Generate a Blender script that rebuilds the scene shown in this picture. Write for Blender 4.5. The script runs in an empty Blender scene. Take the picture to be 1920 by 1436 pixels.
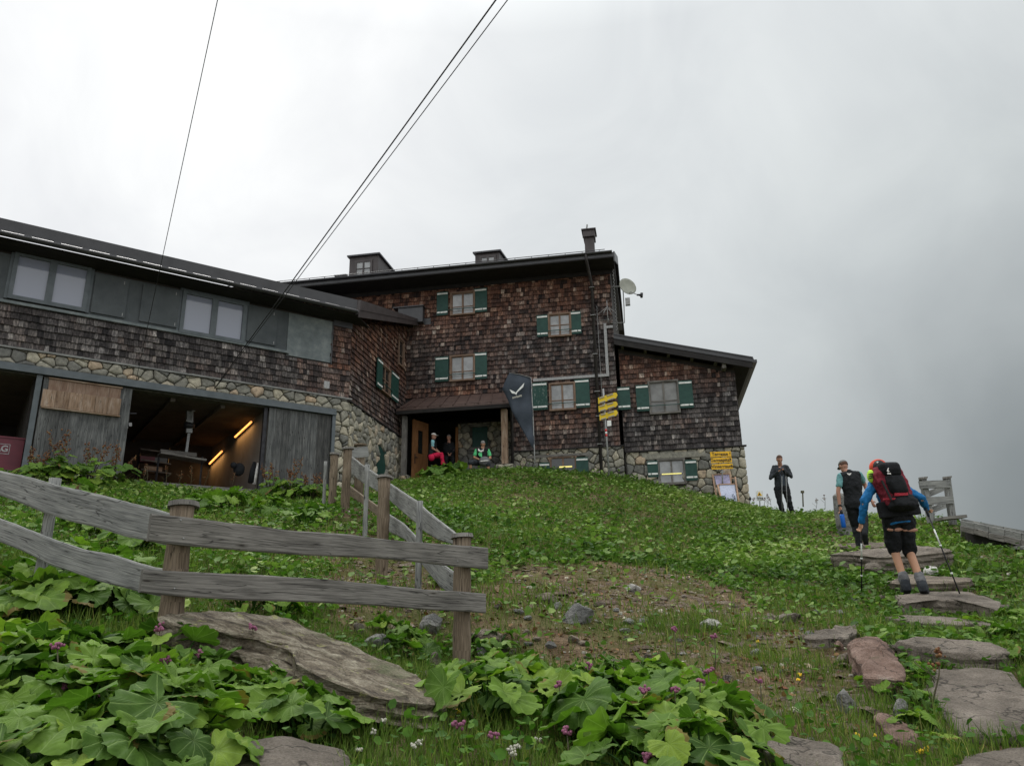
import bpy, bmesh, math, random
import numpy as np
from mathutils import Vector, Matrix, noise
random.seed(7); rng = np.random.default_rng(7)
SC = bpy.context.scene
COL = SC.collection
rad = math.radians
# ---------------------------------------------------------------- camera
FPX = 1450.0; PITCH = rad(17.1); ROLL = rad(1.07); EYE = Vector((0, 0, 1.6))
FW = Vector((0, math.cos(PITCH), math.sin(PITCH))); R0 = Vector((1, 0, 0)); U0 = Vector((0, -math.sin(PITCH), math.cos(PITCH)))
RT = R0 * math.cos(ROLL) - U0 * math.sin(ROLL); UP = U0 * math.cos(ROLL) + R0 * math.sin(ROLL)
cd = bpy.data.cameras.new('camera'); cam = bpy.data.objects.new('camera', cd); COL.objects.link(cam)
cd.sensor_width = 36; cd.lens = FPX / 1920 * 36; cd.clip_start = .05; cd.clip_end = 20000
m = Matrix((RT, UP, -FW)).transposed().to_4x4(); m.translation = EYE; cam.matrix_world = m
SC.camera = cam
SC.render.resolution_x = 1024; SC.render.resolution_y = 765
# ---------------------------------------------------------------- world, sun, exposure
SC.view_settings.view_transform = 'Standard'; SC.view_settings.look = 'None'
SC.view_settings.exposure = .1; SC.view_settings.gamma = 1
def nd(nt, t, ins=None, **pr):
    n = nt.nodes.new(t)
    for k, v in pr.items(): setattr(n, k, v)
    for k, v in (ins or {}).items():
        s = n.inputs[k]
        if isinstance(v, bpy.types.NodeSocket): nt.links.new(v, s)
        else: s.default_value = v
    return n
def mth(nt, op, a, b=0.0, c=None):
    ins = {0: a, 1: b}
    if c is not None: ins[2] = c
    return nd(nt, 'ShaderNodeMath', ins, operation=op).outputs[0]
def ramp(nt, fac, stops, interp='LINEAR'):
    n = nd(nt, 'ShaderNodeValToRGB', {'Fac': fac}); cr = n.color_ramp; cr.interpolation = interp
    while len(cr.elements) > 1: cr.elements.remove(cr.elements[0])
    cr.elements[0].position = stops[0][0]; cr.elements[0].color = (*stops[0][1], 1)
    for p, c in stops[1:]:
        e = cr.elements.new(p); e.color = (*c, 1)
    return n.outputs[0]
def mix(nt, f, a, b, bt='MIX'):
    n = nt.nodes.new('ShaderNodeMix'); n.data_type = 'RGBA'; n.blend_type = bt
    for s, v in ((n.inputs[0], f), (n.inputs[6], a), (n.inputs[7], b)):
        if isinstance(v, bpy.types.NodeSocket): nt.links.new(v, s)
        elif isinstance(v, (int, float)): s.default_value = v
        else: s.default_value = (*v[:3], 1)
    return n.outputs[2]
W = bpy.data.worlds.new('World'); SC.world = W; W.use_nodes = True
nt = W.node_tree; nt.nodes.clear()
SUN_EL, SUN_AZ = rad(52), rad(-28)
sky = nd(nt, 'ShaderNodeTexSky', sky_type='NISHITA', sun_disc=False, sun_elevation=SUN_EL, sun_rotation=SUN_AZ)
tc = nd(nt, 'ShaderNodeTexCoord')
def dirdot(u, v):
    d = (FW * FPX + RT * (u - 960) + UP * (718 - v)).normalized()
    return nd(nt, 'ShaderNodeVectorMath', {0: tc.outputs['Generated'], 1: d}, operation='DOT_PRODUCT').outputs['Value']
nz = nd(nt, 'ShaderNodeTexNoise', {'Vector': tc.outputs['Generated'], 'Scale': 2.6, 'Detail': 5.0, 'Roughness': .5})
wob = mth(nt, 'MULTIPLY', mth(nt, 'SUBTRACT', nz.outputs['Fac'], .5), .28)
dk = mth(nt, 'ADD', mth(nt, 'ARCCOSINE', dirdot(1990, 1020)), wob)
c1 = ramp(nt, mth(nt, 'DIVIDE', dk, 1.3), [(0, (.20, .22, .23)), (.07, (.26, .285, .29)), (.155, (.39, .42, .425)), (.27, (.575, .61, .615)), (.42, (.715, .745, .75)), (.75, (.79, .812, .825)), (1, (.81, .83, .845))])
br = mth(nt, 'ADD', mth(nt, 'ARCCOSINE', dirdot(330, 190)), mth(nt, 'MULTIPLY', wob, 1.2))
c2 = ramp(nt, mth(nt, 'DIVIDE', br, .5), [(0, (.20, .19, .17)), (.4, (.10, .09, .085)), (1, (0, 0, 0))], 'EASE')
cl = mix(nt, 1.0, c1, c2, 'ADD')
nw = nd(nt, 'ShaderNodeTexNoise', {'Vector': tc.outputs['Generated'], 'Scale': 4.2, 'Detail': 7.0, 'Roughness': .55, 'Distortion': .8}).outputs['Fac']
cl = mix(nt, 1.0, cl, ramp(nt, nw, [(.3, (.91, .915, .925)), (.7, (1.05, 1.05, 1.045))]), 'MULTIPLY')
dim = nd(nt, 'ShaderNodeVectorMath', {0: sky.outputs[0], 1: (.1, .1, .1)}, operation='MULTIPLY').outputs[0]
elv = nd(nt, 'ShaderNodeSeparateXYZ', {0: tc.outputs['Generated']}).outputs[2]
lift = ramp(nt, elv, [(0, (.9, .9, .9)), (.66, (1, 1, 1)), (.78, (1.6, 1.6, 1.57)), (1, (2.7, 2.7, 2.6))])      # an overcast sky is brightest overhead; boosted above the view to light the ground
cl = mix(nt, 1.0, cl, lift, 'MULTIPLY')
behind = ramp(nt, mth(nt, 'ADD', mth(nt, 'MULTIPLY', nd(nt, 'ShaderNodeSeparateXYZ', {0: tc.outputs['Generated']}).outputs[1], -.5), .5), [(.45, (1, 1, 1)), (.75, (1.45, 1.45, 1.43))])      # added sky brightness behind the camera, out of view, to lift the ground
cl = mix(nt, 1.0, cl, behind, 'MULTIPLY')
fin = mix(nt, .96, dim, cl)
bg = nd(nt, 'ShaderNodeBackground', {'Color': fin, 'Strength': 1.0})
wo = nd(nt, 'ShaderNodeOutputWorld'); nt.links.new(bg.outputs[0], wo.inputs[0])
ld = bpy.data.lights.new('sun', 'SUN'); ld.energy = 1.5; ld.angle = rad(22); ld.color = (1, .97, .92)
so = bpy.data.objects.new('sun', ld); COL.objects.link(so)
so.rotation_euler = (rad(90) - SUN_EL, 0, -(SUN_AZ + math.pi)) ; so.rotation_euler = Vector((math.sin(SUN_AZ)*math.cos(SUN_EL), math.cos(SUN_AZ)*math.cos(SUN_EL), math.sin(SUN_EL))).to_track_quat('Z', 'Y').to_euler()
so.location = (0, 0, 60)
SC.cycles.max_bounces = 6; SC.cycles.diffuse_bounces = 3; SC.cycles.transparent_max_bounces = 6
SC.cycles.use_denoising = True; SC.cycles.volume_bounces = 2
HAZE = .0007
# ---------------------------------------------------------------- rays from the picture to places in the world
def ray(u, v): return FW * FPX + RT * (u - 960) + UP * (718 - v)
def P(u, v, Y):
    d = ray(u, v); return EYE + d * (Y / d.y)
def proj(p):
    q = p - EYE; z = q.dot(FW)
    if z < .1: return (-9999, -9999)
    return (960 + FPX * q.dot(RT) / z, 718 - FPX * q.dot(UP) / z)
class Wall:
    def __init__(s, O, a, n=None):
        s.O = Vector((O[0], O[1], 0)); s.d = Vector((math.sin(rad(a)), math.cos(rad(a)), 0)); s.a = a
        s.n = n or Vector((math.sin(rad(a + 90)), math.cos(rad(a + 90)), 0))
    def hit(s, u, v, o=0.0):
        d = ray(u, v); O = s.O + s.n * o; t = (O - EYE).dot(s.n) / d.dot(s.n); X = EYE + d * t
        return (X - O).dot(s.d), X.z
    def pt(s, a, z, o=0.0):
        q = s.O + s.d * a + s.n * o; return Vector((q.x, q.y, z))
    def rect(s, u0, v0, u1, v1, o=0.0):
        um, vm = (u0 + u1) / 2, (v0 + v1) / 2
        return s.hit(u0, vm, o)[0], s.hit(u1, vm, o)[0], s.hit(um, v1, o)[1], s.hit(um, v0, o)[1]
MF = Wall(P(950, 870, 27), 100)                       # front of the main house
IC = MF.pt(MF.hit(757, 825)[0], 0)                    # inner corner with the wing
SF = Wall(IC, 10, Vector((math.cos(rad(10)), -math.sin(rad(10)), 0)))   # side face of the wing
CO = SF.pt(-5.38, 0)
WF = Wall(CO, 54.7)                                   # long front of the wing
# ---------------------------------------------------------------- mesh building
def V(x): return Vector(x)
class MB:
    def __init__(s): s.v = []; s.f = []; s.uv = []; s.t = []; s.w = []; s.m = []; s.sm = []
    def add(s, vs, fs, uvs=None, t=0.0, w=0.0, mi=0, smooth=False):
        b = len(s.v); s.v += [tuple(x) for x in vs]
        for i, f in enumerate(fs):
            s.f.append([b + k for k in f]); s.uv.append(uvs[i] if uvs else None); s.t.append(t); s.w.append(w); s.m.append(mi); s.sm.append(smooth)
    def hexa(s, c, t=0.0, w=0.0, mi=0, ulen=None, skip=()):
        # c: 8 corners: 0-3 back face ring, 4-7 front face ring; long axis 0->1
        fs = [(0, 3, 2, 1), (4, 5, 6, 7), (0, 1, 5, 4), (2, 3, 7, 6), (1, 2, 6, 5), (3, 0, 4, 7)]
        c = [V(x) for x in c]; L = (c[1] - c[0]).length; H = (c[3] - c[0]).length; D = (c[4] - c[0]).length
        o = random.random() * 50
        if H > L and ulen is None:
            q = lambda a, b: (b + o, a + o * .37)
        else:
            q = lambda a, b: (a + o, b + o * .37)
        uv = [[q(0, 0), q(0, H), q(L, H), q(L, 0)], [q(0, 0), q(L, 0), q(L, H), q(0, H)], [q(0, 0), q(L, 0), q(L, D), q(0, D)],
              [q(L, 0), q(0, 0), q(0, D), q(L, D)], [q(0, 0), q(0, H), q(D, H), q(D, 0)], [q(0, H), q(0, 0), q(D, 0), q(D, H)]]
        ks = [i for i in range(6) if i not in skip]
        s.add(c, [fs[i] for i in ks], [uv[i] for i in ks], t, w, mi)
    def wbox(s, W_, s0, s1, z0, z1, o0, o1, t=0.0, mi=0, w=0.0, dz=0.0):
        p = W_.pt
        s.hexa([p(s0, z0, o0), p(s1, z0 + dz, o0), p(s1, z1 + dz, o0), p(s0, z1, o0), p(s0, z0, o1), p(s1, z0 + dz, o1), p(s1, z1 + dz, o1), p(s0, z1, o1)], t, w, mi)
    def bar(s, a, b, wd, ht, up=Vector((0, 0, 1)), t=0.0, mi=0):
        a, b = V(a), V(b); d = (b - a).normalized(); sd = d.cross(up)
        if sd.length < 1e-4: sd = d.cross(Vector((1, 0, 0)))
        sd = sd.normalized() * wd / 2; u = sd.cross(d).normalized() * ht / 2
        s.hexa([a - sd - u, b - sd - u, b - sd + u, a - sd + u, a + sd - u, b + sd - u, b + sd + u, a + sd + u], t, 0, mi, ulen=1)
    def tube(s, pts, rs, n=8, t=0.0, mi=0, caps=True, wob=0.0, smooth=True):
        pts = [V(p) for p in pts]
        if not isinstance(rs, (list, tuple)): rs = [rs] * len(pts)
        vs = []; L = 0; Ls = []; o = random.random() * 40; nrm = None
        for i, p in enumerate(pts):
            d = (pts[min(i + 1, len(pts) - 1)] - pts[max(i - 1, 0)]).normalized()
            if nrm is None: nrm = d.orthogonal().normalized()
            nrm = (nrm - d * nrm.dot(d)).normalized(); b = d.cross(nrm)
            if i: L += (p - pts[i - 1]).length
            Ls.append(L)
            for k in range(n):
                a = 2 * math.pi * k / n; r = rs[i] * (1 + wob * (noise.noise(V((math.cos(a) * 1.5 + o, math.sin(a) * 1.5, L * 3)))))
                vs.append(p + nrm * math.cos(a) * r + b * math.sin(a) * r)
        fs = []; uv = []
        for i in range(len(pts) - 1):
            for k in range(n):
                k2 = (k + 1) % n; fs.append((i * n + k, i * n + k2, (i + 1) * n + k2, (i + 1) * n + k)); c = 6.28 * rs[i] / n
                uv.append([(Ls[i] + o, k * c), (Ls[i] + o, (k + 1) * c), (Ls[i + 1] + o, (k + 1) * c), (Ls[i + 1] + o, k * c)])
        if caps:
            fs.append(tuple(range(n))[::-1]); uv.append([(math.cos(k) * .02, math.sin(k) * .02) for k in range(n)])
            e = (len(pts) - 1) * n; fs.append(tuple(range(e, e + n))); uv.append([(math.cos(k) * .02, math.sin(k) * .02) for k in range(n)])
        s.add(vs, fs, uv, t, 0, mi, smooth)
    def poly(s, pts, th, nrm, t=0.0, mi=0):      # prism from an outline
        n = len(pts); nrm = V(nrm).normalized() * th; pts = [V(p) for p in pts]
        vs = pts + [p + nrm for p in pts]
        fs = [tuple(range(n))[::-1], tuple(range(n, 2 * n))] + [(i, (i + 1) % n, n + (i + 1) % n, n + i) for i in range(n)]
        o = pts[0]; ax = (pts[1] - pts[0]).normalized(); ay = nrm.normalized().cross(ax)
        uu = lambda p: ((p - o).dot(ax), (p - o).dot(ay))
        s.add(vs, fs, [[uu(vs[k]) for k in f] for f in fs], t, 0, mi)
    def ball(s, c, r, n=10, k=6, ax=None, t=0.0, mi=0, f=None):
        c = V(c); r = r if isinstance(r, (tuple, list)) else (r, r, r)
        ax = ax or (Vector((1, 0, 0)), Vector((0, 1, 0)), Vector((0, 0, 1)))
        vs = []; fs = []
        for i in range(k + 1):
            th = math.pi * i / k
            for j in range(n):
                ph = 2 * math.pi * j / n
                q = Vector((math.sin(th) * math.cos(ph), math.sin(th) * math.sin(ph), math.cos(th)))
                if f: q = f(q)
                vs.append(c + ax[0] * q.x * r[0] + ax[1] * q.y * r[1] + ax[2] * q.z * r[2])
        for i in range(k):
            for j in range(n):
                j2 = (j + 1) % n; fs.append((i * n + j, (i + 1) * n + j, (i + 1) * n + j2, i * n + j2))
        s.add(vs, fs, None, t, 0, mi, True)
def wloc(o):
    v = Vector((0, 0, 0))
    while o is not None: v += o.location; o = o.parent
    return v
def tag(o, label=None, cat=None, group=None, kind=None):
    if label: o['label'] = label
    if cat: o['category'] = cat
    if group: o['group'] = group
    if kind: o['kind'] = kind
    return o
def build(name, mb, mats, parent=None, smooth=False):
    if not isinstance(mats, (list, tuple)): mats = [mats]
    me = bpy.data.meshes.new(name)
    off = wloc(parent) if parent else Vector((0, 0, 0))
    vs = mb.v; loc = Vector((0, 0, 0))
    if not parent and vs:
        a = np.array(vs); loc = Vector(((a[:, 0].min() + a[:, 0].max()) / 2, (a[:, 1].min() + a[:, 1].max()) / 2, a[:, 2].min())); off = loc
    me.from_pydata([(x[0] - off.x, x[1] - off.y, x[2] - off.z) for x in vs], [], mb.f)
    if any(u is not None for u in mb.uv):
        l = me.uv_layers.new(name='UVMap'); buf = []
        for u, f in zip(mb.uv, mb.f): 
            for k in range(len(f)): buf += list(u[k]) if u else [0, 0]
        l.data.foreach_set('uv', buf)
    for nm, arr in (('tint', mb.t), ('wx', mb.w)):
        at = me.attributes.new(nm, 'FLOAT', 'FACE'); at.data.foreach_set('value', arr)
    me.polygons.foreach_set('material_index', mb.m)
    me.polygons.foreach_set('use_smooth', [bool(x or smooth) for x in mb.sm])
    for mt in mats: me.materials.append(mt)
    me.update()
    o = bpy.data.objects.new(name, me); COL.objects.link(o); o.location = loc
    if parent: o.parent = parent; o.location = (0, 0, 0)
    return o
def thing(name, label, cat, loc, group=None):
    o = bpy.data.objects.new(name, None); COL.objects.link(o); o.location = loc; o.empty_display_size = .2
    return tag(o, label, cat, group)
# ---------------------------------------------------------------- materials
MT = {}
def mk(name, base=(.5, .5, .5), rough=.8, metal=0.0, spec=.3):
    m = bpy.data.materials.new(name); m.use_nodes = True; nt = m.node_tree; b = nt.nodes['Principled BSDF']
    b.inputs['Base Color'].default_value = (*base, 1); b.inputs['Roughness'].default_value = rough
    b.inputs['Metallic'].default_value = metal; b.inputs['Specular IOR Level'].default_value = spec
    MT[name] = m; return m, nt, b
def link(nt, a, b): nt.links.new(a, b)
def noi(nt, vec, scale, det=3.0, rg=.55):
    return nd(nt, 'ShaderNodeTexNoise', {'Vector': vec, 'Scale': scale, 'Detail': det, 'Roughness': rg}).outputs['Fac']
def pos(nt, sc=(1, 1, 1)):
    g = nd(nt, 'ShaderNodeNewGeometry').outputs['Position']
    return nd(nt, 'ShaderNodeVectorMath', {0: g, 1: sc}, operation='MULTIPLY').outputs[0]
def att(nt, n): return nd(nt, 'ShaderNodeAttribute', attribute_name=n).outputs['Fac']
def bump(nt, b, h, st=.5, dist=.02):
    n = nd(nt, 'ShaderNodeBump', {'Height': h, 'Strength': st, 'Distance': dist}); link(nt, n.outputs[0], b.inputs['Normal'])
def mottled(name, c1, c2, scale=6, rough=.8, metal=0.0, bs=.3, dist=.01, spec=.3, det=4.0):
    m, nt, b = mk(name, rough=rough, metal=metal, spec=spec)
    n = noi(nt, pos(nt), scale, det); link(nt, ramp(nt, n, [(.3, c1), (.7, c2)]), b.inputs['Base Color'])
    if bs: bump(nt, b, noi(nt, pos(nt), scale * 3, det), bs, dist)
    return m
def mat_shingle(name, warm):
    m, nt, b = mk(name, rough=.85, spec=.25)
    t = att(nt, 'tint'); w = att(nt, 'wx')
    ca = ramp(nt, t, [(0, (.018, .012, .011)), (.3, (.06, .030, .022)), (.58, (.125, .060, .040)), (.82, (.20, .125, .09)), (1, (.32, .25, .20))])
    cb = ramp(nt, t, [(0, (.014, .013, .014)), (.35, (.040, .036, .036)), (.7, (.095, .088, .086)), (1, (.20, .19, .185))])
    c = mix(nt, w, ca, cb)
    st = noi(nt, pos(nt, (34, 34, 2.2)), 1.0, 4, .6)
    c = mix(nt, 1.0, c, ramp(nt, st, [(.28, (.28, .28, .29)), (.48, (.85, .85, .85)), (.62, (1.7, 1.66, 1.62)), (.75, (3.0, 2.9, 2.8))]), 'MULTIPLY')
    big = noi(nt, pos(nt), .9, 2)
    c = mix(nt, 1.0, c, ramp(nt, big, [(.3, (.75, .75, .78)), (.7, (1.25, 1.2, 1.15))]), 'MULTIPLY')
    link(nt, c, b.inputs['Base Color']); bump(nt, b, st, .5, .006)
    return m
mat_shingle('shingle', 1)
def mat_wood(name, stops, rough=.8, sx=2.2, sy=46, knots=True, bs=.5):
    m, nt, b = mk(name, rough=rough, spec=.2)
    uv = nd(nt, 'ShaderNodeUVMap').outputs[0]
    v1 = nd(nt, 'ShaderNodeVectorMath', {0: uv, 1: (sx, sy, 1)}, operation='MULTIPLY').outputs[0]
    g = nd(nt, 'ShaderNodeTexNoise', {'Vector': v1, 'Scale': 1.6, 'Detail': 5.0, 'Roughness': .65, 'Distortion': .7}).outputs['Fac']
    v2 = nd(nt, 'ShaderNodeVectorMath', {0: uv, 1: (1.5, 3.5, 1)}, operation='MULTIPLY').outputs[0]
    l = nd(nt, 'ShaderNodeTexNoise', {'Vector': v2, 'Scale': 1.7, 'Detail': 4.0}).outputs['Fac']
    f = mth(nt, 'ADD', mth(nt, 'MULTIPLY', g, .62), mth(nt, 'MULTIPLY', l, .38))
    c = ramp(nt, f, stops)
    v4 = nd(nt, 'ShaderNodeVectorMath', {0: uv, 1: (3, 130, 1)}, operation='MULTIPLY').outputs[0]
    fi = nd(nt, 'ShaderNodeTexNoise', {'Vector': v4, 'Scale': 1.0, 'Detail': 2.0}).outputs['Fac']
    c = mix(nt, 1.0, c, ramp(nt, fi, [(.3, (.62, .62, .62)), (.5, (1, 1, 1)), (.7, (1.15, 1.15, 1.15))]), 'MULTIPLY')
    if knots:
        v3 = nd(nt, 'ShaderNodeVectorMath', {0: uv, 1: (2.6, 8, 1)}, operation='MULTIPLY').outputs[0]
        k = nd(nt, 'ShaderNodeTexVoronoi', {'Vector': v3, 'Scale': 1.0}).outputs['Distance']
        c = mix(nt, 1.0, c, ramp(nt, k, [(.0, (.15, .14, .14)), (.07, (.28, .26, .25)), (.09, (.75, .73, .7)), (.15, (1, 1, 1))]), 'MULTIPLY')
        v6 = nd(nt, 'ShaderNodeVectorMath', {0: uv, 1: (.9, 16, 1)}, operation='MULTIPLY').outputs[0]
        ck = nd(nt, 'ShaderNodeTexNoise', {'Vector': v6, 'Scale': 1.1, 'Detail': 3.0, 'Distortion': .6}).outputs['Fac']
        c = mix(nt, 1.0, c, ramp(nt, mth(nt, 'ABSOLUTE', mth(nt, 'SUBTRACT', ck, .56)), [(.0, (.18, .17, .17)), (.006, (.5, .5, .5)), (.014, (1, 1, 1))]), 'MULTIPLY')
    t = att(nt, 'tint'); c = mix(nt, 1.0, c, ramp(nt, t, [(0, (1, 1, 1)), (1, (.45, .43, .42))]), 'MULTIPLY')
    link(nt, c, b.inputs['Base Color']); bump(nt, b, g, bs, .006)
    return m
mat_wood('wood_grey', [(.28, (.055, .056, .056)), (.43, (.16, .162, .158)), (.6, (.255, .255, .243)), (.75, (.37, .36, .335))])
mat_wood('wood_dark', [(.28, (.034, .031, .029)), (.42, (.105, .098, .090)), (.58, (.20, .187, .172)), (.75, (.32, .30, .275))])
mat_wood('wood_post', [(.28, (.055, .040, .028)), (.45, (.13, .098, .068)), (.6, (.21, .165, .12)), (.75, (.27, .23, .18))])
mat_wood('wood_plank', [(.26, (.025, .026, .028)), (.45, (.075, .078, .078)), (.6, (.135, .138, .135)), (.78, (.23, .23, .22))], sx=.8, sy=14)
mat_wood('wood_tan', [(.28, (.14, .085, .05)), (.5, (.26, .18, .125)), (.72, (.40, .33, .27))], sx=1.2, sy=7)
mat_wood('wood_door', [(.28, (.13, .055, .02)), (.5, (.24, .11, .045)), (.72, (.33, .17, .075))], knots=False, bs=.2)
mat_wood('wood_frame', [(.28, (.10, .055, .035)), (.5, (.19, .125, .09)), (.72, (.30, .24, .19))], knots=False, bs=.2)
mat_wood('wood_chair', [(.28, (.28, .16, .10)), (.5, (.42, .27, .19)), (.72, (.52, .37, .27))], knots=False, bs=.1)
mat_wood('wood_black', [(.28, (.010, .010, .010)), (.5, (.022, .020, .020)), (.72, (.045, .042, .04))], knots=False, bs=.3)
# masonry
m, nt, b = mk('stone', rough=.88, spec=.25)
c = ramp(nt, att(nt, 'tint'), [(0, (.14, .14, .13)), (.3, (.235, .225, .19)), (.6, (.33, .31, .25)), (.85, (.41, .37, .285)), (1, (.40, .30, .21))])
c = mix(nt, 1.0, c, ramp(nt, noi(nt, pos(nt), 9, 6, .65), [(.3, (.55, .55, .56)), (.55, (1, 1, 1)), (.75, (1.3, 1.3, 1.25))]), 'MULTIPLY')
c = mix(nt, 1.0, c, ramp(nt, noi(nt, pos(nt), 60, 2), [(.35, (.8, .8, .8)), (.65, (1.15, 1.15, 1.15))]), 'MULTIPLY')
link(nt, c, b.inputs['Base Color']); bump(nt, b, noi(nt, pos(nt), 14, 6, .7), .7, .03)
mottled('mortar', (.045, .043, .038), (.11, .105, .09), 12, .95, bs=.6)
def mat_rock(name, cols, lichen=None, zs=7, spk=True):
    m, nt, b = mk(name, rough=.86, spec=.3)
    n1 = noi(nt, pos(nt, (1, 1, zs)), 2.2, 8, .65); n2 = noi(nt, pos(nt), 5, 6, .6)
    f = mth(nt, 'ADD', mth(nt, 'MULTIPLY', n1, .5), mth(nt, 'MULTIPLY', n2, .5))
    k = len(cols); c = ramp(nt, f, [(.34 + .32 * i / (k - 1), cc) for i, cc in enumerate(cols)])
    if spk: c = mix(nt, 1.0, c, ramp(nt, noi(nt, pos(nt), 85, 3, .7), [(.32, (.6, .6, .6)), (.52, (1, 1, 1)), (.7, (1.35, 1.35, 1.35))]), 'MULTIPLY')
    vd = nd(nt, 'ShaderNodeVectorMath', {0: pos(nt), 1: nd(nt, 'ShaderNodeTexNoise', {'Vector': pos(nt), 'Scale': 3.0, 'Detail': 3.0}).outputs['Color']}, operation='ADD').outputs[0]
    ce = nd(nt, 'ShaderNodeTexVoronoi', {'Vector': vd, 'Scale': 1.7}, feature='DISTANCE_TO_EDGE').outputs['Distance']
    ckr = ramp(nt, ce, [(0, (.25, .24, .23)), (.012, (.6, .6, .6)), (.022, (1, 1, 1))]); c = mix(nt, 1.0, c, ckr, 'MULTIPLY')
    if lichen:
        lf = ramp(nt, noi(nt, pos(nt), 7, 6, .7), [(.59, (0, 0, 0)), (.66, (.8, .8, .8))]); c = mix(nt, lf, c, lichen)
    link(nt, c, b.inputs['Base Color'])
    c = mix(nt, ramp(nt, noi(nt, pos(nt), 4.5, 7, .7), [(.60, (0, 0, 0)), (.70, (.6, .6, .6))]), c, (.075, .085, .045)); link(nt, c, b.inputs['Base Color'])
    h = mth(nt, 'ADD', mth(nt, 'MULTIPLY', noi(nt, pos(nt), 16, 8, .75), .9), n1); bump(nt, b, h, 1.0, .06)
    return m
mat_rock('rock_slab', [(.085, .070, .056), (.15, .126, .103), (.21, .178, .147), (.29, .25, .21)], zs=3)
mat_rock('rock_grey', [(.07, .072, .07), (.15, .15, .145), (.24, .235, .22), (.34, .33, .31)], zs=3)
mat_rock('rock_brown', [(.045, .034, .028), (.12, .095, .075), (.22, .18, .14), (.30, .26, .20)], zs=10)
mat_rock('rock_red', [(.07, .046, .037), (.17, .105, .080), (.26, .175, .14), (.35, .28, .235)], zs=5)
m, nt, b = mk('rock_lichen', rough=.86, spec=.25)
gq = nd(nt, 'ShaderNodeNewGeometry').outputs['Position']; vr = nd(nt, 'ShaderNodeVectorRotate', {'Vector': gq, 'Angle': rad(28)}, rotation_type='Z_AXIS').outputs[0]
v5 = nd(nt, 'ShaderNodeVectorMath', {0: vr, 1: (1.2, 9, 16)}, operation='MULTIPLY').outputs[0]
g5 = nd(nt, 'ShaderNodeTexNoise', {'Vector': v5, 'Scale': 1.3, 'Detail': 9.0, 'Roughness': .68, 'Distortion': .5}).outputs['Fac']
c = ramp(nt, g5, [(.33, (.035, .028, .022)), (.45, (.115, .093, .066)), (.55, (.20, .172, .128)), (.68, (.33, .30, .23))])
c = mix(nt, ramp(nt, noi(nt, pos(nt), 3.2, 7, .65), [(.55, (0, 0, 0)), (.66, (.75, .75, .75))]), c, (.13, .14, .075))
c = mix(nt, ramp(nt, noi(nt, pos(nt), 8, 7, .72), [(.60, (0, 0, 0)), (.65, (.85, .85, .85))]), c, (.28, .28, .10))
c = mix(nt, 1.0, c, ramp(nt, noi(nt, pos(nt), 70, 3, .7), [(.32, (.6, .6, .6)), (.52, (1, 1, 1)), (.7, (1.3, 1.3, 1.3))]), 'MULTIPLY')
link(nt, c, b.inputs['Base Color']); bump(nt, b, mth(nt, 'ADD', g5, mth(nt, 'MULTIPLY', noi(nt, pos(nt), 30, 6, .7), .4)), 1.0, .05)
mat_rock('shard', [(.055, .036, .025), (.12, .085, .06), (.20, .155, .115), (.30, .25, .20)], zs=1)
mat_rock('rock_white', [(.35, .33, .30), (.5, .48, .45), (.6, .58, .55)], zs=1)
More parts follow.
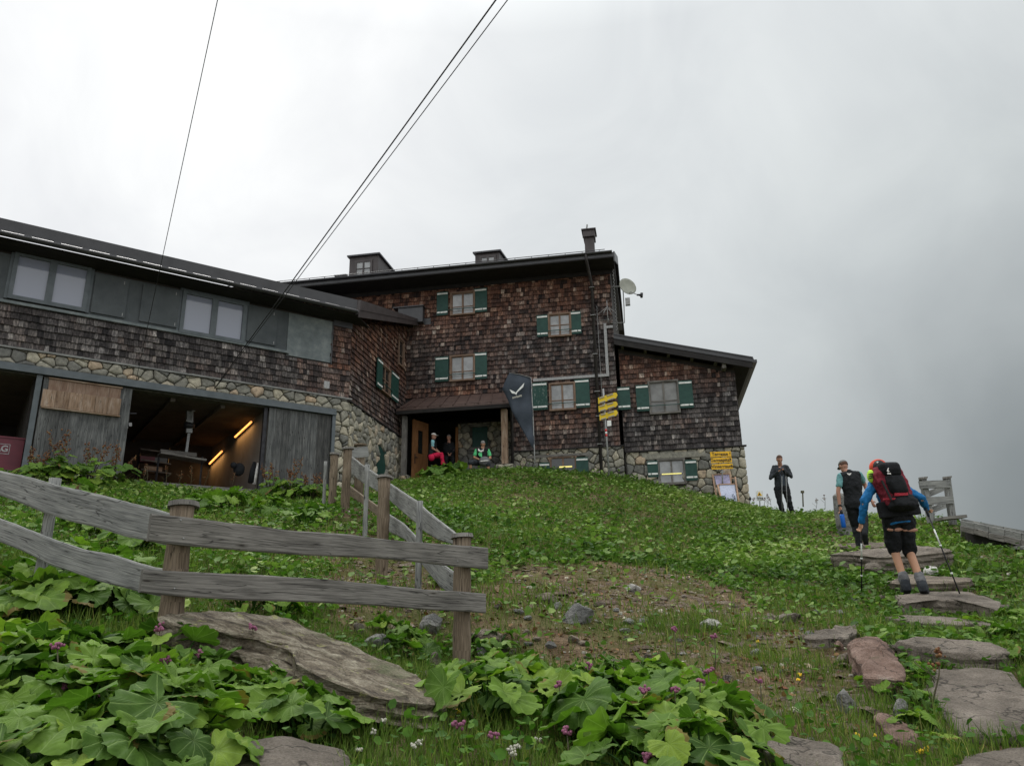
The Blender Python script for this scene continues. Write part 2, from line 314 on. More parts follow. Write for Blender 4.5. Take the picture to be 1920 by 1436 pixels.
# ground
m, nt, b = mk('soil', rough=.95, spec=.1)
n = noi(nt, pos(nt), 3.2, 8, .7); n2 = noi(nt, pos(nt), 30, 4, .7)
c = ramp(nt, n, [(.3, (.055, .036, .020)), (.45, (.12, .082, .050)), (.58, (.20, .145, .095)), (.72, (.14, .125, .05))])
c = mix(nt, 1.0, c, ramp(nt, n2, [(.3, (.5, .5, .5)), (.5, (1, 1, 1)), (.7, (1.6, 1.55, 1.5))]), 'MULTIPLY')
g = ramp(nt, noi(nt, pos(nt), 1.1, 5, .6), [(.42, (0, 0, 0)), (.56, (1, 1, 1))])
c = mix(nt, mth(nt, 'MULTIPLY', g, .75), c, (.085, .095, .028))
link(nt, c, b.inputs['Base Color']); bump(nt, b, mth(nt, 'ADD', n2, n), 1.0, .05)
def mat_leaf(name, stops, trans=.25, rough=.6, veins=False):
    m, nt, b = mk(name, rough=rough, spec=.12)
    c = ramp(nt, att(nt, 'tint'), stops)
    c = mix(nt, 1.0, c, ramp(nt, noi(nt, pos(nt), 25 if not veins else 12, 3), [(.3, (.7, .72, .7)), (.7, (1.25, 1.22, 1.2))]), 'MULTIPLY')
    if veins:
        c = mix(nt, att(nt, 'wx'), c, (.16, .10, .035))
        uv = nd(nt, 'ShaderNodeSeparateXYZ', {0: nd(nt, 'ShaderNodeUVMap').outputs[0]})
        th, r = uv.outputs[0], uv.outputs[1]
        w1 = mth(nt, 'ABSOLUTE', mth(nt, 'SINE', mth(nt, 'MULTIPLY', th, math.pi * 11)))
        w1 = mth(nt, 'MULTIPLY', w1, mth(nt, 'ADD', mth(nt, 'MULTIPLY', r, .9), .12))
        br_ = mth(nt, 'ABSOLUTE', mth(nt, 'SINE', mth(nt, 'ADD', mth(nt, 'MULTIPLY', r, 26.0), mth(nt, 'MULTIPLY', mth(nt, 'ABSOLUTE', mth(nt, 'SINE', mth(nt, 'MULTIPLY', th, math.pi * 11))), 5.0))))
        vn = ramp(nt, w1, [(.0, (1, 1, 1)), (.07, (.25, .25, .25)), (.14, (0, 0, 0))])
        c = mix(nt, mth(nt, 'MULTIPLY', vn, .65), c, (.24, .34, .11))
        c = mix(nt, mth(nt, 'MULTIPLY', ramp(nt, br_, [(0, (1, 1, 1)), (.22, (0, 0, 0))]), .10), c, (.03, .08, .015))
        bump(nt, b, mth(nt, 'ADD', w1, mth(nt, 'MULTIPLY', br_, .12)), .6, .012)
    link(nt, c, b.inputs['Base Color'])
    tr = nd(nt, 'ShaderNodeBsdfTranslucent', {'Color': mix(nt, 1.0, c, (1.0, 1.35, .5), 'MULTIPLY')})
    ms = nd(nt, 'ShaderNodeMixShader', {0: trans, 1: b.outputs[0], 2: tr.outputs[0]})
    link(nt, ms.outputs[0], nt.nodes['Material Output'].inputs[0]); return m
mat_leaf('leaf_big', [(0, (.026, .060, .012)), (.35, (.068, .135, .022)), (.7, (.125, .215, .030)), (1, (.21, .30, .045))], veins=True, trans=.3)
mat_leaf('leaf_hill', [(0, (.038, .076, .020)), (.38, (.100, .175, .042)), (.72, (.19, .275, .078)), (1, (.30, .36, .14))])
mat_leaf('leaf_herb', [(0, (.025, .065, .012)), (.5, (.065, .145, .022)), (1, (.13, .24, .035))])
mat_leaf('grass_green', [(0, (.045, .082, .014)), (.5, (.105, .170, .030)), (.85, (.20, .24, .055)), (1, (.33, .30, .11))])
mat_leaf('grass_dry', [(0, (.06, .075, .02)), (.4, (.13, .12, .04)), (.8, (.24, .20, .09)), (1, (.34, .29, .16))], .15)
mat_leaf('rust_leaf', [(0, (.07, .03, .015)), (.5, (.15, .06, .03)), (1, (.22, .13, .06))], .1)
mottled('pink', (.15, .045, .08), (.30, .11, .19), 200, .8, bs=.3)
mottled('umbel', (.38, .36, .30), (.55, .53, .46), 120, .9, bs=.3)
mottled('yellow_petal', (.65, .42, .02), (.8, .55, .04), 80, .7, bs=0)
mottled('stem', (.05, .05, .025), (.10, .085, .05), 30, .7, bs=0)
# built things
mottled('roof_metal', (.028, .028, .032), (.045, .045, .05), 3, .45, .0, bs=.05, spec=.5)
mottled('roof_brown', (.055, .035, .030), (.10, .062, .052), 4, .55, bs=.1, spec=.4)
mottled('fascia_brown', (.032, .025, .025), (.055, .045, .045), 4, .5, bs=.08, spec=.4)
mottled('beam_steel', (.055, .068, .075), (.085, .10, .11), 5, .5, bs=.05, spec=.4)
m, nt, b = mk('panel_grey', rough=.8, spec=.3)
c = ramp(nt, noi(nt, pos(nt), 1.6, 6, .65), [(.3, (.052, .060, .065)), (.7, (.088, .098, .104))])
c = mix(nt, ramp(nt, noi(nt, pos(nt), 130, 2), [(.62, (0, 0, 0)), (.68, (.5, .5, .5))]), c, (.02, .025, .025)); link(nt, c, b.inputs['Base Color'])
m, nt, b = mk('panel_pale', rough=.75, spec=.3)
c = ramp(nt, noi(nt, pos(nt), 2.6, 7, .7), [(.3, (.085, .10, .105)), (.5, (.13, .15, .155)), (.66, (.19, .21, .21))]); link(nt, c, b.inputs['Base Color'])
mottled('green_paint', (.010, .042, .034), (.018, .062, .050), 8, .55, bs=.12)
m, nt, b = mk('green_peeling', rough=.6)
c = mix(nt, ramp(nt, noi(nt, pos(nt, (10, 10, 3)), 2, 7, .75), [(.57, (0, 0, 0)), (.60, (1, 1, 1))]), (.012, .05, .04), (.15, .19, .17)); link(nt, c, b.inputs['Base Color'])
mottled('white_paint', (.55, .56, .54), (.72, .73, .71), 9, .6, bs=.1)
mottled('grey_metal', (.16, .165, .165), (.26, .265, .265), 14, .45, .35, bs=.1)
mottled('zinc', (.20, .20, .20), (.33, .33, .33), 20, .5, .2, bs=.1)
mottled('dark_iron', (.012, .012, .014), (.035, .035, .04), 9, .5, .3, bs=.15)
mottled('pipe_brown', (.030, .026, .026), (.05, .045, .045), 6, .45, bs=.05)
mottled('dish', (.20, .205, .175), (.27, .275, .235), 4, .6, bs=0)
mottled('yellow_sign', (.52, .36, .01), (.66, .47, .02), 5, .5, bs=.05)
mottled('orange_sign', (.62, .34, .012), (.74, .43, .02), 5, .5, bs=.05)
mottled('black', (.008, .008, .009), (.016, .016, .018), 20, .7, bs=.1)
mottled('ink', (.01, .01, .02), (.02, .02, .03), 20, .7, bs=0)
mottled('red_paint', (.45, .03, .03), (.55, .05, .05), 20, .5, bs=0)
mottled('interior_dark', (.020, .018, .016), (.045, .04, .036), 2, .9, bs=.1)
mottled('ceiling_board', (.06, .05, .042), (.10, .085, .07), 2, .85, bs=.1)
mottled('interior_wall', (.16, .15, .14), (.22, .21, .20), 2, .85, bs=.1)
mottled('concrete', (.10, .10, .095), (.16, .155, .15), 5, .9, bs=.2)
mottled('maroon', (.085, .012, .022), (.12, .018, .03), 4, .45, bs=.05)
mottled('curtain', (.15, .15, .15), (.25, .25, .25), 3, .9, bs=.2)
m, nt, b = mk('glass_sky', (.20, .215, .27), .06, spec=.5); b.inputs['IOR'].default_value = 1.65
m, nt, b = mk('glass_dim', rough=.08, spec=.9); b.inputs['IOR'].default_value = 1.5
link(nt, ramp(nt, noi(nt, pos(nt), 2.4, 3), [(.35, (.14, .145, .148)), (.65, (.27, .275, .28))]), b.inputs['Base Color'])
m, nt, b = mk('glass_dark', (.012, .014, .014), .1, spec=.8)
m, nt, b = mk('lamp_warm', (1, .7, .4)); b.inputs['Emission Color'].default_value = (1, .37, .085, 1); b.inputs['Emission Strength'].default_value = 1.55
m, nt, b = mk('lamp_yellow', (1, .9, .3)); b.inputs['Emission Color'].default_value = (1, .85, .25, 1); b.inputs['Emission Strength'].default_value = .45
def fabric(name, c, v=.25, rough=.85, sc=9, bs=.5):
    m, nt, b = mk(name, rough=rough, spec=.2); n = noi(nt, pos(nt), sc, 5, .6)
    link(nt, ramp(nt, n, [(.3, tuple(x * (1 - v) for x in c)), (.7, tuple(x * (1 + v) for x in c))]), b.inputs['Base Color']); bump(nt, b, noi(nt, pos(nt), sc * 2, 4), bs, .03)
    return m
fabric('f_flag', (.040, .050, .066), .15, .7, 3, .3)
fabric('f_black', (.011, .012, .014)); fabric('f_charcoal', (.030, .034, .040)); fabric('f_blue', (.012, .12, .30)); fabric('f_navy', (.014, .045, .10))
fabric('f_teal', (.12, .27, .28)); fabric('f_red', (.33, .03, .045)); fabric('f_darkred', (.16, .018, .03)); fabric('f_orange', (.55, .075, .04))
fabric('f_green', (.10, .50, .20)); fabric('f_grey', (.12, .12, .125)); fabric('f_white', (.62, .60, .58)); fabric('f_lilac', (.30, .28, .40)); fabric('f_lightblue', (.25, .50, .55))
fabric('f_neon', (.45, .75, .08)); fabric('f_capgrey', (.13, .13, .125)); fabric('f_crimson', (.50, .015, .06)); fabric('f_pale', (.45, .48, .60), .1)
fabric('skin', (.36, .19, .135), .12, .5, 6, .05); fabric('skin_leg', (.40, .22, .14), .1, .5, 6, .05); fabric('hair_brown', (.09, .05, .035), .4, .8, 60); fabric('hair_grey', (.20, .19, .18), .4, .8, 60)
fabric('f_dk', (.02, .022, .03)); fabric('bottle_blue', (.01, .10, .42), .1, .35, 3, 0)
M_ = lambda *n: [MT[x] for x in n]
# ---------------------------------------------------------------- terrain
CP = [(0,1436,3.3),(480,1436,3.6),(960,1436,4.0),(1440,1436,4.2),(1920,1436,4.3),(150,1300,4.1),(560,1290,4.7),(300,1175,5.3),(0,1190,5.0),(865,1250,6.7),(1100,1330,5.1),
(1400,1250,6.3),(1850,1384,4.8),(1870,1262,6.1),(1800,1243,6.3),(1750,1188,7.4),(1760,1162,8.3),(1720,1140,9.6),(1700,1084,11.5),(1611,1037,14.9),(1475,965,22),(1760,975,18),(1860,1030,13.2),(1915,1110,9.8),
(1915,1040,12.4),(1000,1150,8.0),(1400,1150,8.8),(1000,1080,10.2),(1400,1080,11.6),(720,1070,9.9),(850,1110,8.6),(1000,1000,14),(1400,1000,17.5),(1200,1040,13.5),(1000,925,20),(1300,950,21.5),(950,880,24.6),(1100,888,25.3),
(1250,912,25.3),(1385,946,25.2),(790,900,24.7),(645,945,12.8),(560,975,12.8),(450,935,17.5),(300,912,18.2),(100,905,15.2),(600,925,20.8),(400,1010,11),(200,990,9.5),(330,1090,7),(100,1060,6.6),(560,1075,8.2),(1540,960,22),(1640,985,18),(700,905,22),(1650,1120,10.0),(1560,1060,13)]
pts = [P(u, v, Y) for u, v, Y in CP]
ctl = [(p.x, p.y, p.z - .07) for p in pts]
ctl += [(-4,-3,-.3),(4,-3,-.4),(0,0,0),(-8,2,.9),(-9,8,2.6),(-14,14,4.6),(-8,24,5.1),(-11,20,5.1),(-14,30,5.3),(-1,31,6.2),(6,34,5.8),(6,29,5.9),(9,1,.2),(12,8,.9),(12,14,1.6),(15,19,.5),(14,25,1),(10.5,27,2.6),(18,30,-6),(-3.5,27.5,6.1),(-4.5,23,5.4),(-6,21.6,5.1)]
A = np.array(ctl)
def _k(r2): return np.where(r2 > 1e-9, .5 * r2 * np.log(np.maximum(r2, 1e-9)), 0)
n_ = len(A); D2 = ((A[:, None, :2] - A[None, :, :2]) ** 2).sum(-1)
K = np.zeros((n_ + 3, n_ + 3)); K[:n_, :n_] = _k(D2) + np.eye(n_) * .25; K[:n_, n_] = 1; K[:n_, n_ + 1:] = A[:, :2]; K[n_:, :n_] = K[:n_, n_:].T
WT = np.linalg.solve(K, np.r_[A[:, 2], 0, 0, 0])
def ground(x, y):
    x = np.atleast_1d(np.asarray(x, float)); y = np.atleast_1d(np.asarray(y, float)); sh = x.shape; x = x.ravel(); y = y.ravel(); out = np.zeros(len(x))
    for i in range(0, len(x), 40000):
        xx = np.clip(x[i:i + 40000], -40, 40); yy = np.clip(y[i:i + 40000], -25, 55)
        r2 = (xx[:, None] - A[None, :, 0]) ** 2 + (yy[:, None] - A[None, :, 1]) ** 2
        out[i:i + 40000] = _k(r2) @ WT[:n_] + WT[n_] + WT[n_ + 1] * xx + WT[n_ + 2] * yy
    d = np.hypot(x - 0, y - 14); w = np.clip((d - 18) / 26, 0, 1); w = w * w * (3 - 2 * w)
    far = np.where(x > 0, 4 - .55 * x, 4 - .05 * x) - .12 * np.maximum(y - 30, 0); far = np.maximum(far, -60)
    z = out * (1 - w) + far * w
    z += .035 * np.sin(x * 2.1 + 1.3 * np.sin(y * 1.7)) * np.sin(y * 1.9 + x * .6) + .018 * np.sin(x * 6.3 + y * 2) * np.sin(y * 5.1 - x * 3)
    return z.reshape(sh)
def gz(x, y): return float(ground(x, y)[0])
def hitT(u, v, up=0.0):
    d = ray(u, v); d = d / d.y; ts = np.r_[np.arange(2.2, 14, .05), np.arange(14, 45, .12)]
    X = EYE.x + d.x * ts; Z = EYE.z + d.z * ts; g = ground(X, ts) + up; k = np.nonzero(Z < g)[0]
    if len(k) == 0:
        k = int(np.argmin(Z - g)); return Vector((X[k], ts[k], Z[k]))
    k = k[0]
    if k > 0:
        a, b = Z[k - 1] - g[k - 1], Z[k] - g[k]; t = ts[k - 1] + (ts[k] - ts[k - 1]) * a / (a - b)
    else: t = ts[0]
    return Vector((EYE.x + d.x * t, t, EYE.z + d.z * t))
gx = 300 * np.sinh(np.linspace(-1, 1, 361) * 4.4) / math.sinh(4.4); gy = 12 + 320 * np.sinh(np.linspace(-1, 1, 361) * 4.4) / math.sinh(4.4)
GX, GY = np.meshgrid(gx, gy); GZ = ground(GX, GY)
def grid_mesh(name, X, Y, Z, mat):
    h, w = X.shape; me = bpy.data.meshes.new(name); me.vertices.add(h * w); me.vertices.foreach_set('co', np.stack([X, Y, Z], -1).ravel())
    i = np.arange((h - 1) * w).reshape(h - 1, w)[:, :-1].ravel(); q = np.stack([i, i + 1, i + 1 + w, i + w], -1)
    me.loops.add(q.size); me.loops.foreach_set('vertex_index', q.ravel()); me.polygons.add(len(q)); me.polygons.foreach_set('loop_start', np.arange(0, q.size, 4))
    me.polygons.foreach_set('use_smooth', np.ones(len(q), bool)); me.materials.append(mat); me.update(); me.validate()
    o = bpy.data.objects.new(name, me); COL.objects.link(o); return o
tag(grid_mesh('ground', GX, GY, GZ, MT['soil']), 'grassy mountain hillside with bare earth patches', 'ground', kind='structure')
# ---------------------------------------------------------------- cladding and masonry generators
def shingles(mb, W_, s0, s1, z0, top, holes=(), rh=.176, wmean=.12, warm=lambda s, z: .5, o=.0, left=None, lift=.052):
    nrow = int((max(top(s0), top(s1)) - z0) / rh) + 2
    for r in range(nrow):
        zb = z0 + r * rh; s = s0 - random.random() * .1; wav = random.random() * 6
        while s < s1:
            w_ = wmean * random.uniform(.6, 1.5); a, b = max(s, s0), min(s + w_ - .006, s1); s += w_
            if b - a < .02: continue
            c = (a + b) / 2; zt = min(zb + rh + .012, top(c))
            zz = zb + random.uniform(-.007, .007) + .006 * math.sin(c * 1.3 + wav)
            if zt - zz < .02: continue
            if left and a < left(zz): continue
            segs = [(a, b)]; skip = False
            for h in holes:
                if zb + rh * .5 > h[2] and zb + rh * .5 < h[3]:
                    ns = []
                    for (p, q) in segs:
                        if q <= h[0] or p >= h[1]: ns.append((p, q))
                        else:
                            if p < h[0] - .015: ns.append((p, h[0]))
                            if q > h[1] + .015: ns.append((h[1], q))
                    segs = ns
            wv = min(1, max(0, warm(c, zb) + random.uniform(-.18, .18)))
            t = min(1, max(0, random.gauss(.45, .22)))
            ob = o + lift + random.uniform(-.006, .012); ot = o + .012; db = random.uniform(-.004, .004)
            for p, q in segs:
                pt = W_.pt
                mb.add([pt(p, zz, o), pt(q, zz, o), pt(p, zz, ob + db), pt(q, zz, ob - db), pt(p, zt, ot), pt(q, zt, ot), pt(p, zt, o), pt(q, zt, o)],
                       [(0, 1, 3, 2), (2, 3, 5, 4), (0, 2, 4, 6), (1, 7, 5, 3)], None, t, wv)
def clip(poly, ax, ay, c):
    out = []
    for i in range(len(poly)):
        p, q = poly[i], poly[(i + 1) % len(poly)]; dp = p[0] * ax + p[1] * ay - c; dq = q[0] * ax + q[1] * ay - c
        if dp <= 0: out.append(p)
        if dp * dq < 0: t = dp / (dp - dq); out.append((p[0] + (q[0] - p[0]) * t, p[1] + (q[1] - p[1]) * t))
    return out
def stonework(mb, W_, s0, s1, z0, z1, holes=(), sw=.34, sh=.2, o=0.0, dep=.06, top=None):
    P_ = []; r = 0; z = z0
    while z < z1 + sh:
        s = s0 - random.random() * sw
        while s < s1 + sw:
            P_.append((s + random.uniform(-.3, .3) * sw, z + random.uniform(-.32, .32) * sh)); s += sw * random.choice([.55, .8, 1, 1, 1.35])
        z += sh * random.uniform(.8, 1.15)
    pt = W_.pt
    for i, (a, b) in enumerate(P_):
        poly = [(max(a - sw * 1.6, s0), max(b - sh * 1.6, z0)), (min(a + sw * 1.6, s1), max(b - sh * 1.6, z0)), (min(a + sw * 1.6, s1), min(b + sh * 1.6, z1)), (max(a - sw * 1.6, s0), min(b + sh * 1.6, z1))]
        if poly[0][0] >= poly[1][0] or poly[0][1] >= poly[3][1]: continue
        for j, (c, d) in enumerate(P_):
            if j == i or abs(c - a) > sw * 2.6 or abs(d - b) > sh * 2.8: continue
            poly = clip(poly, c - a, d - b, ((c * c + d * d) - (a * a + b * b)) / 2)
            if len(poly) < 3: break
        if len(poly) < 3: continue
        cx = sum(p[0] for p in poly) / len(poly); cy = sum(p[1] for p in poly) / len(poly)
        if any(h[0] < cx < h[1] and h[2] < cy < h[3] for h in holes): continue
        if top and cy > top(cx): continue
        for _ in range(2):     # round the corners
            q = []
            for k in range(len(poly)):
                p0, p1 = poly[k], poly[(k + 1) % len(poly)]
                q += [(p0[0] * .86 + p1[0] * .14, p0[1] * .86 + p1[1] * .14), (p0[0] * .14 + p1[0] * .86, p0[1] * .14 + p1[1] * .86)]
            poly = q
            if len(poly) > 24: break
        n = len(poly); vs = []; dd = dep * random.uniform(.7, 1.3)
        for g, oo in ((.005, 0.0), (.010, dd * .65), (.026, dd * .95), (.07, dd * 1.06)):
            for (x, y) in poly:
                l = math.hypot(x - cx, y - cy) or 1; f_ = max(.1, 1 - g / l)
                vs.append(pt(cx + (x - cx) * f_, cy + (y - cy) * f_, o + oo + noise.noise(Vector((x * 7, y * 7, i))) * .012))
        vs.append(pt(cx, cy, o + dd * 1.1)); fs = []
        for rr in range(3):
            for k in range(n): fs.append((rr * n + k, rr * n + (k + 1) % n, (rr + 1) * n + (k + 1) % n, (rr + 1) * n + k))
        for k in range(n): fs.append((3 * n + k, 3 * n + (k + 1) % n, 4 * n))
        mb.add(vs, fs, None, random.random(), 0, 0, True)
# ---------------------------------------------------------------- window builder (parts of a house)
def window(W_, par, s0, s1, z0, z1, o=0.0, frame='wood_frame', glass='glass_dim', bar=True, sashes=2, hb=(.38,), label=None, deep=.07, curtain=None):
    fr = MB(); f = .055
    fr.wbox(W_, s0 - f, s1 + f, z1, z1 + f, o, o + deep + .02); fr.wbox(W_, s0 - f, s1 + f, z0 - f, z0, o, o + deep + .05)
    fr.wbox(W_, s0 - f, s0, z0, z1, o, o + deep + .02); fr.wbox(W_, s1, s1 + f, z0, z1, o, o + deep + .02)
    w = build('window', fr, MT[frame], par)
    if label: w['label'] = label
    g = MB(); g.wbox(W_, s0 + .001, s1 - .001, z0 + .001, z1 - .001, o + .002, o + .022); build('pane', g, MT[glass], w)
    sa = MB(); n = sashes; e = .032
    for k in range(n):
        a = s0 + (s1 - s0) * k / n; b = s0 + (s1 - s0) * (k + 1) / n
        sa.wbox(W_, a, a + e, z0, z1, o + .023, o + .05); sa.wbox(W_, b - e, b, z0, z1, o + .023, o + .05)
        sa.wbox(W_, a + e, b - e, z0, z0 + e, o + .023, o + .05); sa.wbox(W_, a + e, b - e, z1 - e, z1, o + .023, o + .05)
        for h in hb: zz = z0 + (z1 - z0) * h; sa.wbox(W_, a + e, b - e, zz - .014, zz + .014, o + .023, o + .047)
    build('window_sash', sa, MT[frame], w)
    if bar:
        q = MB(); zz = z0 + (z1 - z0) * .22; q.wbox(W_, s0 - .1, s1 + .1, zz - .012, zz + .012, o + deep + .051, o + deep + .075); build('security_bar', q, MT['green_paint'], w)
    return w
def shutter(W_, par, s0, s1, z0, z1, o=.05, mat='green_paint', split='r', label=None):
    b = MB(); b.wbox(W_, s0, s1, z0, z1, o, o + .035); b.wbox(W_, s0 + .03, s1 - .03, z0 - .012, z0 - .001, o, o + .03)
    sh = build('shutter', b, MT[mat], par)
    if label: sh['label'] = label
    q = MB(); h = z1 - z0; a, c = s0 + .02, s1 - .02
    q.wbox(W_, a, c, z1 - .115, z1 - .055, o + .036, o + .052)
    sp = a + (c - a) * (.68 if split == 'r' else .3); q_ = q; build('shutter_batten', q, MT['white_paint'], sh); q = MB(); q.wbox(W_, a, sp - .012, z0 + .07, z0 + .13, o + .036, o + .052); q.wbox(W_, sp + .012, c, z0 + .07, z0 + .13, o + .036, o + .052)
    build('shutter_batten', q, MT['white_paint'], sh)
    return sh
# ================================================================ MAIN HOUSE
ZE = 14.19; SE = 4.22
main = thing('main_house', 'tall dark shingled mountain hut with green shutters and a flat long roofline', 'house', tuple(MF.pt(0, 6.2)))
sh_h = []; wins = []
def mrect(*a): return MF.rect(*a)
WN = [(848,551,889,590,'r3'), (847,669,889,713,'r2'), (1031,591,1069,630,'rt'), (1033,721,1077,768,'rl')]
SHU = [(820,549,841,592), (890,542,914,586), (817,670,842,716), (890,662,914,711), (1007,592,1028,632), (1069,585,1090,627), (999,718,1027,769), (1078,712,1106,765)]
for k, (a, b, c, d, _) in enumerate(WN):
    s0, s1, z0, z1 = MF.rect(a, b, c, d); wins.append((s0, s1, z0, z1)); sh_h.append((s0 - .07, s1 + .07, z0 - .07, z1 + .08))
zc_top = MF.hit(860, 741)[1]; zc_bot = MF.hit(850, 762, 1.25)[1]; pr0, pr1 = -4.0, MF.hit(957, 800)[0]
zb = 7.35
top = lambda s: 13.92
mb = MB()
warmM = lambda s, z: .66 - .75 * max(0, min(1, (z - 11.3) / 2.2)) + (.25 if s > 3.1 else 0) + .35 * noise.noise(Vector((s * .5, z * .6, 3))) - (.5 if (s < -1.2 and z < 9.8) else 0)
shingles(mb, MF, -12, 4.02, zc_top, top, sh_h, warm=warmM)
shingles(mb, MF, pr1 + .08, 4.02, zb, lambda s: zc_top, sh_h, warm=lambda s, z: .45 + .4 * noise.noise(Vector((s, z, 1))) + (.25 if z < 8 else 0))
build('shingle_cladding', mb, MT['shingle'], main)
mb = MB()      # wall bodies behind the cladding
mb.wbox(MF, -12, 4.02, zc_top - .03, 14.6, -8.0, -.001); mb.wbox(MF, pr1, 4.02, 4.2, zc_top - .031, -8.0, -.001); mb.wbox(MF, -12, -4.2, 4.2, zc_top - .031, -8, -.001)
build('wall', mb, MT['interior_dark'], main)
mb = MB()     # gable triangle on the right end and left end
for s in (4.02, -12):
    mb.poly([MF.pt(s - .1, 14.59, -.01), MF.pt(s - .1, 14.59, -7.9), MF.pt(s - .1, 16.2, -4)], .2, MF.d)
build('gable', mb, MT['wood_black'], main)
# porch recess
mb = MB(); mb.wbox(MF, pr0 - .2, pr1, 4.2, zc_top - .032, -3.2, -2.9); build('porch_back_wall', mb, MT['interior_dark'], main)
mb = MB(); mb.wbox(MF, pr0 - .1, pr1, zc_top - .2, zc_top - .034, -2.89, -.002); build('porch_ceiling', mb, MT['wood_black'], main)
sx0 = MF.hit(858, 850, -1.0)[0]
mb = MB(); mb.wbox(MF, sx0, pr1, 4.4, 8.78, -2.88, -1.06); build('porch_side_wall', mb, MT['mortar'], main)
mb = MB(); wr = MF.rect(886, 801, 914, 838, -1.0)
stonework(mb, MF, sx0, pr1, 6.1, 8.74, [(wr[0] - .04, wr[1] + .04, wr[2], wr[3])], .3, .2, -1.06, .08)
build('stone_masonry', mb, MT['stone'], main)
q = MB(); q.wbox(MF, wr[0], wr[1], wr[2], wr[3], -1.05, -.985); build('shutter', q, MT['green_paint'], main)['label'] = 'closed dark green shutter deep inside the porch'
mb = MB(); mb.wbox(MF, wr[0] - .1, wr[1] + .1, wr[2] - .12, wr[2] - .02, -1.05, -.9); mb.wbox(MF, wr[0] - .12, wr[1] + .12, wr[3] + .02, wr[3] + .12, -1.05, -.95); build('window_ledge', mb, MT['wood_dark'], main)
# stone base
hole = [MF.rect(1033, 858, 1080, 900)]
mb = MB(); stonework(mb, MF, pr1 + .05, 4.12, 5.4, zb - .03, [(hole[0][0] - .08, hole[0][1] + .42, 5.4, hole[0][3] + .04)], .34, .21, 0.0, .08); build('stone_masonry', mb, MT['stone'], main)
mb = MB(); mb.wbox(MF, pr1 + .03, 4.1, 4.3, zb - .02, -.3, .004); build('mortar_bed', mb, MT['mortar'], main)
mb = MB(); mb.wbox(MF, pr1 + .05, 4.16, zb - .045, zb - .005, -.01, .13); build('drip_board', mb, MT['wood_black'], main)
mb = MB(); mb.wbox(MF, pr1 + .6, hole[0][1] + .5, hole[0][3] + .02, hole[0][3] + .12, .01, .10); build('lintel', mb, MT['wood_dark'], main)
h0 = hole[0]; window(MF, main, h0[0], h0[1], h0[2], h0[3], .01, glass='glass_dark', bar=False, label='dark cellar window low in the stone base')
q = MB(); q.wbox(MF, h0[0] + .3, h0[0] + .75, h0[3] - .36, h0[3] - .31, .062, .066); build('ceiling_lamp', q, MT['lamp_yellow'], main)
s_ = MF.rect(1081, 858, 1104, 900); shutter(MF, main, s_[0], s_[1], s_[2], s_[3], .08)
s_ = MF.rect(1012, 868, 1032, 900); shutter(MF, main, s_[0], s_[1], s_[2], s_[3], .08)
nm = ['top left window over the porch', 'window just above the porch roof', 'small window under the eaves by the downpipe', 'window between the banner and the downpipe']
for k, w in enumerate(wins): window(MF, main, *w, .02, label=nm[k], glass='glass_dim', hb=(.36, ) if k != 2 else (.5,), curtain=True)
for k, r_ in enumerate(SHU):
    s0, s1, z0, z1 = MF.rect(*r_); shutter(MF, main, s0, s1, z0, z1, .055, 'green_peeling' if k == 6 else 'green_paint', 'l' if k % 2 == 0 else 'r', 'peeling green shutter beside the banner' if k == 6 else None)
# roof
TN = .44; OV = 1.1
def rz(o): return ZE + TN * (OV - o)
mb = MB()
e0, e1 = -12.6, SE; th = .16; rd = -3.8
for (oa, za, ob_, zb_) in ((OV, ZE, rd, rz(rd)), (rd, rz(rd), -8.6, rz(rd) - TN * 4.8)):
    mb.hexa([MF.pt(e0, za - th, oa), MF.pt(e1, za - th, oa), MF.pt(e1, zb_ - th, ob_), MF.pt(e0, zb_ - th, ob_), MF.pt(e0, za, oa), MF.pt(e1, za, oa), MF.pt(e1, zb_, ob_), MF.pt(e0, zb_, ob_)])
rf = build('roof', mb, MT['roof_metal'], main)
mb = MB(); mb.wbox(MF, e0, e1 - .02, ZE - .36, ZE - .165, .06, .09); mb.wbox(MF, e0, e1 - .01, ZE - .20, ZE - .165, .091, OV - .01)
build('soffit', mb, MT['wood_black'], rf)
mb = MB(); mb.hexa([MF.pt(e1, ZE - .34, OV + .01), MF.pt(e1 + .04, ZE - .34, OV + .01), MF.pt(e1 + .04, ZE + .03, OV + .01), MF.pt(e1, ZE + .03, OV + .01), MF.pt(e1, rz(rd) - .34, rd), MF.pt(e1 + .04, rz(rd) - .34, rd), MF.pt(e1 + .04, rz(rd) + .03, rd), MF.pt(e1, rz(rd) + .03, rd)])
zr = rz(rd) - TN * 4.8
mb.hexa([MF.pt(e1, rz(rd) - .34, rd), MF.pt(e1 + .04, rz(rd) - .34, rd), MF.pt(e1 + .04, rz(rd) + .03, rd), MF.pt(e1, rz(rd) + .03, rd), MF.pt(e1, zr - .34, -8.6), MF.pt(e1 + .04, zr - .34, -8.6), MF.pt(e1 + .04, zr + .03, -8.6), MF.pt(e1, zr + .03, -8.6)])
mb.wbox(MF, 4.04, e1 - .001, 13.86, 13.92, -6, .05)
build('barge_board', mb, MT['roof_metal'], rf)
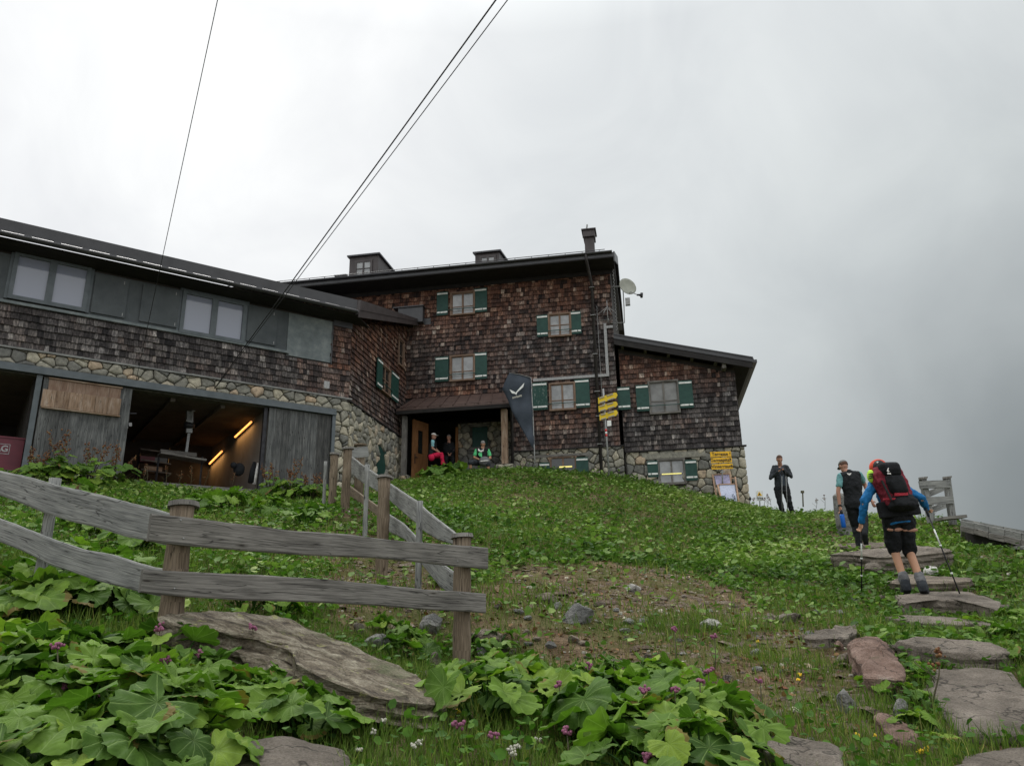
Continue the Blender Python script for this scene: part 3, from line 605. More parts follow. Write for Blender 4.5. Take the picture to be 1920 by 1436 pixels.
def gutter(W_, s0, s1, z, o, par, r=.07, mat='roof_metal'):
    mb = MB(); n = 8
    vs = []; fs = []
    for s in (s0, s1):
        for rr in (r, r - .008):
            for k in range(n + 1):
                a = math.pi + math.pi * k / n; vs.append(W_.pt(s, z + math.sin(a) * rr, o + math.cos(a) * rr))
    m_ = n + 1
    for k in range(n): fs += [(k, k + 1, 2 * m_ + k + 1, 2 * m_ + k), (m_ + k, 3 * m_ + k, 3 * m_ + k + 1, m_ + k + 1)]
    fs += [(0, 2 * m_, 3 * m_, m_), (n, m_ + n, 3 * m_ + n, 2 * m_ + n)]
    mb.add(vs, fs, None, 0, 0, 0, True)
    for s in (s0, s1): mb.tube([W_.pt(s, z - .02, o), W_.pt(s + .01, z - .02, o)], r * .8, 8)
    return build('gutter', mb, MT[mat], par)
gutter(MF, e0, e1 - .05, ZE + .03, OV + .05, rf)
mb = MB(); mb.tube([MF.pt(e0, ZE + .19, OV - .1), MF.pt(e1 - .3, ZE + .19, OV - .1)], .014, 6)
for s in np.arange(-12.4, 4.0, .62): mb.bar(MF.pt(s, ZE - .0, OV - .1), MF.pt(s, ZE + .19, OV - .1), .02, .02, MF.d)
build('snow_guard', mb, MT['roof_metal'], rf)
mb = MB(); a = MF.hit(1107, 478, .12); b_ = MF.hit(1127, 880, .12); sm_ = (a[0] + b_[0]) / 2
mb.tube([MF.pt(sm_ - .1, ZE + .0, OV + .05), MF.pt(sm_ - .08, ZE - .25, OV - .05), MF.pt(sm_, ZE - .75, .13), MF.pt(sm_, 6.0, .13)], .055, 10); dp = build('downpipe', mb, MT['pipe_brown'], main)
mb = MB()
for z in (13.3, 12.2, 10.7, 9.3, 8.4, 7.4): mb.wbox(MF, sm_ - .09, sm_ + .09, z, z + .02, .05, .195)
build('pipe_clamp', mb, MT['zinc'], dp)
mb = MB(); mb.tube([MF.pt(sm_ + .14, 12.6, .06), MF.pt(sm_ + .15, 10, .06), MF.pt(sm_ + .16, 7.5, .06)], .009, 5); build('conduit', mb, MT['zinc'], main)
dq = MF.hit(961, 820, .12)[0]; mb = MB(); mb.tube([MF.pt(dq - .02, zc_top - .35, .9), MF.pt(dq, zc_top - .6, .3), MF.pt(dq, zc_top - .8, .14), MF.pt(dq, 6.2, .14)], .045, 8); build('downpipe', mb, MT['pipe_brown'], main)['label'] = 'short downpipe beside the porch post'
# chimney
a0, a1, cz0, cz1 = MF.rect(1094, 433, 1116, 478, -3.4)
mb = MB(); mb.wbox(MF, a0 + .05, a1 - .05, 15.2, cz1 - .3, -3.9, -3.4); ch = build('chimney', mb, MT['fascia_brown'], main)
mb = MB(); mb.wbox(MF, a0, a1, cz1 - .301, cz1, -3.98, -3.3); mb.wbox(MF, a0 - .06, a1 + .06, cz1 + .001, cz1 + .05, -4.03, -3.24); build('chimney_cap', mb, MT['fascia_brown'], ch)
mb = MB(); cx = MF.hit(1101, 430, -3.6); mb.bar(MF.pt(cx[0] + .1, cz1 + .05, -3.6), MF.pt(cx[0] - .04, cz1 + .18, -3.6), .05, .03); mb.bar(MF.pt(cx[0] - .04, cz1 + .15, -3.6), MF.pt(cx[0] + .01, cz1 + .4, -3.6), .12, .05); build('chimney_vane', mb, MT['zinc'], ch)
# dormers
def dormer(u0, v0, u1, v1, ud, wu, o):
    s0, s1, z0, z1 = MF.rect(u0, v0, u1, v1, o); z0 = rz(o) - .3
    d = thing('roof_dormer', 'x', 'dormer', tuple(MF.pt((s0 + s1) / 2, z0, o)))
    L = 2.4; mb = MB(); zt = z1 - .0
    mb.hexa([MF.pt(s0, z0, o - L), MF.pt(s1, z0, o - L), MF.pt(s1, rz(o - L) , o - L), MF.pt(s0, rz(o - L), o - L), MF.pt(s0, z0, o), MF.pt(s1, z0, o), MF.pt(s1, zt, o), MF.pt(s0, zt, o)])
    build('wall', mb, MT['fascia_brown'], main if 0 else d)
    mb = MB(); mb.hexa([MF.pt(s0 - .08, rz(o - L) + .02, o - L), MF.pt(s1 + .08, rz(o - L) + .02, o - L), MF.pt(s1 + .08, rz(o - L) + .08, o - L), MF.pt(s0 - .08, rz(o - L) + .08, o - L), MF.pt(s0 - .08, zt + .005, o + .1), MF.pt(s1 + .08, zt + .005, o + .1), MF.pt(s1 + .08, zt + .07, o + .1), MF.pt(s0 - .08, zt + .07, o + .1)])
    build('roof', mb, MT['roof_metal'], d)
    w0, w1, wz0, wz1 = MF.rect(*wu, o); window(MF, d, w0, w1, wz0, wz1, o + .005, 'fascia_brown', 'glass_dim', False, 2, (.5,), deep=.03)
    return d
d1 = dormer(655, 481, 709, 520, 0, (668, 491, 696, 518), -.5); d1['label'] = 'larger brown roof dormer with four-pane window, above the wing roof'
d2 = dormer(891, 475, 936, 500, 0, (902, 482, 928, 502), -.5); d2['label'] = 'smaller brown roof dormer half hidden behind the snow guard'
for d in (d1, d2): d['group'] = 'dormers on the main roof'; 
mb = MB(); r_ = MF.rect(628, 517, 648, 535, -.6); mb.wbox(MF, r_[0], r_[1], r_[2] - .3, r_[3], -1.1, -.6); mb.wbox(MF, r_[0] - .04, r_[1] + .04, r_[3], r_[3] + .03, -1.15, -.55)
tag(build('roof_vent', mb, MT['roof_metal']), 'low square metal vent box on the roof left of the large dormer', 'vent')
# porch canopy
s_a = MF.hit(743, 768, 1.25)[0]; s_b = MF.hit(957, 757, 1.25)[0]; s_c = MF.hit(775, 746, 0)[0]; s_d = MF.hit(948, 736, 0)[0]
mb = MB(); t_ = .05
zc_bot = (MF.hit(743, 766, 1.25)[1] + MF.hit(955, 756, 1.25)[1]) / 2
mb.hexa([MF.pt(s_a, zc_bot - t_, 1.25), MF.pt(s_b, zc_bot - t_, 1.25), MF.pt(s_d + .1, zc_top - t_, .0), MF.pt(s_c, zc_top - t_, .0), MF.pt(s_a, zc_bot, 1.25), MF.pt(s_b, zc_bot, 1.25), MF.pt(s_d + .1, zc_top, .0), MF.pt(s_c, zc_top, .0)])
for k in range(9):
    f_ = (k + .5) / 9; mb.bar(MF.pt(s_a + (s_b - s_a) * f_, zc_bot + .02, 1.24), MF.pt(s_c + (s_d + .1 - s_c) * f_, zc_top + .02, .02), .025, .05)
cn = build('porch_roof', mb, MT['roof_brown'], main)
mb = MB(); mb.wbox(MF, s_a, s_b, zc_bot - .17, zc_bot - .052, 1.16, 1.24)
for k in range(7): f_ = k / 6; mb.bar(MF.pt(s_a + .05 + (s_b - .1 - s_a) * f_, zc_bot - .12, 1.15), MF.pt(s_a + .05 + (s_b - .1 - s_a) * f_, zc_top - .14, .04), .08, .12)
build('rafter', mb, MT['wood_black'], cn)
mb = MB(); mb.tube([MF.pt(s_a, zc_bot + .05, 1.27), MF.pt(s_b, zc_bot + .05, 1.27)], .01, 5)
for k in range(8): q = s_a + (s_b - s_a) * k / 7.5 + .1; mb.bar(MF.pt(q, zc_bot, 1.27), MF.pt(q, zc_bot + .05, 1.27), .015, .015, MF.d)
build('snow_guard', mb, MT['roof_brown'], cn)
mb = MB(); q = MF.hit(946, 800, .95)[0]; mb.bar(MF.pt(q, zc_bot - .17, .95), MF.pt(q, 6.72, .95), .2, .2, MF.d); build('porch_post', mb, MT['wood_tan'], main)
mb = MB(); q2 = MF.hit(759, 800, .9)[0]; mb.bar(MF.pt(q2, zc_bot - .17, .9), MF.pt(q2, 6.5, .9), .16, .16, MF.d); build('porch_post', mb, MT['wood_dark'], main)
mb = MB(); stonework(mb, MF, q - .32, q + .3, 5.4, 6.7, (), .3, .22, 1.0, .1); mb.wbox(MF, q - .3, q + .28, 5.4, 6.72, .6, 1.0, .2); build('post_footing', mb, MT['stone'], main)
mb = MB(); stonework(mb, MF, q2 - .14, q2 + .2, 5.4, 6.5, (), .2, .16, 1.0, .07); mb.wbox(MF, q2 - .12, q2 + .18, 5.4, 6.52, .7, 1.0, .2); build('post_footing', mb, MT['stone'], main)
mb = MB(); mb.wbox(MF, sx0 - .25, pr1 + .1, 5.3, 6.25, -1.0, 1.1); mb.wbox(MF, -4, sx0 - .26, 5.3, 6.15, -2.9, 1.0); build('porch_floor', mb, MT['concrete'], main)
# open orange door
mb = MB(); da = MF.hit(776, 840, .2); db = MF.hit(799, 840, -.5)
A0 = MF.pt(MF.hit(772, 840, .35)[0], 6.15, .35); B0 = MF.pt(MF.hit(801, 840, -.45)[0], 6.15, -.45); zt_ = MF.hit(775, 786, .35)[1]
dd = (B0 - A0).normalized(); dn = Vector((dd.y, -dd.x, 0)); Ld = (B0 - A0).length
class DW: pass
WD = Wall(A0, math.degrees(math.atan2(dd.x, dd.y)), dn if dn.dot(Vector((0,-1,0))) > 0 else -dn)
H = zt_ - 6.15
for k in range(3): a = Ld * k / 3; mb.wbox(WD, a, a + Ld / 3 - .004, 6.15, zt_ if k != 1 else 6.15 + H * .52, 0, .05)
mb.wbox(WD, Ld / 3, Ld * 2 / 3 - .004, 6.15 + H * .86, zt_, 0, .05)
dr = build('door', mb, MT['wood_door'], main); dr['label'] = 'open orange brown wooden entrance door with a small window'
mb = MB(); mb.wbox(WD, Ld / 3 + .02, Ld * 2 / 3 - .03, 6.15 + H * .53, 6.15 + H * .855, .015, .025); build('pane', mb, MT['glass_dark'], dr)
mb = MB(); mb.wbox(WD, .1, .14, 6.15 + H * .36, 6.15 + H * .5, .051, .062); mb.tube([WD.pt(.12, 6.15 + H * .45, .06), WD.pt(.12, 6.15 + H * .45, .1), WD.pt(.24, 6.15 + H * .45, .1)], .012, 6); build('handle', mb, MT['dark_iron'], dr)
mb = MB(); q = MF.hit(856, 840, -.9)[0]; mb.bar(MF.pt(q, 6.2, -.95), MF.pt(q, 8.6, -.95), .09, .09, MF.d); build('door_jamb', mb, MT['wood_door'], main)
# conduit trunking on the facade
t1 = MF.hit(1133, 607, .05); t2 = MF.hit(1141, 706, .05); t3 = MF.hit(1000, 714, .05); sA = (t1[0] + t2[0]) / 2
mb = MB(); mb.wbox(MF, sA - .05, sA + .05, t2[1], t1[1], .05, .1); mb.wbox(MF, t3[0], sA - .051, t2[1], t2[1] + .1, .05, .1); mb.wbox(MF, sA + .051, sA + .28, t1[1] - .2, t1[1] - .1, .05, .1)
build('cable_trunking', mb, MT['zinc'], main)
# antenna mast
ax_, az_ = MF.hit(1140, 605, .35); am = MF.hit(1140, 580, .35); at_ = MF.hit(1140, 563, .35)
mb = MB(); mb.tube([MF.pt(ax_, az_, .35), MF.pt(ax_, at_[1], .35)], [.016, .012], 6)
for ang in (-.9, -.35, .35, .9, 2.6, 3.7): mb.tube([MF.pt(ax_, am[1] + .1, .35), MF.pt(ax_ + math.sin(ang) * .42, am[1] - .22, .35 + .35 * math.cos(ang) * .7)], .008, 5)
mb.bar(MF.pt(ax_ + .02, az_ + .12, .02), MF.pt(ax_ + .02, az_ + .12, .37), .03, .03)
mb.tube([MF.pt(ax_ - .42, am[1] - .3, .1), MF.pt(ax_ + .1, am[1] - .3, .1), MF.pt(ax_ + .2, am[1] - .42, .1)], .007, 5)
tag(build('radio_antenna', mb, MT['zinc']), 'thin radio antenna with drooping rods on the shingled corner', 'antenna')
# satellite dish
o_ = .25
def MQ(u, v, o=o_): s, z = MF.hit(u, v, o); return MF.pt(s, z, o)
ds = thing('satellite_dish', 'pale grey satellite dish on a bent pipe bracket at the roof corner', 'satellite dish', tuple(MQ(1170, 604)))
mb = MB(); mb.tube([MQ(1146, 606, .1), MQ(1171, 605), MQ(1170, 575), MQ(1168, 540)], .02, 8); mb.tube([MQ(1145, 538, .1), MQ(1168, 537)], .018, 8); build('bracket', mb, MT['zinc'], ds)
cpt = MQ(1177, 537, .35); axd = (MF.n * .86 + MF.d * .45 + Vector((0, 0, .24))).normalized(); e1_ = axd.cross(Vector((0, 0, 1))).normalized(); e2_ = e1_.cross(axd)
mb = MB(); vs = []; fs = []; n = 24; Rr = .36
for sd in (0, -.012):
    for r in range(6):
        rr = Rr * r / 5
        for k in range(n): a = 2 * math.pi * k / n; vs.append(cpt + e1_ * math.cos(a) * rr * .92 + e2_ * math.sin(a) * rr + axd * (rr * rr * .45 - .05 + sd))
for r in range(5):
    for k in range(n):
        k2 = (k + 1) % n; fs.append((r * n + k, (r + 1) * n + k, (r + 1) * n + k2, r * n + k2)); b0 = 6 * n; fs.append((b0 + r * n + k, b0 + r * n + k2, b0 + (r + 1) * n + k2, b0 + (r + 1) * n + k))
for k in range(n): k2 = (k + 1) % n; fs.append((5 * n + k, 11 * n + k, 11 * n + k2, 5 * n + k2))
mb.add(vs, fs, None, 0, 0, 0, True); build('reflector', mb, MT['dish'], ds)
mb = MB(); ar = MQ(1205, 557, .75); mb.tube([cpt - e2_ * Rr * .95, cpt - e2_ * Rr * .9 + axd * .1, ar], .016, 6); build('feed_arm', mb, MT['zinc'], ds)
mb = MB(); mb.tube([ar + Vector((-.04, .02, -.01)), ar + Vector((-.02, .02, .16))], [.045, .05], 8); mb.tube([ar + Vector((-.2, .02, .09)), ar + Vector((-.02, 0, .09))], .035, 8); build('receiver', mb, MT['dark_iron'], ds)
mb = MB(); a = MQ(1176, 568); mb.wbox(MF, MF.hit(1172, 560, .3)[0], MF.hit(1181, 560, .3)[0], MF.hit(1176, 573, .3)[1], MF.hit(1176, 560, .3)[1], .25, .38); build('junction_box', mb, MT['zinc'], ds)
mb = MB(); pp = []
for i in range(60):
    t = i / 59; s, z = MF.hit(1149 + 8 * t, 503 + 115 * t, .2); pp.append(MF.pt(s + .03 * math.sin(i * 1.9), z, .12 + .03 * math.cos(i * 1.9)))
mb.tube(pp, .012, 5); tag(build('coiled_cable', mb, MT['zinc']), 'twisted grey cable hanging down the right corner under the eaves', 'cable')
# ================================================================ ANNEX
OA = -.2
annex = thing('house_annex', 'low lean-to annex with reddish shingles and a roof falling to the right', 'annex', tuple(MF.pt(6, 5.8, OA)))
AL, AR = 4.16, 8.12; zab = 7.16
def atop(s): return 11.33 - .267 * (s - 4.02)       # top of the roof at the front verge
aw = MF.rect(1219, 717, 1271, 774, OA); asw = MF.rect(1236, 863, 1283, 906, OA)
mb = MB(); shingles(mb, MF, AL, AR, zab, lambda s: atop(s) - .5, [(aw[0] - .07, aw[1] + .07, aw[2] - .07, aw[3] + .08)], warm=lambda s, z: .95 - .8 * max(0, min(1, (z - 8.6) / 1.3)) + .4 * noise.noise(Vector((s * .7, z, 9))) + (.3 if s > 7.6 else 0), o=OA)
build('shingle_cladding', mb, MT['shingle'], annex)
mb = MB(); mb.hexa([MF.pt(AL - .02, 4, -6.4), MF.pt(AR, 4, -6.4), MF.pt(AR, atop(AR) - .32, -6.4), MF.pt(AL - .02, atop(AL) - .32, -6.4), MF.pt(AL - .02, 4, OA - .002), MF.pt(AR, 4, OA - .002), MF.pt(AR, atop(AR) - .32, OA - .002), MF.pt(AL - .02, atop(AL) - .32, OA - .002)]); build('wall', mb, MT['interior_dark'], annex)
mb = MB(); mb.wbox(MF, AL - .01, AR + .02, 3.8, zab - .02, -6.3, OA + .002); build('mortar_bed', mb, MT['mortar'], annex)
mb = MB(); stonework(mb, MF, AL + .02, AR + .06, 4.9, zab - .04, [(asw[0] - .1, asw[1] + .1, asw[2] - .05, asw[3] + .06)], .38, .27, OA, .09); build('stone_masonry', mb, MT['stone'], annex)
mb = MB(); mb.wbox(MF, asw[0] - .55, asw[1] + .75, asw[3] + .06, asw[3] + .26, OA, OA + .11, .3); build('lintel', mb, MT['stone'], annex)
mb = MB(); mb.wbox(MF, AL, AR + .12, zab - .05, zab - .005, OA, OA + .14); build('drip_board', mb, MT['wood_black'], annex)
window(MF, annex, *aw, OA + .02, frame='wood_dark', label='wide annex window with pale curtains', glass='curtain')
window(MF, annex, *asw, OA + .01, frame='wood_dark', label='cellar window of the annex with a yellow lamp behind', glass='glass_dim', bar=False, hb=(.4,))
q = MB(); q.wbox(MF, asw[0] + .08, asw[1] - .1, asw[2] + .3, asw[2] + .335, OA + .058, OA + .062); build('ceiling_lamp', q, MT['lamp_yellow'], annex)
for r_, w_ in (((1158, 727, 1182, 769), 'l'), ((1193, 723, 1217, 772), 'l'), ((1273, 715, 1299, 766), 'r'), ((1214, 865, 1234, 895), 'l'), ((1285, 863, 1307, 901), 'r')):
    s0, s1, z0, z1 = MF.rect(*r_, OA); shutter(MF, annex, s0, s1, z0, z1, OA + .09, split=w_)
mb = MB(); ra, rb = 4.02, 8.74; oF, oB = .32, -6.5; t_ = .14
def rbx(mb, sa, sb, up0, up1, o0, o1):
    mb.hexa([MF.pt(sa, atop(sa) + up0, o0), MF.pt(sb, atop(sb) + up0, o0), MF.pt(sb, atop(sb) + up1, o0), MF.pt(sa, atop(sa) + up1, o0), MF.pt(sa, atop(sa) + up0, o1), MF.pt(sb, atop(sb) + up0, o1), MF.pt(sb, atop(sb) + up1, o1), MF.pt(sa, atop(sa) + up1, o1)])
rbx(mb, ra, rb, -t_, 0, oB, oF); rbx(mb, ra, rb - .02, .001, .04, oF - .08, oF + .03); rfa = build('roof', mb, MT['roof_metal'], annex)
mb = MB(); rbx(mb, ra, rb - .06, -.36, -.145, oF - .07, oF - .02); rbx(mb, ra, rb - .1, -.2, -.145, oB, oF - .08); build('barge_board', mb, MT['wood_black'], rfa)
mb = MB(); 
for s in np.arange(4.3, 8.2, .8): mb.bar(MF.pt(s, atop(s) - .27, oF - .1), MF.pt(s, atop(s) - .27, OA - .3), .1, .13)
mb.bar(MF.pt(7.75, atop(7.75) - .42, oF - .12), MF.pt(7.75, atop(7.75) - .42, OA - .3), .13, .16)
build('purlin', mb, MT['wood_dark'], rfa)
mb = MB(); mb.bar(MF.pt(rb + .04, atop(rb) - .1, oF), MF.pt(rb + .04, atop(rb) - .1, oB), .12, .10); build('gutter', mb, MT['roof_metal'], rfa)
# ================================================================ WING
wing = thing('storage_wing', 'long shingled wing with grey metal panels above open garage bays', 'building', tuple(WF.pt(-4, 5.1)))
sL = -12.5; zS = 8.08; zP = 9.22
WE = 10.6; OW = .8; TW = .46
def wz(o): return WE + TW * (OW - o)
f1 = WF.rect(18, 487, 168, 575); f2 = WF.rect(337, 557, 460, 636)
wx = lambda s, z: 1.1 - (.7 if (s > -.75 and z > 8.9) else 0) + .3 * noise.noise(Vector((s * .6, z * 2, 5))) - (.35 if s > -1.6 and z < 9 else 0)
mb = MB(); shingles(mb, WF, sL, 0.0, zS, lambda s: zP - .04 if s < -1.95 else (zP - .16 if s < -.62 else 10.55), (), warm=wx, wmean=.125, rh=.175); build('shingle_cladding', mb, MT['shingle'], wing)
# side face: shingles and stone
def stop_(s): return 10.5 + (12.45 - 10.5) * (s + 5.38) / 5.38
zsd = 8.0
w2 = (SF.hit(715, 700)[0] - .0, SF.hit(737, 700)[0], 0, 0)
sa0, sa1 = SF.hit(716, 706)[0], SF.hit(727, 706)[0]
sdz = [SF.hit(715, 678)[1], SF.hit(727, 745)[1]]
ws0, ws1 = SF.hit(711, 700)[0], SF.hit(724, 715)[0]
W2r = (SF.hit(712, 690)[0], SF.hit(727, 720)[0], SF.hit(720, 737)[1], SF.hit(720, 690)[1])
W3r = (SF.hit(745, 640)[0], SF.hit(755, 650)[0], SF.hit(750, 690)[1], SF.hit(750, 636)[1])
mb = MB(); shingles(mb, SF, -5.38, 0.0, zsd, stop_, [(W2r[0] - .05, W2r[1] + .05, W2r[2] - .05, W2r[3] + .05), (W3r[0], W3r[1], W3r[2], W3r[3])], warm=lambda s, z: .65 - .65 * max(0, min(1, (z - 8.5 - (s + 5) * .1) / 1.6)) + .35 * noise.noise(Vector((s, z, 2))), rh=.175)
build('shingle_cladding', mb, MT['shingle'], wing)
window(SF, wing, *W2r, .01, glass='glass_dark', hb=(.5,), label='narrow window in the side wall facing the porch')
window(SF, wing, W3r[0] + .05, W3r[1] - .05, W3r[2] + .06, W3r[3] - .06, .0, glass='glass_dark', bar=False, sashes=1, label='small dark window near the inner corner')
shw = .5; shutter(SF, wing, W2r[0] - shw - .06, W2r[0] - .06, W2r[2] - .06, W2r[3] + .06, .1, split='l'); shutter(SF, wing, W2r[1] + .06, W2r[1] + shw + .3, W2r[2] - .06, W2r[3] + .06, .1)
sdw = (SF.hit(705, 860)[0], SF.hit(722, 870)[0], SF.hit(712, 905)[1], SF.hit(712, 836)[1])
mb = MB(); stonework(mb, SF, -5.36, 0.05, 4.6, zsd - .05, [(sdw[0], sdw[1], 4.6, sdw[3])], .36, .22, 0.0, .09); build('stone_masonry', mb, MT['stone'], wing)
mb = MB(); mb.wbox(SF, sdw[0] + .02, sdw[1] - .02, 4.6, sdw[3] - .02, -.12, .02); dd_ = build('cellar_door', mb, MT['green_paint'], wing); dd_['label'] = 'dark green cellar door in the stone side wall'
mb = MB(); mb.wbox(SF, -5.5, .02, zsd - .045, zsd - .004, 0, .12); build('drip_board', mb, MT['wood_black'], wing)
mb = MB()   # solid walls of the wing
def prism(mb, W_, s0, s1, z0, zt0, zt1, o0, o1, t=0.0):
    mb.hexa([W_.pt(s0, z0, o0), W_.pt(s1, z0, o0), W_.pt(s1, zt1, o0), W_.pt(s0, zt0, o0), W_.pt(s0, z0, o1), W_.pt(s1, z0, o1), W_.pt(s1, zt1, o1), W_.pt(s0, zt0, o1)], t)
prism(mb, SF, -5.37, 0.0, zsd - .02, 10.45, 12.5, -.28, -.002)
mb.wbox(WF, sL, -.02, 7.69, 10.72, -.3, -.002)
build('wall', mb, MT['interior_dark'], wing)
mb = MB(); mb.wbox(SF, -5.36, sdw[0], 4.3, zsd - .021, -.3, .003); mb.wbox(SF, sdw[1], 0, 4.3, zsd - .021, -.3, .003); mb.wbox(SF, sdw[0], sdw[1], sdw[3], zsd - .021, -.3, .003)
mb.wbox(WF, -.62, -.03, 4.3, 7.688, -.3, .003); mb.wbox(WF, sL, -.03, 7.45, zS - .02, -.29, .004); build('mortar_bed', mb, MT['mortar'], wing)
mb = MB(); stonework(mb, WF, sL, .04, 7.67, zS - .05, (), .34, .205, .0, .075); stonework(mb, WF, -.5, .04, 4.7, 7.68, (), .32, .24, .0, .09); build('stone_masonry', mb, MT['stone'], wing)
mb = MB(); mb.wbox(WF, sL, .08, zS - .05, zS - .005, 0, .11); build('drip_board', mb, MT['wood_grey'], wing)
mb = MB(); mb.wbox(WF, sL, -.42, 7.47, 7.56, .02, .2); mb.wbox(WF, sL, -.42, 7.561, 7.66, .1, .16); mb.wbox(WF, -.52, -.42, 4.9, 7.469, .08, .15); build('door_rail', mb, MT['beam_steel'], wing)
# grey panels and windows
pan = MB(); pan.wbox(WF, sL, f1[0] - .07, zP + .0, 10.42, 0, .03); pan.wbox(WF, f1[1] + .07, f2[0] - .07, zP, 10.42, 0, .03); pan.wbox(WF, f2[1] + .07, -2.0, zP - .04, 10.42, 0, .03)
pan.wbox(WF, f1[0] - .069, f1[1] + .069, f1[3] + .07, 10.42, 0, .03); pan.wbox(WF, f2[0] - .069, f2[1] + .069, f2[3] + .07, 10.42, 0, .03)
pb = build('wall_panel', pan, MT['panel_grey'], wing)
mb = MB(); pl = WF.rect(521, 584, 622, 660); mb.wbox(WF, -1.99, -.63, 9.1, 10.42, 0, .035); build('wall_panel', mb, MT['panel_pale'], wing)['label'] = 'pale blotchy grey panel at the end of the strip'
mb = MB(); mb.wbox(WF, -.629, -.605, 9.05, 10.42, 0, .06); mb.wbox(WF, -.604, 0, 10.3, 10.6, .04, .07); build('panel_trim', mb, MT['roof_metal'], wing)
for (a, b_) in ((WF.hit(166, 555, .05)[0], WF.hit(238, 560, .05)[0]), (WF.hit(257, 570, .05)[0], WF.hit(335, 580, .05)[0]), (WF.hit(458, 600, .05)[0], WF.hit(519, 610, .05)[0])):
    mb = MB(); mb.wbox(WF, a + .09, b_, 9.30, 10.36, .035, .075); sp = build('sliding_shutter', mb, MT['panel_grey'], wing)
    mb = MB(); mb.wbox(WF, b_ - .07, b_ - .05, 9.34, 9.42, .076, .084); mb.wbox(WF, b_ - .12, b_ - .10, 10.22, 10.30, .076, .084); build('shutter_catch', mb, MT['zinc'], sp)
mb = MB(); mb.wbox(WF, sL, -1.95, zP - .075, zP - .002, 0, .09); build('window_sill', mb, MT['panel_pale'], wing)
for f_, lb in ((f1, 'left two-pane window of the wing'), (f2, 'right two-pane window of the wing')):
    fr = MB(); s0, s1, z0, z1 = f_; e = .1
    fr.wbox(WF, s0, s1, z1 - e, z1, .02, .1); fr.wbox(WF, s0, s1, z0, z0 + e, .02, .1); fr.wbox(WF, s0, s0 + e, z0 + e, z1 - e, .02, .1); fr.wbox(WF, s1 - e, s1, z0 + e, z1 - e, .02, .1); c_ = (s0 + s1) / 2; fr.wbox(WF, c_ - .08, c_ + .08, z0 + e, z1 - e, .02, .1)
    fr.wbox(WF, s0 - .07, s0 - .001, z0, z1 + .07, 0, .05); fr.wbox(WF, s1 + .001, s1 + .07, z0, z1 + .07, 0, .05); fr.wbox(WF, s0, s1, z1 + .001, z1 + .07, 0, .05)
    w = build('window', fr, MT['beam_steel'], wing); w['label'] = lb
    for (a, b_) in ((s0 + e, c_ - .08), (c_ + .08, s1 - e)):
        g = MB(); g.wbox(WF, a, b_, z0 + e, z1 - e, .03, .05); build('pane', g, MT['glass_sky'], w)
# wing roof
VO = .45     # verge overhang past the side face
def lineS(o_w):    # W-frame s where the verge passes at offset o_w
    # verge line: points IC + SFn*VO + SFd*t
    A_ = SF.pt(0, 0, VO) - WF.O; d_ = SF.d
    t = (o_w - A_.dot(WF.n)) / d_.dot(WF.n); return (A_ + d_ * t).dot(WF.d)
oM = (MF.pt(-3.6, 0, .02) - WF.O).dot(WF.n)
mb = MB(); eS = lineS(OW); o2 = (SF.pt(0, 0, VO) - WF.O).dot(WF.n)
def mlim(o_w):      # W-frame s where the main facade passes
    A_ = MF.pt(0, 0, .05) - WF.O; t = (o_w - A_.dot(WF.n)) / MF.d.dot(WF.n); return (A_ + MF.d * t).dot(WF.d)
oE = -9.0
out = [(sL - .6, OW), (eS, OW), (lineS(o2), o2), (mlim(oE), oE), (sL - .6, oE)]
th = .09
bt = [WF.pt(s, wz(o) - th, o) for s, o in out]; mb.poly(bt, th, Vector((0, 0, 1))); wr_ = build('roof', mb, MT['roof_metal'], wing)
mb = MB(); p0 = WF.pt(eS, wz(OW), OW); p1 = WF.pt(lineS(o2), wz(o2), o2); off = SF.n * .02
mb.hexa([p0 + off + Vector((0, 0, -.20)), p1 + off + Vector((0, 0, -.12)), p1 + off + Vector((0, 0, .03)), p0 + off + Vector((0, 0, .03)), p0 + off * 3 + Vector((0, 0, -.20)), p1 + off * 3 + Vector((0, 0, -.12)), p1 + off * 3 + Vector((0, 0, .03)), p0 + off * 3 + Vector((0, 0, .03))])
mb.hexa([p0 - off * 2 + Vector((0, 0, .032)), p1 - off * 2 + Vector((0, 0, .032)), p1 - off * 2 + Vector((0, 0, .13)), p0 - off * 2 + Vector((0, 0, .36)), p0 + off * 4 + Vector((0, 0, .032)), p1 + off * 4 + Vector((0, 0, .032)), p1 + off * 4 + Vector((0, 0, .13)), p0 + off * 4 + Vector((0, 0, .36))])
build('verge_board', mb, MT['fascia_brown'], wr_)
mb = MB(); mb.poly([WF.pt(sL - .5, WE - .12, OW - .02), WF.pt(eS - .03, WE - .12, OW - .02), WF.pt(lineS(0) - .03, WE - .12 + 0, 0.0), WF.pt(sL - .5, WE - .12, 0.0)], .02, Vector((0, 0, 1)))
build('soffit', mb, MT['wood_black'], wr_)
gutter(WF, sL, eS - .05, WE - .02, OW + .07, wr_, .08)
mb = MB(); mb.hexa([WF.pt(sL, WE + .085, OW - .06), WF.pt(eS - .02, WE + .085, OW - .06), WF.pt(eS - .02, WE + .36, OW - .02), WF.pt(sL, WE + .36, OW - .02), WF.pt(sL, WE + .085, OW - .03), WF.pt(eS - .02, WE + .085, OW - .03), WF.pt(eS - .02, WE + .36, OW + .01), WF.pt(sL, WE + .36, OW + .01)])
for s in np.arange(sL, eS, .62): mb.wbox(WF, s, s + .16, WE + .0, WE + .084, OW - .07, OW - .02)
build('snow_board', mb, MT['roof_metal'], wr_)
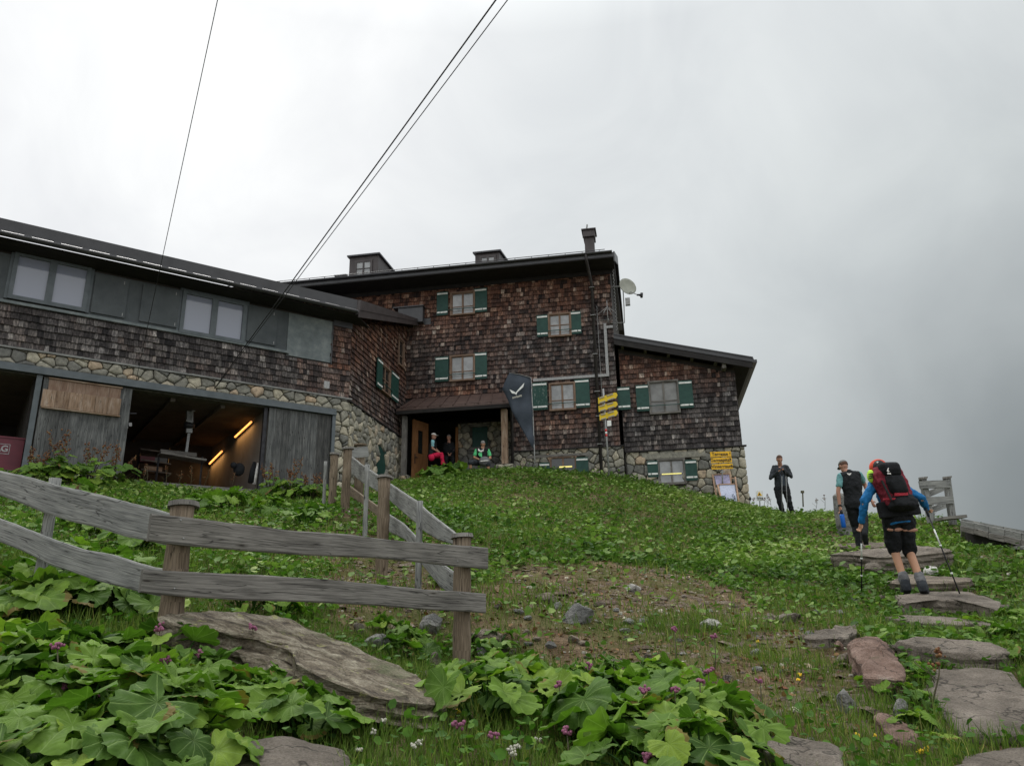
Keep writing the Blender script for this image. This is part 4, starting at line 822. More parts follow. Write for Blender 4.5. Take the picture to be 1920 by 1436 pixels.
# flashing box where the roof meets the main facade
mb = MB(); a = MF.hit(748, 590, .2); b_ = MF.hit(794, 576, .2); c_ = MF.hit(797, 604, .2)
mb.wbox(MF, a[0], b_[0], c_[1], b_[1], .03, .3); mb.wbox(MF, a[0] - .2, b_[0] + .04, b_[1], b_[1] + .04, .03, .36); mb.wbox(MF, b_[0] + .001, b_[0] + .25, c_[1] - .05, c_[1] + .2, .03, .06); build('flashing', mb, MT['roof_metal'], wr_)
mb = MB(); a = WF.hit(612, 722, .05); mb.wbox(WF, a[0] - .08, a[0] + .09, a[1] - .1, a[1] + .12, .05, .07); build('junction_box', mb, MT['zinc'], wing)
# garage doors (plank) and bays
g0 = WF.hit(240, 800, .1)[0]; g1 = WF.hit(503, 800, .1)[0]; g2 = WF.hit(619, 830, .1)[0]; gL0 = WF.hit(68, 800, .1)[0]
def plankdoor(s0, s1, z0, z1, o, n, lab, dark_last=0):
    mb = MB(); w = (s1 - s0) / n
    for k in range(n): mb.wbox(WF, s0 + k * w, s0 + (k + 1) * w - .004, z0, z1 - random.uniform(0, .01), o + random.uniform(0, .006), o + .04, random.choice([0, .1, .3, .5]) if k < n - dark_last else .8)
    d = build('barn_door', mb, MT['wood_plank'], wing); d['label'] = lab; return d
plankdoor(g1, g2, 4.9, 7.46, .05, 9, 'weathered grey plank sliding door at the right bay', 2)
dl = plankdoor(gL0, g0, 4.9, 7.44, .05, 9, 'weathered plank sliding door with a boarded reddish opening')
hr = (WF.hit(88, 740, .1)[0], WF.hit(225, 750, .1)[0]); zz1 = WF.hit(150, 718, .1)[1]; zz0 = WF.hit(150, 762, .1)[1]
mb = MB(); w_ = (hr[1] - hr[0]) / 6
for k in range(6): mb.wbox(WF, hr[0] + k * w_, hr[0] + (k + 1) * w_ - .004, zz0 - .05, zz1, .095, .105)
build('inner_board', mb, MT['wood_frame'], dl)
mb = MB(); za = WF.hit(150, 738, .2)[1]; zb2 = WF.hit(150, 770, .2)[1]
for k in range(6): mb.wbox(WF, hr[0] - .1 + k * (w_ + .02), hr[0] - .1 + (k + 1) * (w_ + .02) - .004, zb2, za, .18, .21, random.choice([0, .15, .4]))
mb.wbox(WF, hr[0] - .08, hr[1] + .04, zb2 - .03, zb2, .1, .2); mb.wbox(WF, hr[0] - .02, hr[1] + .02, zz1, zz1 + .03, .09, .14)
build('hatch_flap', mb, MT['wood_tan'], dl)
mb = MB(); mb.wbox(WF, gL0 - .16, gL0 - .04, 4.8, 7.46, .0, .12); build('door_post', mb, MT['beam_steel'], wing); mb = MB(); mb.wbox(WF, g1 - .12, g1 - .02, 4.8, 7.46, -.1, .02); build('door_post', mb, MT['dark_iron'], wing)
# garage interior
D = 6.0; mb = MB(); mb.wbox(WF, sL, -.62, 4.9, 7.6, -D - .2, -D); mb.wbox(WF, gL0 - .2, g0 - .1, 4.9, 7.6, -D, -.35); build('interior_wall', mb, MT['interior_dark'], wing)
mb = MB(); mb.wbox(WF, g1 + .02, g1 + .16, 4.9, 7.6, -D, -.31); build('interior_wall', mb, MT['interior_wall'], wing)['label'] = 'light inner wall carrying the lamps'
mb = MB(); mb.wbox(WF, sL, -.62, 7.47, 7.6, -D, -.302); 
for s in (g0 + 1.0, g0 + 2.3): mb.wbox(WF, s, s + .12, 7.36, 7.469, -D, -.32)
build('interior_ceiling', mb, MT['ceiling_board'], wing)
mb = MB(); mb.wbox(WF, sL, -.62, 4.7, 5.12, -D, .1); build('garage_floor', mb, MT['concrete'], wing)
# ================================================================ THINGS IN THE GARAGE
GW = Wall(WF.pt(g1 + .018, 0, 0), 54.7 - 90, -WF.d)
for k, (a, b_) in enumerate((((441, 819), (471, 791)), ((393, 869), (416, 846)))):
    A_ = GW.hit(*a, .07); B_ = GW.hit(*b_, .07); zz = min(7.38, (A_[1] + B_[1]) / 2 + (.02 if k == 0 else 0)); pa, pb_ = GW.pt(A_[0], A_[1], .07), GW.pt(B_[0], B_[1], .07)
    t = thing('tube_lamp', ('upper' if k == 0 else 'lower') + ' glowing orange tube lamp on the garage inner wall', 'lamp', tuple(pa), 'tube lamps in the garage')
    mb = MB(); mb.tube([pa, pb_], .032, 8); build('tube', mb, MT['lamp_warm'], t)
    mb = MB(); mb.bar(pa - GW.n * .05 , pb_ - GW.n * .05, .04, .06); build('housing', mb, MT['black'], t)
    la = bpy.data.lights.new('glow', 'AREA'); la.shape = 'RECTANGLE'; la.size = (pb_ - pa).length; la.size_y = .05; la.energy = 9; la.color = (1, .5, .16); lo = bpy.data.objects.new('glow', la); COL.objects.link(lo); lo.parent = t; nn_ = (GW.n * .3 + Vector((0, 0, -1))).normalized(); xx = (pb_ - pa).normalized(); zz_ = -nn_; yy_ = zz_.cross(xx).normalized(); zz_ = xx.cross(yy_); m = Matrix((xx, yy_, zz_)).transposed().to_4x4(); m.translation = (pa + pb_) / 2 + GW.n * .06 - wloc(t); lo.matrix_local = m
def WQ(u, v, o): s, z = WF.hit(u, v, o); return WF.pt(s, z, o)
t = thing('cable_winch', 'dark cable winch post hanging above the bench in the garage', 'winch', tuple(WQ(350, 850, -1.6)))
mb = MB(); mb.bar(WQ(349, 848, -1.6), WQ(354, 812, -1.6), .07, .07); mb.bar(WQ(354, 812, -1.6), WQ(356, 745, -1.6), .16, .16); build('post', mb, MT['grey_metal'], t)
mb = MB(); mb.tube([WQ(346, 797, -1.5), WQ(364, 797, -1.5)], .09, 10); mb.bar(WQ(338, 752, -1.5), WQ(372, 756, -1.5), .12, .1); build('pulley_block', mb, MT['dark_iron'], t)
mb = MB(); mb.bar(WQ(349, 788, -1.4), WQ(361, 792, -1.4), .03, .03); mb.bar(WQ(361, 792, -1.4), WQ(361, 770, -1.4), .03, .03); mb.bar(WQ(361, 770, -1.4), WQ(366, 770, -1.4), .03, .03); build('crank', mb, MT['zinc'], t)
t = thing('work_bench', 'long dark bench with a pale front edge under the winch', 'bench', tuple(WQ(340, 900, -1.7)))
mb = MB(); mb.bar(WQ(298, 851, -1.2), WQ(383, 865, -1.2), .5, .05); build('bench_top', mb, MT['wood_dark'], t)
mb = MB(); mb.bar(WQ(300, 846, -1.6), WQ(368, 853, -1.6), .12, .1); build('crossbeam', mb, MT['wood_dark'], t)
for u in (298, 380): mb = MB(); a = WQ(u, 856, -1.2); mb.bar(a, Vector((a.x, a.y, 5.12)), .04, .04); build('leg', mb, MT['dark_iron'], t)
t = thing('hanging_tackle', 'small metal pulley tackle hanging at the left edge of the open bay', 'tackle', tuple(WQ(240, 830, -.2)))
mb = MB(); mb.tube([WQ(243, 750, -.3), WQ(241, 800, -.3)], .02, 6); mb.bar(WQ(232, 775, -.3), WQ(256, 775, -.3), .03, .03); build('rod', mb, MT['dark_iron'], t)
mb = MB(); mb.bar(WQ(230, 796, -.3), WQ(238, 796, -.3), .08, .1); mb.bar(WQ(241, 796, -.3), WQ(247, 796, -.3), .06, .09); mb.bar(WQ(237, 801, -.3), WQ(239, 803, -.3), .03, .05); build('shackle', mb, MT['zinc'], t)
mb = MB(); mb.ball(WQ(448, 880, -.5), (.16, .12, .19), 12, 8); mb.ball(WQ(438, 872, -.45), (.09, .08, .09)); tag(build('backpack', mb, MT['f_black']), 'black backpack hanging by the light inner garage wall', 'backpack')
mb = MB(); mb.tube([WQ(477, 866, -.35), WQ(474, 885, -.35), WQ(471, 905, -.35)], [.05, .09, .1], 8); tag(build('jacket', mb, MT['f_black']), 'dark jacket hanging beside the open bay post', 'jacket')
mb = MB(); mb.tube([WQ(484, 868, -.3), WQ(481, 885, -.3), WQ(477, 908, -.3)], [.02, .05, .06], 7); tag(build('towel', mb, MT['f_white']), 'pale cloth hanging next to the dark jacket', 'cloth')
t = thing('metal_shelf', 'dark shelf with low crates at the left back of the open bay', 'shelf', tuple(WQ(285, 900, -3.5)))
for v in (848, 868, 886): mb = MB(); mb.bar(WQ(262, v - 4, -3.5), WQ(318, v + 4, -3.5), .45, .035); build('shelf_board', mb, MT['wood_dark'], t)
for u in (263, 317): mb = MB(); a = WQ(u, 840, -3.5); mb.bar(a, Vector((a.x, a.y, 5.12)), .05, .05); build('shelf_leg', mb, MT['dark_iron'], t)
for k, (u, v, w_, mt) in enumerate(((275, 862, .4, 'maroon'), (300, 865, .34, 'beam_steel'), (285, 881, .5, 'wood_tan'))):
    mb = MB(); a = WQ(u, v, -3.45); mb.bar(a - WF.d * w_ / 2, a + WF.d * w_ / 2, .3, .16); tag(build('crate', mb, MT[mt]), ('maroon crate on the dark shelf in the open bay', 'grey crate on the dark shelf in the open bay', 'brown crate low on the dark shelf in the open bay')[k], 'crate')
t = thing('storage_box', 'maroon metal box with pale letters in the far left bay', 'box', tuple(WQ(20, 880, -.4)))
x0 = WF.hit(-40, 840, -.3)[0]; x1 = WF.hit(44, 840, -.3)[0]; z1_ = WF.hit(20, 822, -.3)[1]
mb = MB(); mb.wbox(WF, x0, x1, 5.12, z1_, -1.1, -.3); build('body', mb, MT['maroon'], t)
mb = MB(); mb.wbox(WF, x0 - .02, x1 + .02, z1_ + .001, z1_ + .04, -1.12, -.28); build('lid', mb, MT['maroon'], t)
fr_ = MB(); a = WF.hit(-12, 840, -.295); b_ = WF.hit(19, 838, -.295); zz = (WF.hit(10, 832, -.29)[1], WF.hit(10, 851, -.29)[1])
for r_ in ((a[0], b_[0], zz[0] - .012, zz[0]), (a[0], b_[0], zz[1], zz[1] + .012), (b_[0] - .012, b_[0], zz[1] + .012, zz[0] - .012)): fr_.wbox(WF, *r_, -.298, -.294)
build('logo_frame', fr_, MT['zinc'], t)
def text(par, s, c, right, up, size, mat, mirror=False, bold=.0):
    cu = bpy.data.curves.new('lettering', 'FONT'); cu.body = s; cu.size = size; cu.extrude = .002; cu.offset = bold; cu.align_x = 'CENTER'; cu.align_y = 'CENTER'; cu.materials.append(MT[mat])
    o = bpy.data.objects.new('lettering', cu); COL.objects.link(o); o.parent = par
    r_ = V(right).normalized() * (-1 if mirror else 1); u_ = V(up).normalized(); z_ = r_.cross(u_)
    m = Matrix((r_, u_, z_)).transposed().to_4x4(); m.translation = V(c) - wloc(par); o.matrix_local = m; return o
text(t, 'AG', WF.pt(b_[0] - .17, (zz[0] + zz[1]) / 2, -.296), WF.d, (0, 0, 1), .2, 'zinc', bold=.006)
# ================================================================ CABLES
def cable(pts, r, lab):
    a, b_, c = [V(p) for p in pts]; P2 = [a + (b_ - a) * (i / 20) for i in range(21)] + [b_ + (c - b_) * (i / 10) for i in range(1, 11)]
    mb = MB(); mb.tube(P2, r, 6); return tag(build('steel_cable', mb, MT['dark_iron']), lab, 'cable', 'cables of the goods lift')
def cx(u0, v0, o0, u1, v1, Y1, r, lab):
    A_ = WQ(u0, v0, o0); B_ = P(u1, v1, Y1); mb = MB(); d = B_ - A_; n = 24
    pp = [A_ + d * (k / n * 1.45) for k in range(n + 1)]; mb.tube(pp, r, 6); return tag(build('steel_cable', mb, MT['dark_iron']), lab, 'cable', 'cables of the goods lift')
cx(385, 752, -.9, 930, 0, 8.5, .0115, 'thickest black cable rising from the garage winch to the sky')
cx(394, 741, -.6, 952, 0, 8.5, .0075, 'thinner cable running just right of the thick one')
cx(255, 714, .25, 408, 0, 9.5, .007, 'lone thin cable on the left crossing the wing roof')
# ================================================================ FENCES
def zoompts(l, sc, ox, oy): return [(x / sc + ox, y / sc + oy) for x, y in l]
z1p = lambda l: zoompts(l, 3.84, 0, 860); z2p = lambda l: zoompts(l, 3.59, 460, 820)
def interp(l, n):
    L = [0]
    for i in range(1, len(l)): L.append(L[-1] + math.hypot(l[i][0] - l[i - 1][0], l[i][1] - l[i - 1][1]))
    out = []
    for k in range(n):
        t = L[-1] * k / (n - 1); j = max(0, min(len(l) - 2, int(np.searchsorted(L, t)) - 1)); f_ = (t - L[j]) / (L[j + 1] - L[j]); out.append((l[j][0] + (l[j + 1][0] - l[j][0]) * f_, l[j][1] + (l[j + 1][1] - l[j][1]) * f_))
    return out
def plank(par, W_, top_, bot, o, th, mat, name='rail', t=0.0, lab=None, n=40):
    T = interp(top_, n); B = interp(bot, n); vs = []; L = []; q0 = None; off = random.random() * 30
    for (a, b_) in zip(T, B):
        p = W_.pt(*W_.hit(*a, o), o); q = W_.pt(*W_.hit(*b_, o), o); w_ = .004 * noise.noise(p * 9)
        m1 = p + (q - p) * .33; m2 = p + (q - p) * .66
        L.append((p - q0).length + L[-1] if q0 else 0); q0 = p
        bk = -W_.n * th; p = p + Vector((0, 0, w_)); e = W_.n * -.006
        vs += [p + e, p + (q - p) * .06, m1, m2, q + (p - q) * .06, q + e, q + bk - e, p + bk - e]
    fs = []; uv = []; m_ = 8; hs = [0, .012, .07, .14, .19, .205, .25, .3]
    for i in range(n - 1):
        for k in range(8):
            k2 = (k + 1) % 8; fs.append((i * m_ + k, (i + 1) * m_ + k, (i + 1) * m_ + k2, i * m_ + k2)); h1 = hs[k] + off; h2 = (hs[k2] if k2 else .4) + off
            uv.append([(L[i] + off, h1), (L[i + 1] + off, h1), (L[i + 1] + off, h2), (L[i] + off, h2)])
    for e_, r_ in ((0, 1), ((n - 1) * m_, -1)):
        f_ = [e_ + k for k in range(8)][::r_]; fs.append(tuple(f_)); uv.append([(hs[k - e_ if e_ else k], k * .01) for k in f_])
    mb = MB(); mb.add(vs, fs, uv, t)
    x = build(name, mb, MT[mat], par)
    if lab: x['label'] = lab
    return x
def post(par, ptop, pbot, r, mat, cap=True, n=12, name='fence_post', capr=1.35, t=0.0):
    mb = MB(); a, b_ = V(pbot), V(ptop); K = 12; mb.tube([a + (b_ - a) * (k / K) for k in range(K + 1)], [r * (1 + .05 * math.sin(k * 1.7)) for k in range(K + 1)], n, wob=.12, t=t); x = build(name, mb, MT[mat], par)
    if cap:
        mb = MB(); tl = Vector((random.uniform(-.15, .15), random.uniform(-.12, .12), 1)).normalized(); c = b_ + Vector((0, 0, .008)); mb.tube([c - tl * .012, c + tl * .022], [r * capr, r * capr * .93], n, wob=.12, smooth=False); build('post_cap', mb, MT['wood_dark'], x)
    return x
AX = Vector((-2.1, 5.1, 0)); BX = Vector((-.42, 6.75, 0)); LX = Vector((-3.85, 6.05, 0))
def W2(a, b_):
    w = Wall(a, math.degrees(math.atan2(b_.x - a.x, b_.y - a.y)));
    if (w.O + (b_ - a) * .5 - Vector((0, 0, 0))).dot(w.n) > 0: w.n = -w.n
    return w
FR_ = W2(AX, BX); FL = W2(LX, AX)
fence = thing('wooden_fence', 'near rail fence of two weathered wavy boards on round posts', 'fence', (AX.x, AX.y, gz(AX.x, AX.y)))
def onw(W_, u, v, o=0.0): return W_.pt(*W_.hit(u, v, o), o)
def plumb(ptop, extra=.3): return Vector((ptop.x, ptop.y, gz(ptop.x, ptop.y) - extra))
p = onw(FR_, 343, 950); post(fence, p, plumb(p), .074, 'wood_post')
p = onw(FR_, 866, 1008); post(fence, p, plumb(p), .074, 'wood_post')
p = onw(FL, 104, 897); post(fence, p, plumb(p), .042, 'wood_grey', cap=False)
plank(fence, FL, z1p([(-120, 60), (0, 88), (200, 130), (400, 190), (700, 255), (900, 310), (1100, 360), (1240, 398)]), z1p([(-130, 225), (0, 265), (100, 300), (330, 395), (500, 450), (700, 495), (900, 560), (1070, 592), (1215, 628)]), .10, .035, 'wood_grey', lab='wide pale upper board curving down from the left')
plank(fence, FL, z1p([(-120, 385), (0, 435), (200, 510), (400, 590), (600, 655), (800, 690), (950, 740), (1100, 780), (1200, 797)]), z1p([(-130, 555), (0, 600), (150, 660), (350, 760), (500, 810), (700, 880), (900, 930), (1010, 960), (1160, 992)]), .10, .035, 'wood_grey', lab='wide pale lower board curving down from the left')
plank(fence, FR_, z1p([(1095, 395), (1300, 415), (1500, 440)]) + z2p([(120, 598), (300, 625), (700, 650), (900, 680), (1100, 700), (1300, 715), (1635, 740)]), z1p([(1070, 590), (1300, 620)]) + z2p([(0, 760), (400, 790), (900, 810), (1200, 840), (1400, 865), (1635, 885)]), .135, .045, 'wood_dark', lab='darker upper board on the right')
plank(fence, FR_, z1p([(1035, 795), (1300, 810)]) + z2p([(0, 920), (500, 950), (870, 985), (1200, 1020), (1500, 1040), (1620, 1052)]), z1p([(1010, 960), (1300, 990)]) + z2p([(0, 1095), (400, 1105), (900, 1130), (1250, 1160), (1500, 1170), (1620, 1182)]), .135, .045, 'wood_dark', lab='darker lower board on the right')
mb = MB()
for u, v in ((339, 975), (344, 1009), (327, 1103), (862, 1113), (858, 1052)): c = onw(FR_, u, v, .137); mb.ball(c, .006, 8, 4)
build('nail_head', mb, MT['zinc'], fence)
CX = Vector((-1.57, 9.9, 0)); DX = Vector((-2.63, 12.8, 0))
F2 = W2(BX, CX); F3 = W2(CX, DX)
f2_ = thing('wooden_fence', 'second rail fence climbing the slope towards the stone wall', 'fence', (CX.x, CX.y, gz(CX.x, CX.y)))
p = P(721, 897, 9.9); post(f2_, p, plumb(p), .077, 'wood_post')
p = P(652, 842, 12.8); post(f2_, p, plumb(p), .072, 'wood_post', capr=1.5)
p = P(627, 853, 13.5); post(f2_, p, plumb(p), .07, 'wood_post')
p = P(787, 939, 8.25); post(f2_, p, plumb(p), .034, 'wood_grey', cap=False, name='fence_stake')
p = P(689, 871, 11.2); post(f2_, p, plumb(p), .034, 'wood_grey', cap=False, name='fence_stake')
p = P(611, 865, 13.9); post(f2_, p, plumb(p), .03, 'wood_grey', cap=False, name='fence_stake')
plank(f2_, F2, z2p([(970, 310), (1100, 398), (1150, 428), (1210, 488), (1300, 560), (1420, 655)]), z2p([(970, 425), (1100, 540), (1150, 580), (1210, 640), (1300, 690), (1420, 728)]), -.08, .03, 'wood_grey')
plank(f2_, F2, z2p([(960, 515), (1060, 580), (1140, 665), (1330, 860), (1410, 915)]), z2p([(955, 630), (1080, 690), (1190, 860), (1310, 1010), (1410, 1070)]), -.08, .03, 'wood_grey')
plank(f2_, F3, z2p([(690, 110), (790, 190), (915, 270)]), z2p([(680, 220), (780, 300), (905, 375)]), -.08, .03, 'wood_grey')
plank(f2_, F3, z2p([(680, 310), (780, 385), (905, 475)]), z2p([(675, 378), (775, 440), (895, 535)]), -.08, .03, 'wood_post')
f4 = thing('short_fence', 'short cross boards and brown stump at the far end of the second fence', 'fence', tuple(P(672, 900, 14.5)))
mb = MB(); q = P(676, 836, 14.5); mb.tube([Vector((q.x, q.y, gz(q.x, q.y))), q], .09, 10, wob=.1); mb.tube([q, q + Vector((0, 0, .03))], .13, 10, wob=.15, smooth=False); build('fence_post', mb, MT['wood_post'], f4)
mb = MB(); mb.bar(P(655, 850, 14.2), P(690, 846, 14.4), .03, .2); build('rail', mb, MT['wood_grey'], f4)
# right-hand fence on the crest
Yf = 17.2; f5 = thing('wooden_fence', 'grey board fence corner on the crest at the right against the fog', 'fence', tuple(P(1760, 972, Yf)))
for (a, b_, c, d) in ((1730, 898, 1746, 968), (1775, 897, 1787, 972)):
    mb = MB(); mb.bar(P(c, d + 12, Yf), P(a, b_, Yf), .12, .12, FW); x = build('fence_post', mb, MT['wood_grey'], f5)
    mb = MB(); mb.hexa([P(a - 8, b_ + 1, Yf - .1), P(a + 9, b_ - 1, Yf - .1), P(a + 9, b_ - 1, Yf + .12), P(a - 8, b_ + 1, Yf + .12), P(a - 8, b_ - 3, Yf - .1), P(a + 10, b_ - 5, Yf - .1), P(a + 10, b_ - 5, Yf + .12), P(a - 8, b_ - 3, Yf + .12)]); build('post_cap', mb, MT['wood_dark'], x)
mb = MB(); mb.bar(P(1724, 909, Yf - .09), P(1781, 907, Yf - .09), .05, .17); build('rail', mb, MT['wood_grey'], f5)
mb = MB(); mb.bar(P(1733, 939, Yf - .09), P(1787, 937, Yf - .09), .05, .165); build('rail', mb, MT['wood_grey'], f5)
mb = MB(); mb.bar(P(1738, 927, Yf + .1), P(1774, 912, Yf + .9), .05, .13); build('rail', mb, MT['wood_grey'], f5)['label'] = 'receding upper rail behind'
mb = MB(); mb.bar(P(1742, 957, Yf + .1), P(1780, 944, Yf + .9), .05, .13); build('rail', mb, MT['wood_grey'], f5)['label'] = 'receding lower rail behind'
mb = MB(); mb.bar(P(1760, 973, Yf - .3), P(1805, 969, Yf - .3), .35, .06); build('base_plank', mb, MT['wood_dark'], f5)
# low timber shed roof right
Ys = 12.6
sd = thing('timber_shed', 'low timber roof edge with layered boards at the right border', 'shed', tuple(P(1880, 1030, Ys)))
def sb(u0, v0, u1, v1, w_, h_, mat, nm_, dy=0.0, yy=(Ys + 2.2, Ys - .6)):
    mb = MB(); a, b_ = P(u0, v0, yy[0] + dy), P(u1, v1, yy[1] + dy); n = 6
    for k in range(n): mb.bar(a + (b_ - a) * (k / n) + Vector((0, 0, random.uniform(-.012, .012))), a + (b_ - a) * ((k + .97) / n), w_, h_)
    return build(nm_, mb, MT[mat], sd)
sb(1803, 982, 1990, 1022, .04, .13, 'wood_grey', 'fascia_board'); sb(1803, 990, 1990, 1036, .06, .10, 'wood_dark', 'lower_board', .02)
mb = MB(); A_, B_ = P(1803, 977, Ys + 2.2), P(1990, 1014, Ys - .6); bk = Vector((1.2, 2.4, -.5)); mb.poly([A_, B_, B_ + bk, A_ + bk], .05, (0, 0, 1)); build('roof', mb, MT['wood_grey'], sd)
mb = MB(); A_, B_ = P(1812, 996, Ys + 2.3), P(1990, 1040, Ys - .4); dn_ = Vector((0, 0, -1.2)); mb.poly([A_, B_, B_ + dn_, A_ + dn_], .1, (.2, 1, 0)); build('wall', mb, MT['wood_black'], sd)
sb(1880, 1021, 1990, 1032, .25, .05, 'wood_grey', 'step_board', -.5)
# ================================================================ ROCKS
EXCL = []
def slab(label, outline, mat, rise=.08, thick=.25, plane=None, name='stone_step', cat='stone step', group=None, rough=.012, n=56, ledge=.02, dome=.0, wob=.012):
    if plane:
        a, b_, c = [P(*x) for x in plane]; nn = (b_ - a).cross(c - a)
        def f(u, v): d = ray(u, v); return EYE + d * ((a - EYE).dot(nn) / d.dot(nn))
    else:
        f = lambda u, v: hitT(u, v, rise)
    W3 = [f(u, v) for u, v in outline]
    L = [0]; m_ = len(W3)
    for i in range(m_): L.append(L[-1] + (W3[(i + 1) % m_] - W3[i]).length)
    R_ = []; sd = random.random() * 99
    for k in range(n):
        t = L[-1] * k / n; j = max(0, int(np.searchsorted(L, t, 'right')) - 1); q = W3[j] + (W3[(j + 1) % m_] - W3[j]) * ((t - L[j]) / (L[j + 1] - L[j]))
        R_.append(q)
    c = sum(R_, Vector()) / n; size = L[-1] / 4
    if not plane:       # flatten towards a plane so that the top reads as one split face
        A_ = np.array([[p.x, p.y, 1] for p in R_]); z = np.array([p.z for p in R_]); co = np.linalg.lstsq(A_, z, rcond=None)[0]
        for p in R_: p.z = p.z * .06 + .94 * float(co @ [p.x, p.y, 1])
    R2 = []
    for k in range(n):
        p = R_[k]; d = (p - c); d.z = 0; d = d.normalized() if d.length else Vector((1, 0, 0)); R2.append(p + d * (noise.noise(p * 7 + Vector((sd, 0, 0))) * wob * 3 + noise.noise(p * 22) * wob + random.uniform(-.7, .7) * wob))
    vs = []; fs = []
    rings = [(0, 1.0)]
    nd_ = max(4, int(thick / .03)); offs = [0]
    for l in range(nd_, -1, -1):
        dz = -thick * l / nd_; lo = ledge * noise.noise(Vector((sd, l * .9, 0))) * 2 - ledge * (l / nd_) * .5
        for k in range(n):
            p = R2[k]; d = (p - c); d.z = 0; d = d.normalized() if d.length else d
            e = lo + ledge * 1.2 * noise.noise(Vector((p.x * 5, p.y * 5, l * .8 + sd))) if l else 0
            vs.append(p + d * e + Vector((0, 0, dz)))
    for fr, z_ in ((.975, .006), (.93, .01), (.82, .012), (.66, .013), (.48, .013), (.3, .013), (.14, .013)):
        for k in range(n):
            p = c + (R2[k] - c) * fr; vs.append(p + Vector((0, 0, z_ + dome * (1 - fr * fr) + rough * (noise.noise(p * 6 + Vector((sd, 0, 0))) + .6 * noise.noise(p * 17)))))
    vs.append(c + Vector((0, 0, .013 + dome))); nr = nd_ + 1 + 7
    for r in range(nr - 1):
        for k in range(n): k2 = (k + 1) % n; fs.append((r * n + k, r * n + k2, (r + 1) * n + k2, (r + 1) * n + k))
    for k in range(n): fs.append(((nr - 1) * n + k, (nr - 1) * n + (k + 1) % n, nr * n))
    # orient outward
    mb = MB(); mb.add(vs, fs, None, 0, 0, 0, False); o = build(name, mb, MT[mat])
    bm = bmesh.new(); bm.from_mesh(o.data); bmesh.ops.recalc_face_normals(bm, faces=bm.faces); bm.to_mesh(o.data); bm.free()
    tag(o, label, cat, group); EXCL.append([(c.x + (p.x - c.x) * .92, c.y + (p.y - c.y) * .92) for p in W3]); return o
SG = 'flat stone steps of the hillside path'
slab('largest flat slab of the path, wide and smooth, below the step with the dark front', [(1749, 1260), (1822, 1249), (1896, 1260), (1925, 1290), (1990, 1300), (1995, 1382), (1860, 1384), (1801, 1379), (1771, 1340), (1730, 1297)], 'rock_slab', .04, .2, group=SG)
slab('reddish slab cut by the lower right corner', [(1770, 1440), (1822, 1414), (1925, 1402), (2000, 1402), (2020, 1500), (1760, 1500)], 'rock_slab', .03, .2, group=SG)
slab('thick step with a dark layered front above the largest slab', [(1680, 1204), (1711, 1196), (1806, 1199), (1860, 1207), (1899, 1221), (1887, 1228), (1800, 1226), (1722, 1214)], 'rock_slab', .12, .26, group=SG)
slab('thin pale step edge between two thicker steps', [(1661, 1157), (1700, 1153), (1800, 1160), (1857, 1168), (1850, 1174), (1760, 1170), (1700, 1166)], 'rock_slab', .10, .26, group=SG)
slab('broad rounded step under the backpacker boots', [(1680, 1114), (1740, 1111), (1790, 1106), (1812, 1107), (1876, 1130), (1870, 1139), (1800, 1134), (1740, 1133), (1690, 1130)], 'rock_slab', .17, .34, group=SG)
slab('dark layered rock ledge just above the backpacker boots', [(1665, 1090), (1700, 1078), (1822, 1083), (1820, 1090), (1760, 1094), (1680, 1096)], 'rock_brown', .14, .26, group=SG)
slab('long grey boulder step below the man in the vest', [(1553, 1037), (1640, 1033), (1740, 1026), (1784, 1028), (1788, 1034), (1720, 1040), (1650, 1046), (1600, 1042)], 'rock_slab', .27, .6, group=SG, dome=.05, n=70, wob=.02, ledge=.03, rough=.03)
slab('brown earthy ledge behind the vest man', [(1556, 1022), (1620, 1016), (1676, 1018), (1672, 1024), (1600, 1028)], 'rock_brown', .12, .3, group=SG)
slab('huge tilted split rock slab with yellow lichen behind the front leaves', [(299, 1157), (330, 1147), (450, 1148), (528, 1160), (606, 1189), (660, 1211), (710, 1233), (762, 1256), (832, 1308), (812, 1321), (760, 1317), (697, 1306), (632, 1282), (596, 1267), (554, 1243), (549, 1222), (470, 1196), (380, 1180), (310, 1170)], 'rock_lichen', 0, .12, ((299, 1160, 4.75), (830, 1310, 4.75), (560, 1165, 5.75)), 'rock_slab', 'rock', rough=.03, ledge=.05, n=110)
slab('second lichen covered layer under the huge tilted slab', [(300, 1172), (400, 1165), (560, 1185), (700, 1250), (800, 1308), (760, 1322), (690, 1312), (600, 1290), (530, 1262), (450, 1225), (370, 1196), (318, 1186)], 'rock_lichen', 0, .26, ((296, 1180, 4.75), (600, 1280, 4.75), (560, 1180, 5.85)), 'rock_slab', 'rock', rough=.02, ledge=.07, n=70)
slab('flat granite block at the bottom edge among grass', [(325, 1428), (360, 1407), (443, 1386), (500, 1384), (541, 1389), (600, 1400), (655, 1412), (660, 1445), (560, 1500), (400, 1500), (320, 1470)], 'rock_slab', .10, .3, None, 'granite_block', 'rock', dome=.02)
slab('reddish boulder with an orange streak left of the steps', [(1589, 1208), (1602, 1194), (1640, 1190), (1664, 1206), (1684, 1238), (1700, 1262), (1694, 1274), (1655, 1268), (1618, 1268), (1613, 1248), (1594, 1226)], 'rock_red', .15, .36, None, 'red_boulder', 'boulder', dome=.05, rough=.03)
slab('low brown rock ridge leading to the reddish boulder', [(1508, 1196), (1530, 1186), (1570, 1177), (1606, 1176), (1610, 1184), (1585, 1200), (1560, 1198), (1530, 1200)], 'rock_slab', .07, .2, None, 'rock_ridge', 'rock', rough=.03)
slab('brown flat rock half buried below the reddish boulder', [(1640, 1340), (1662, 1334), (1690, 1350), (1715, 1372), (1724, 1394), (1700, 1398), (1670, 1385), (1650, 1362)], 'rock_red', .05, .2, None, 'flat_rock', 'rock', rough=.02)
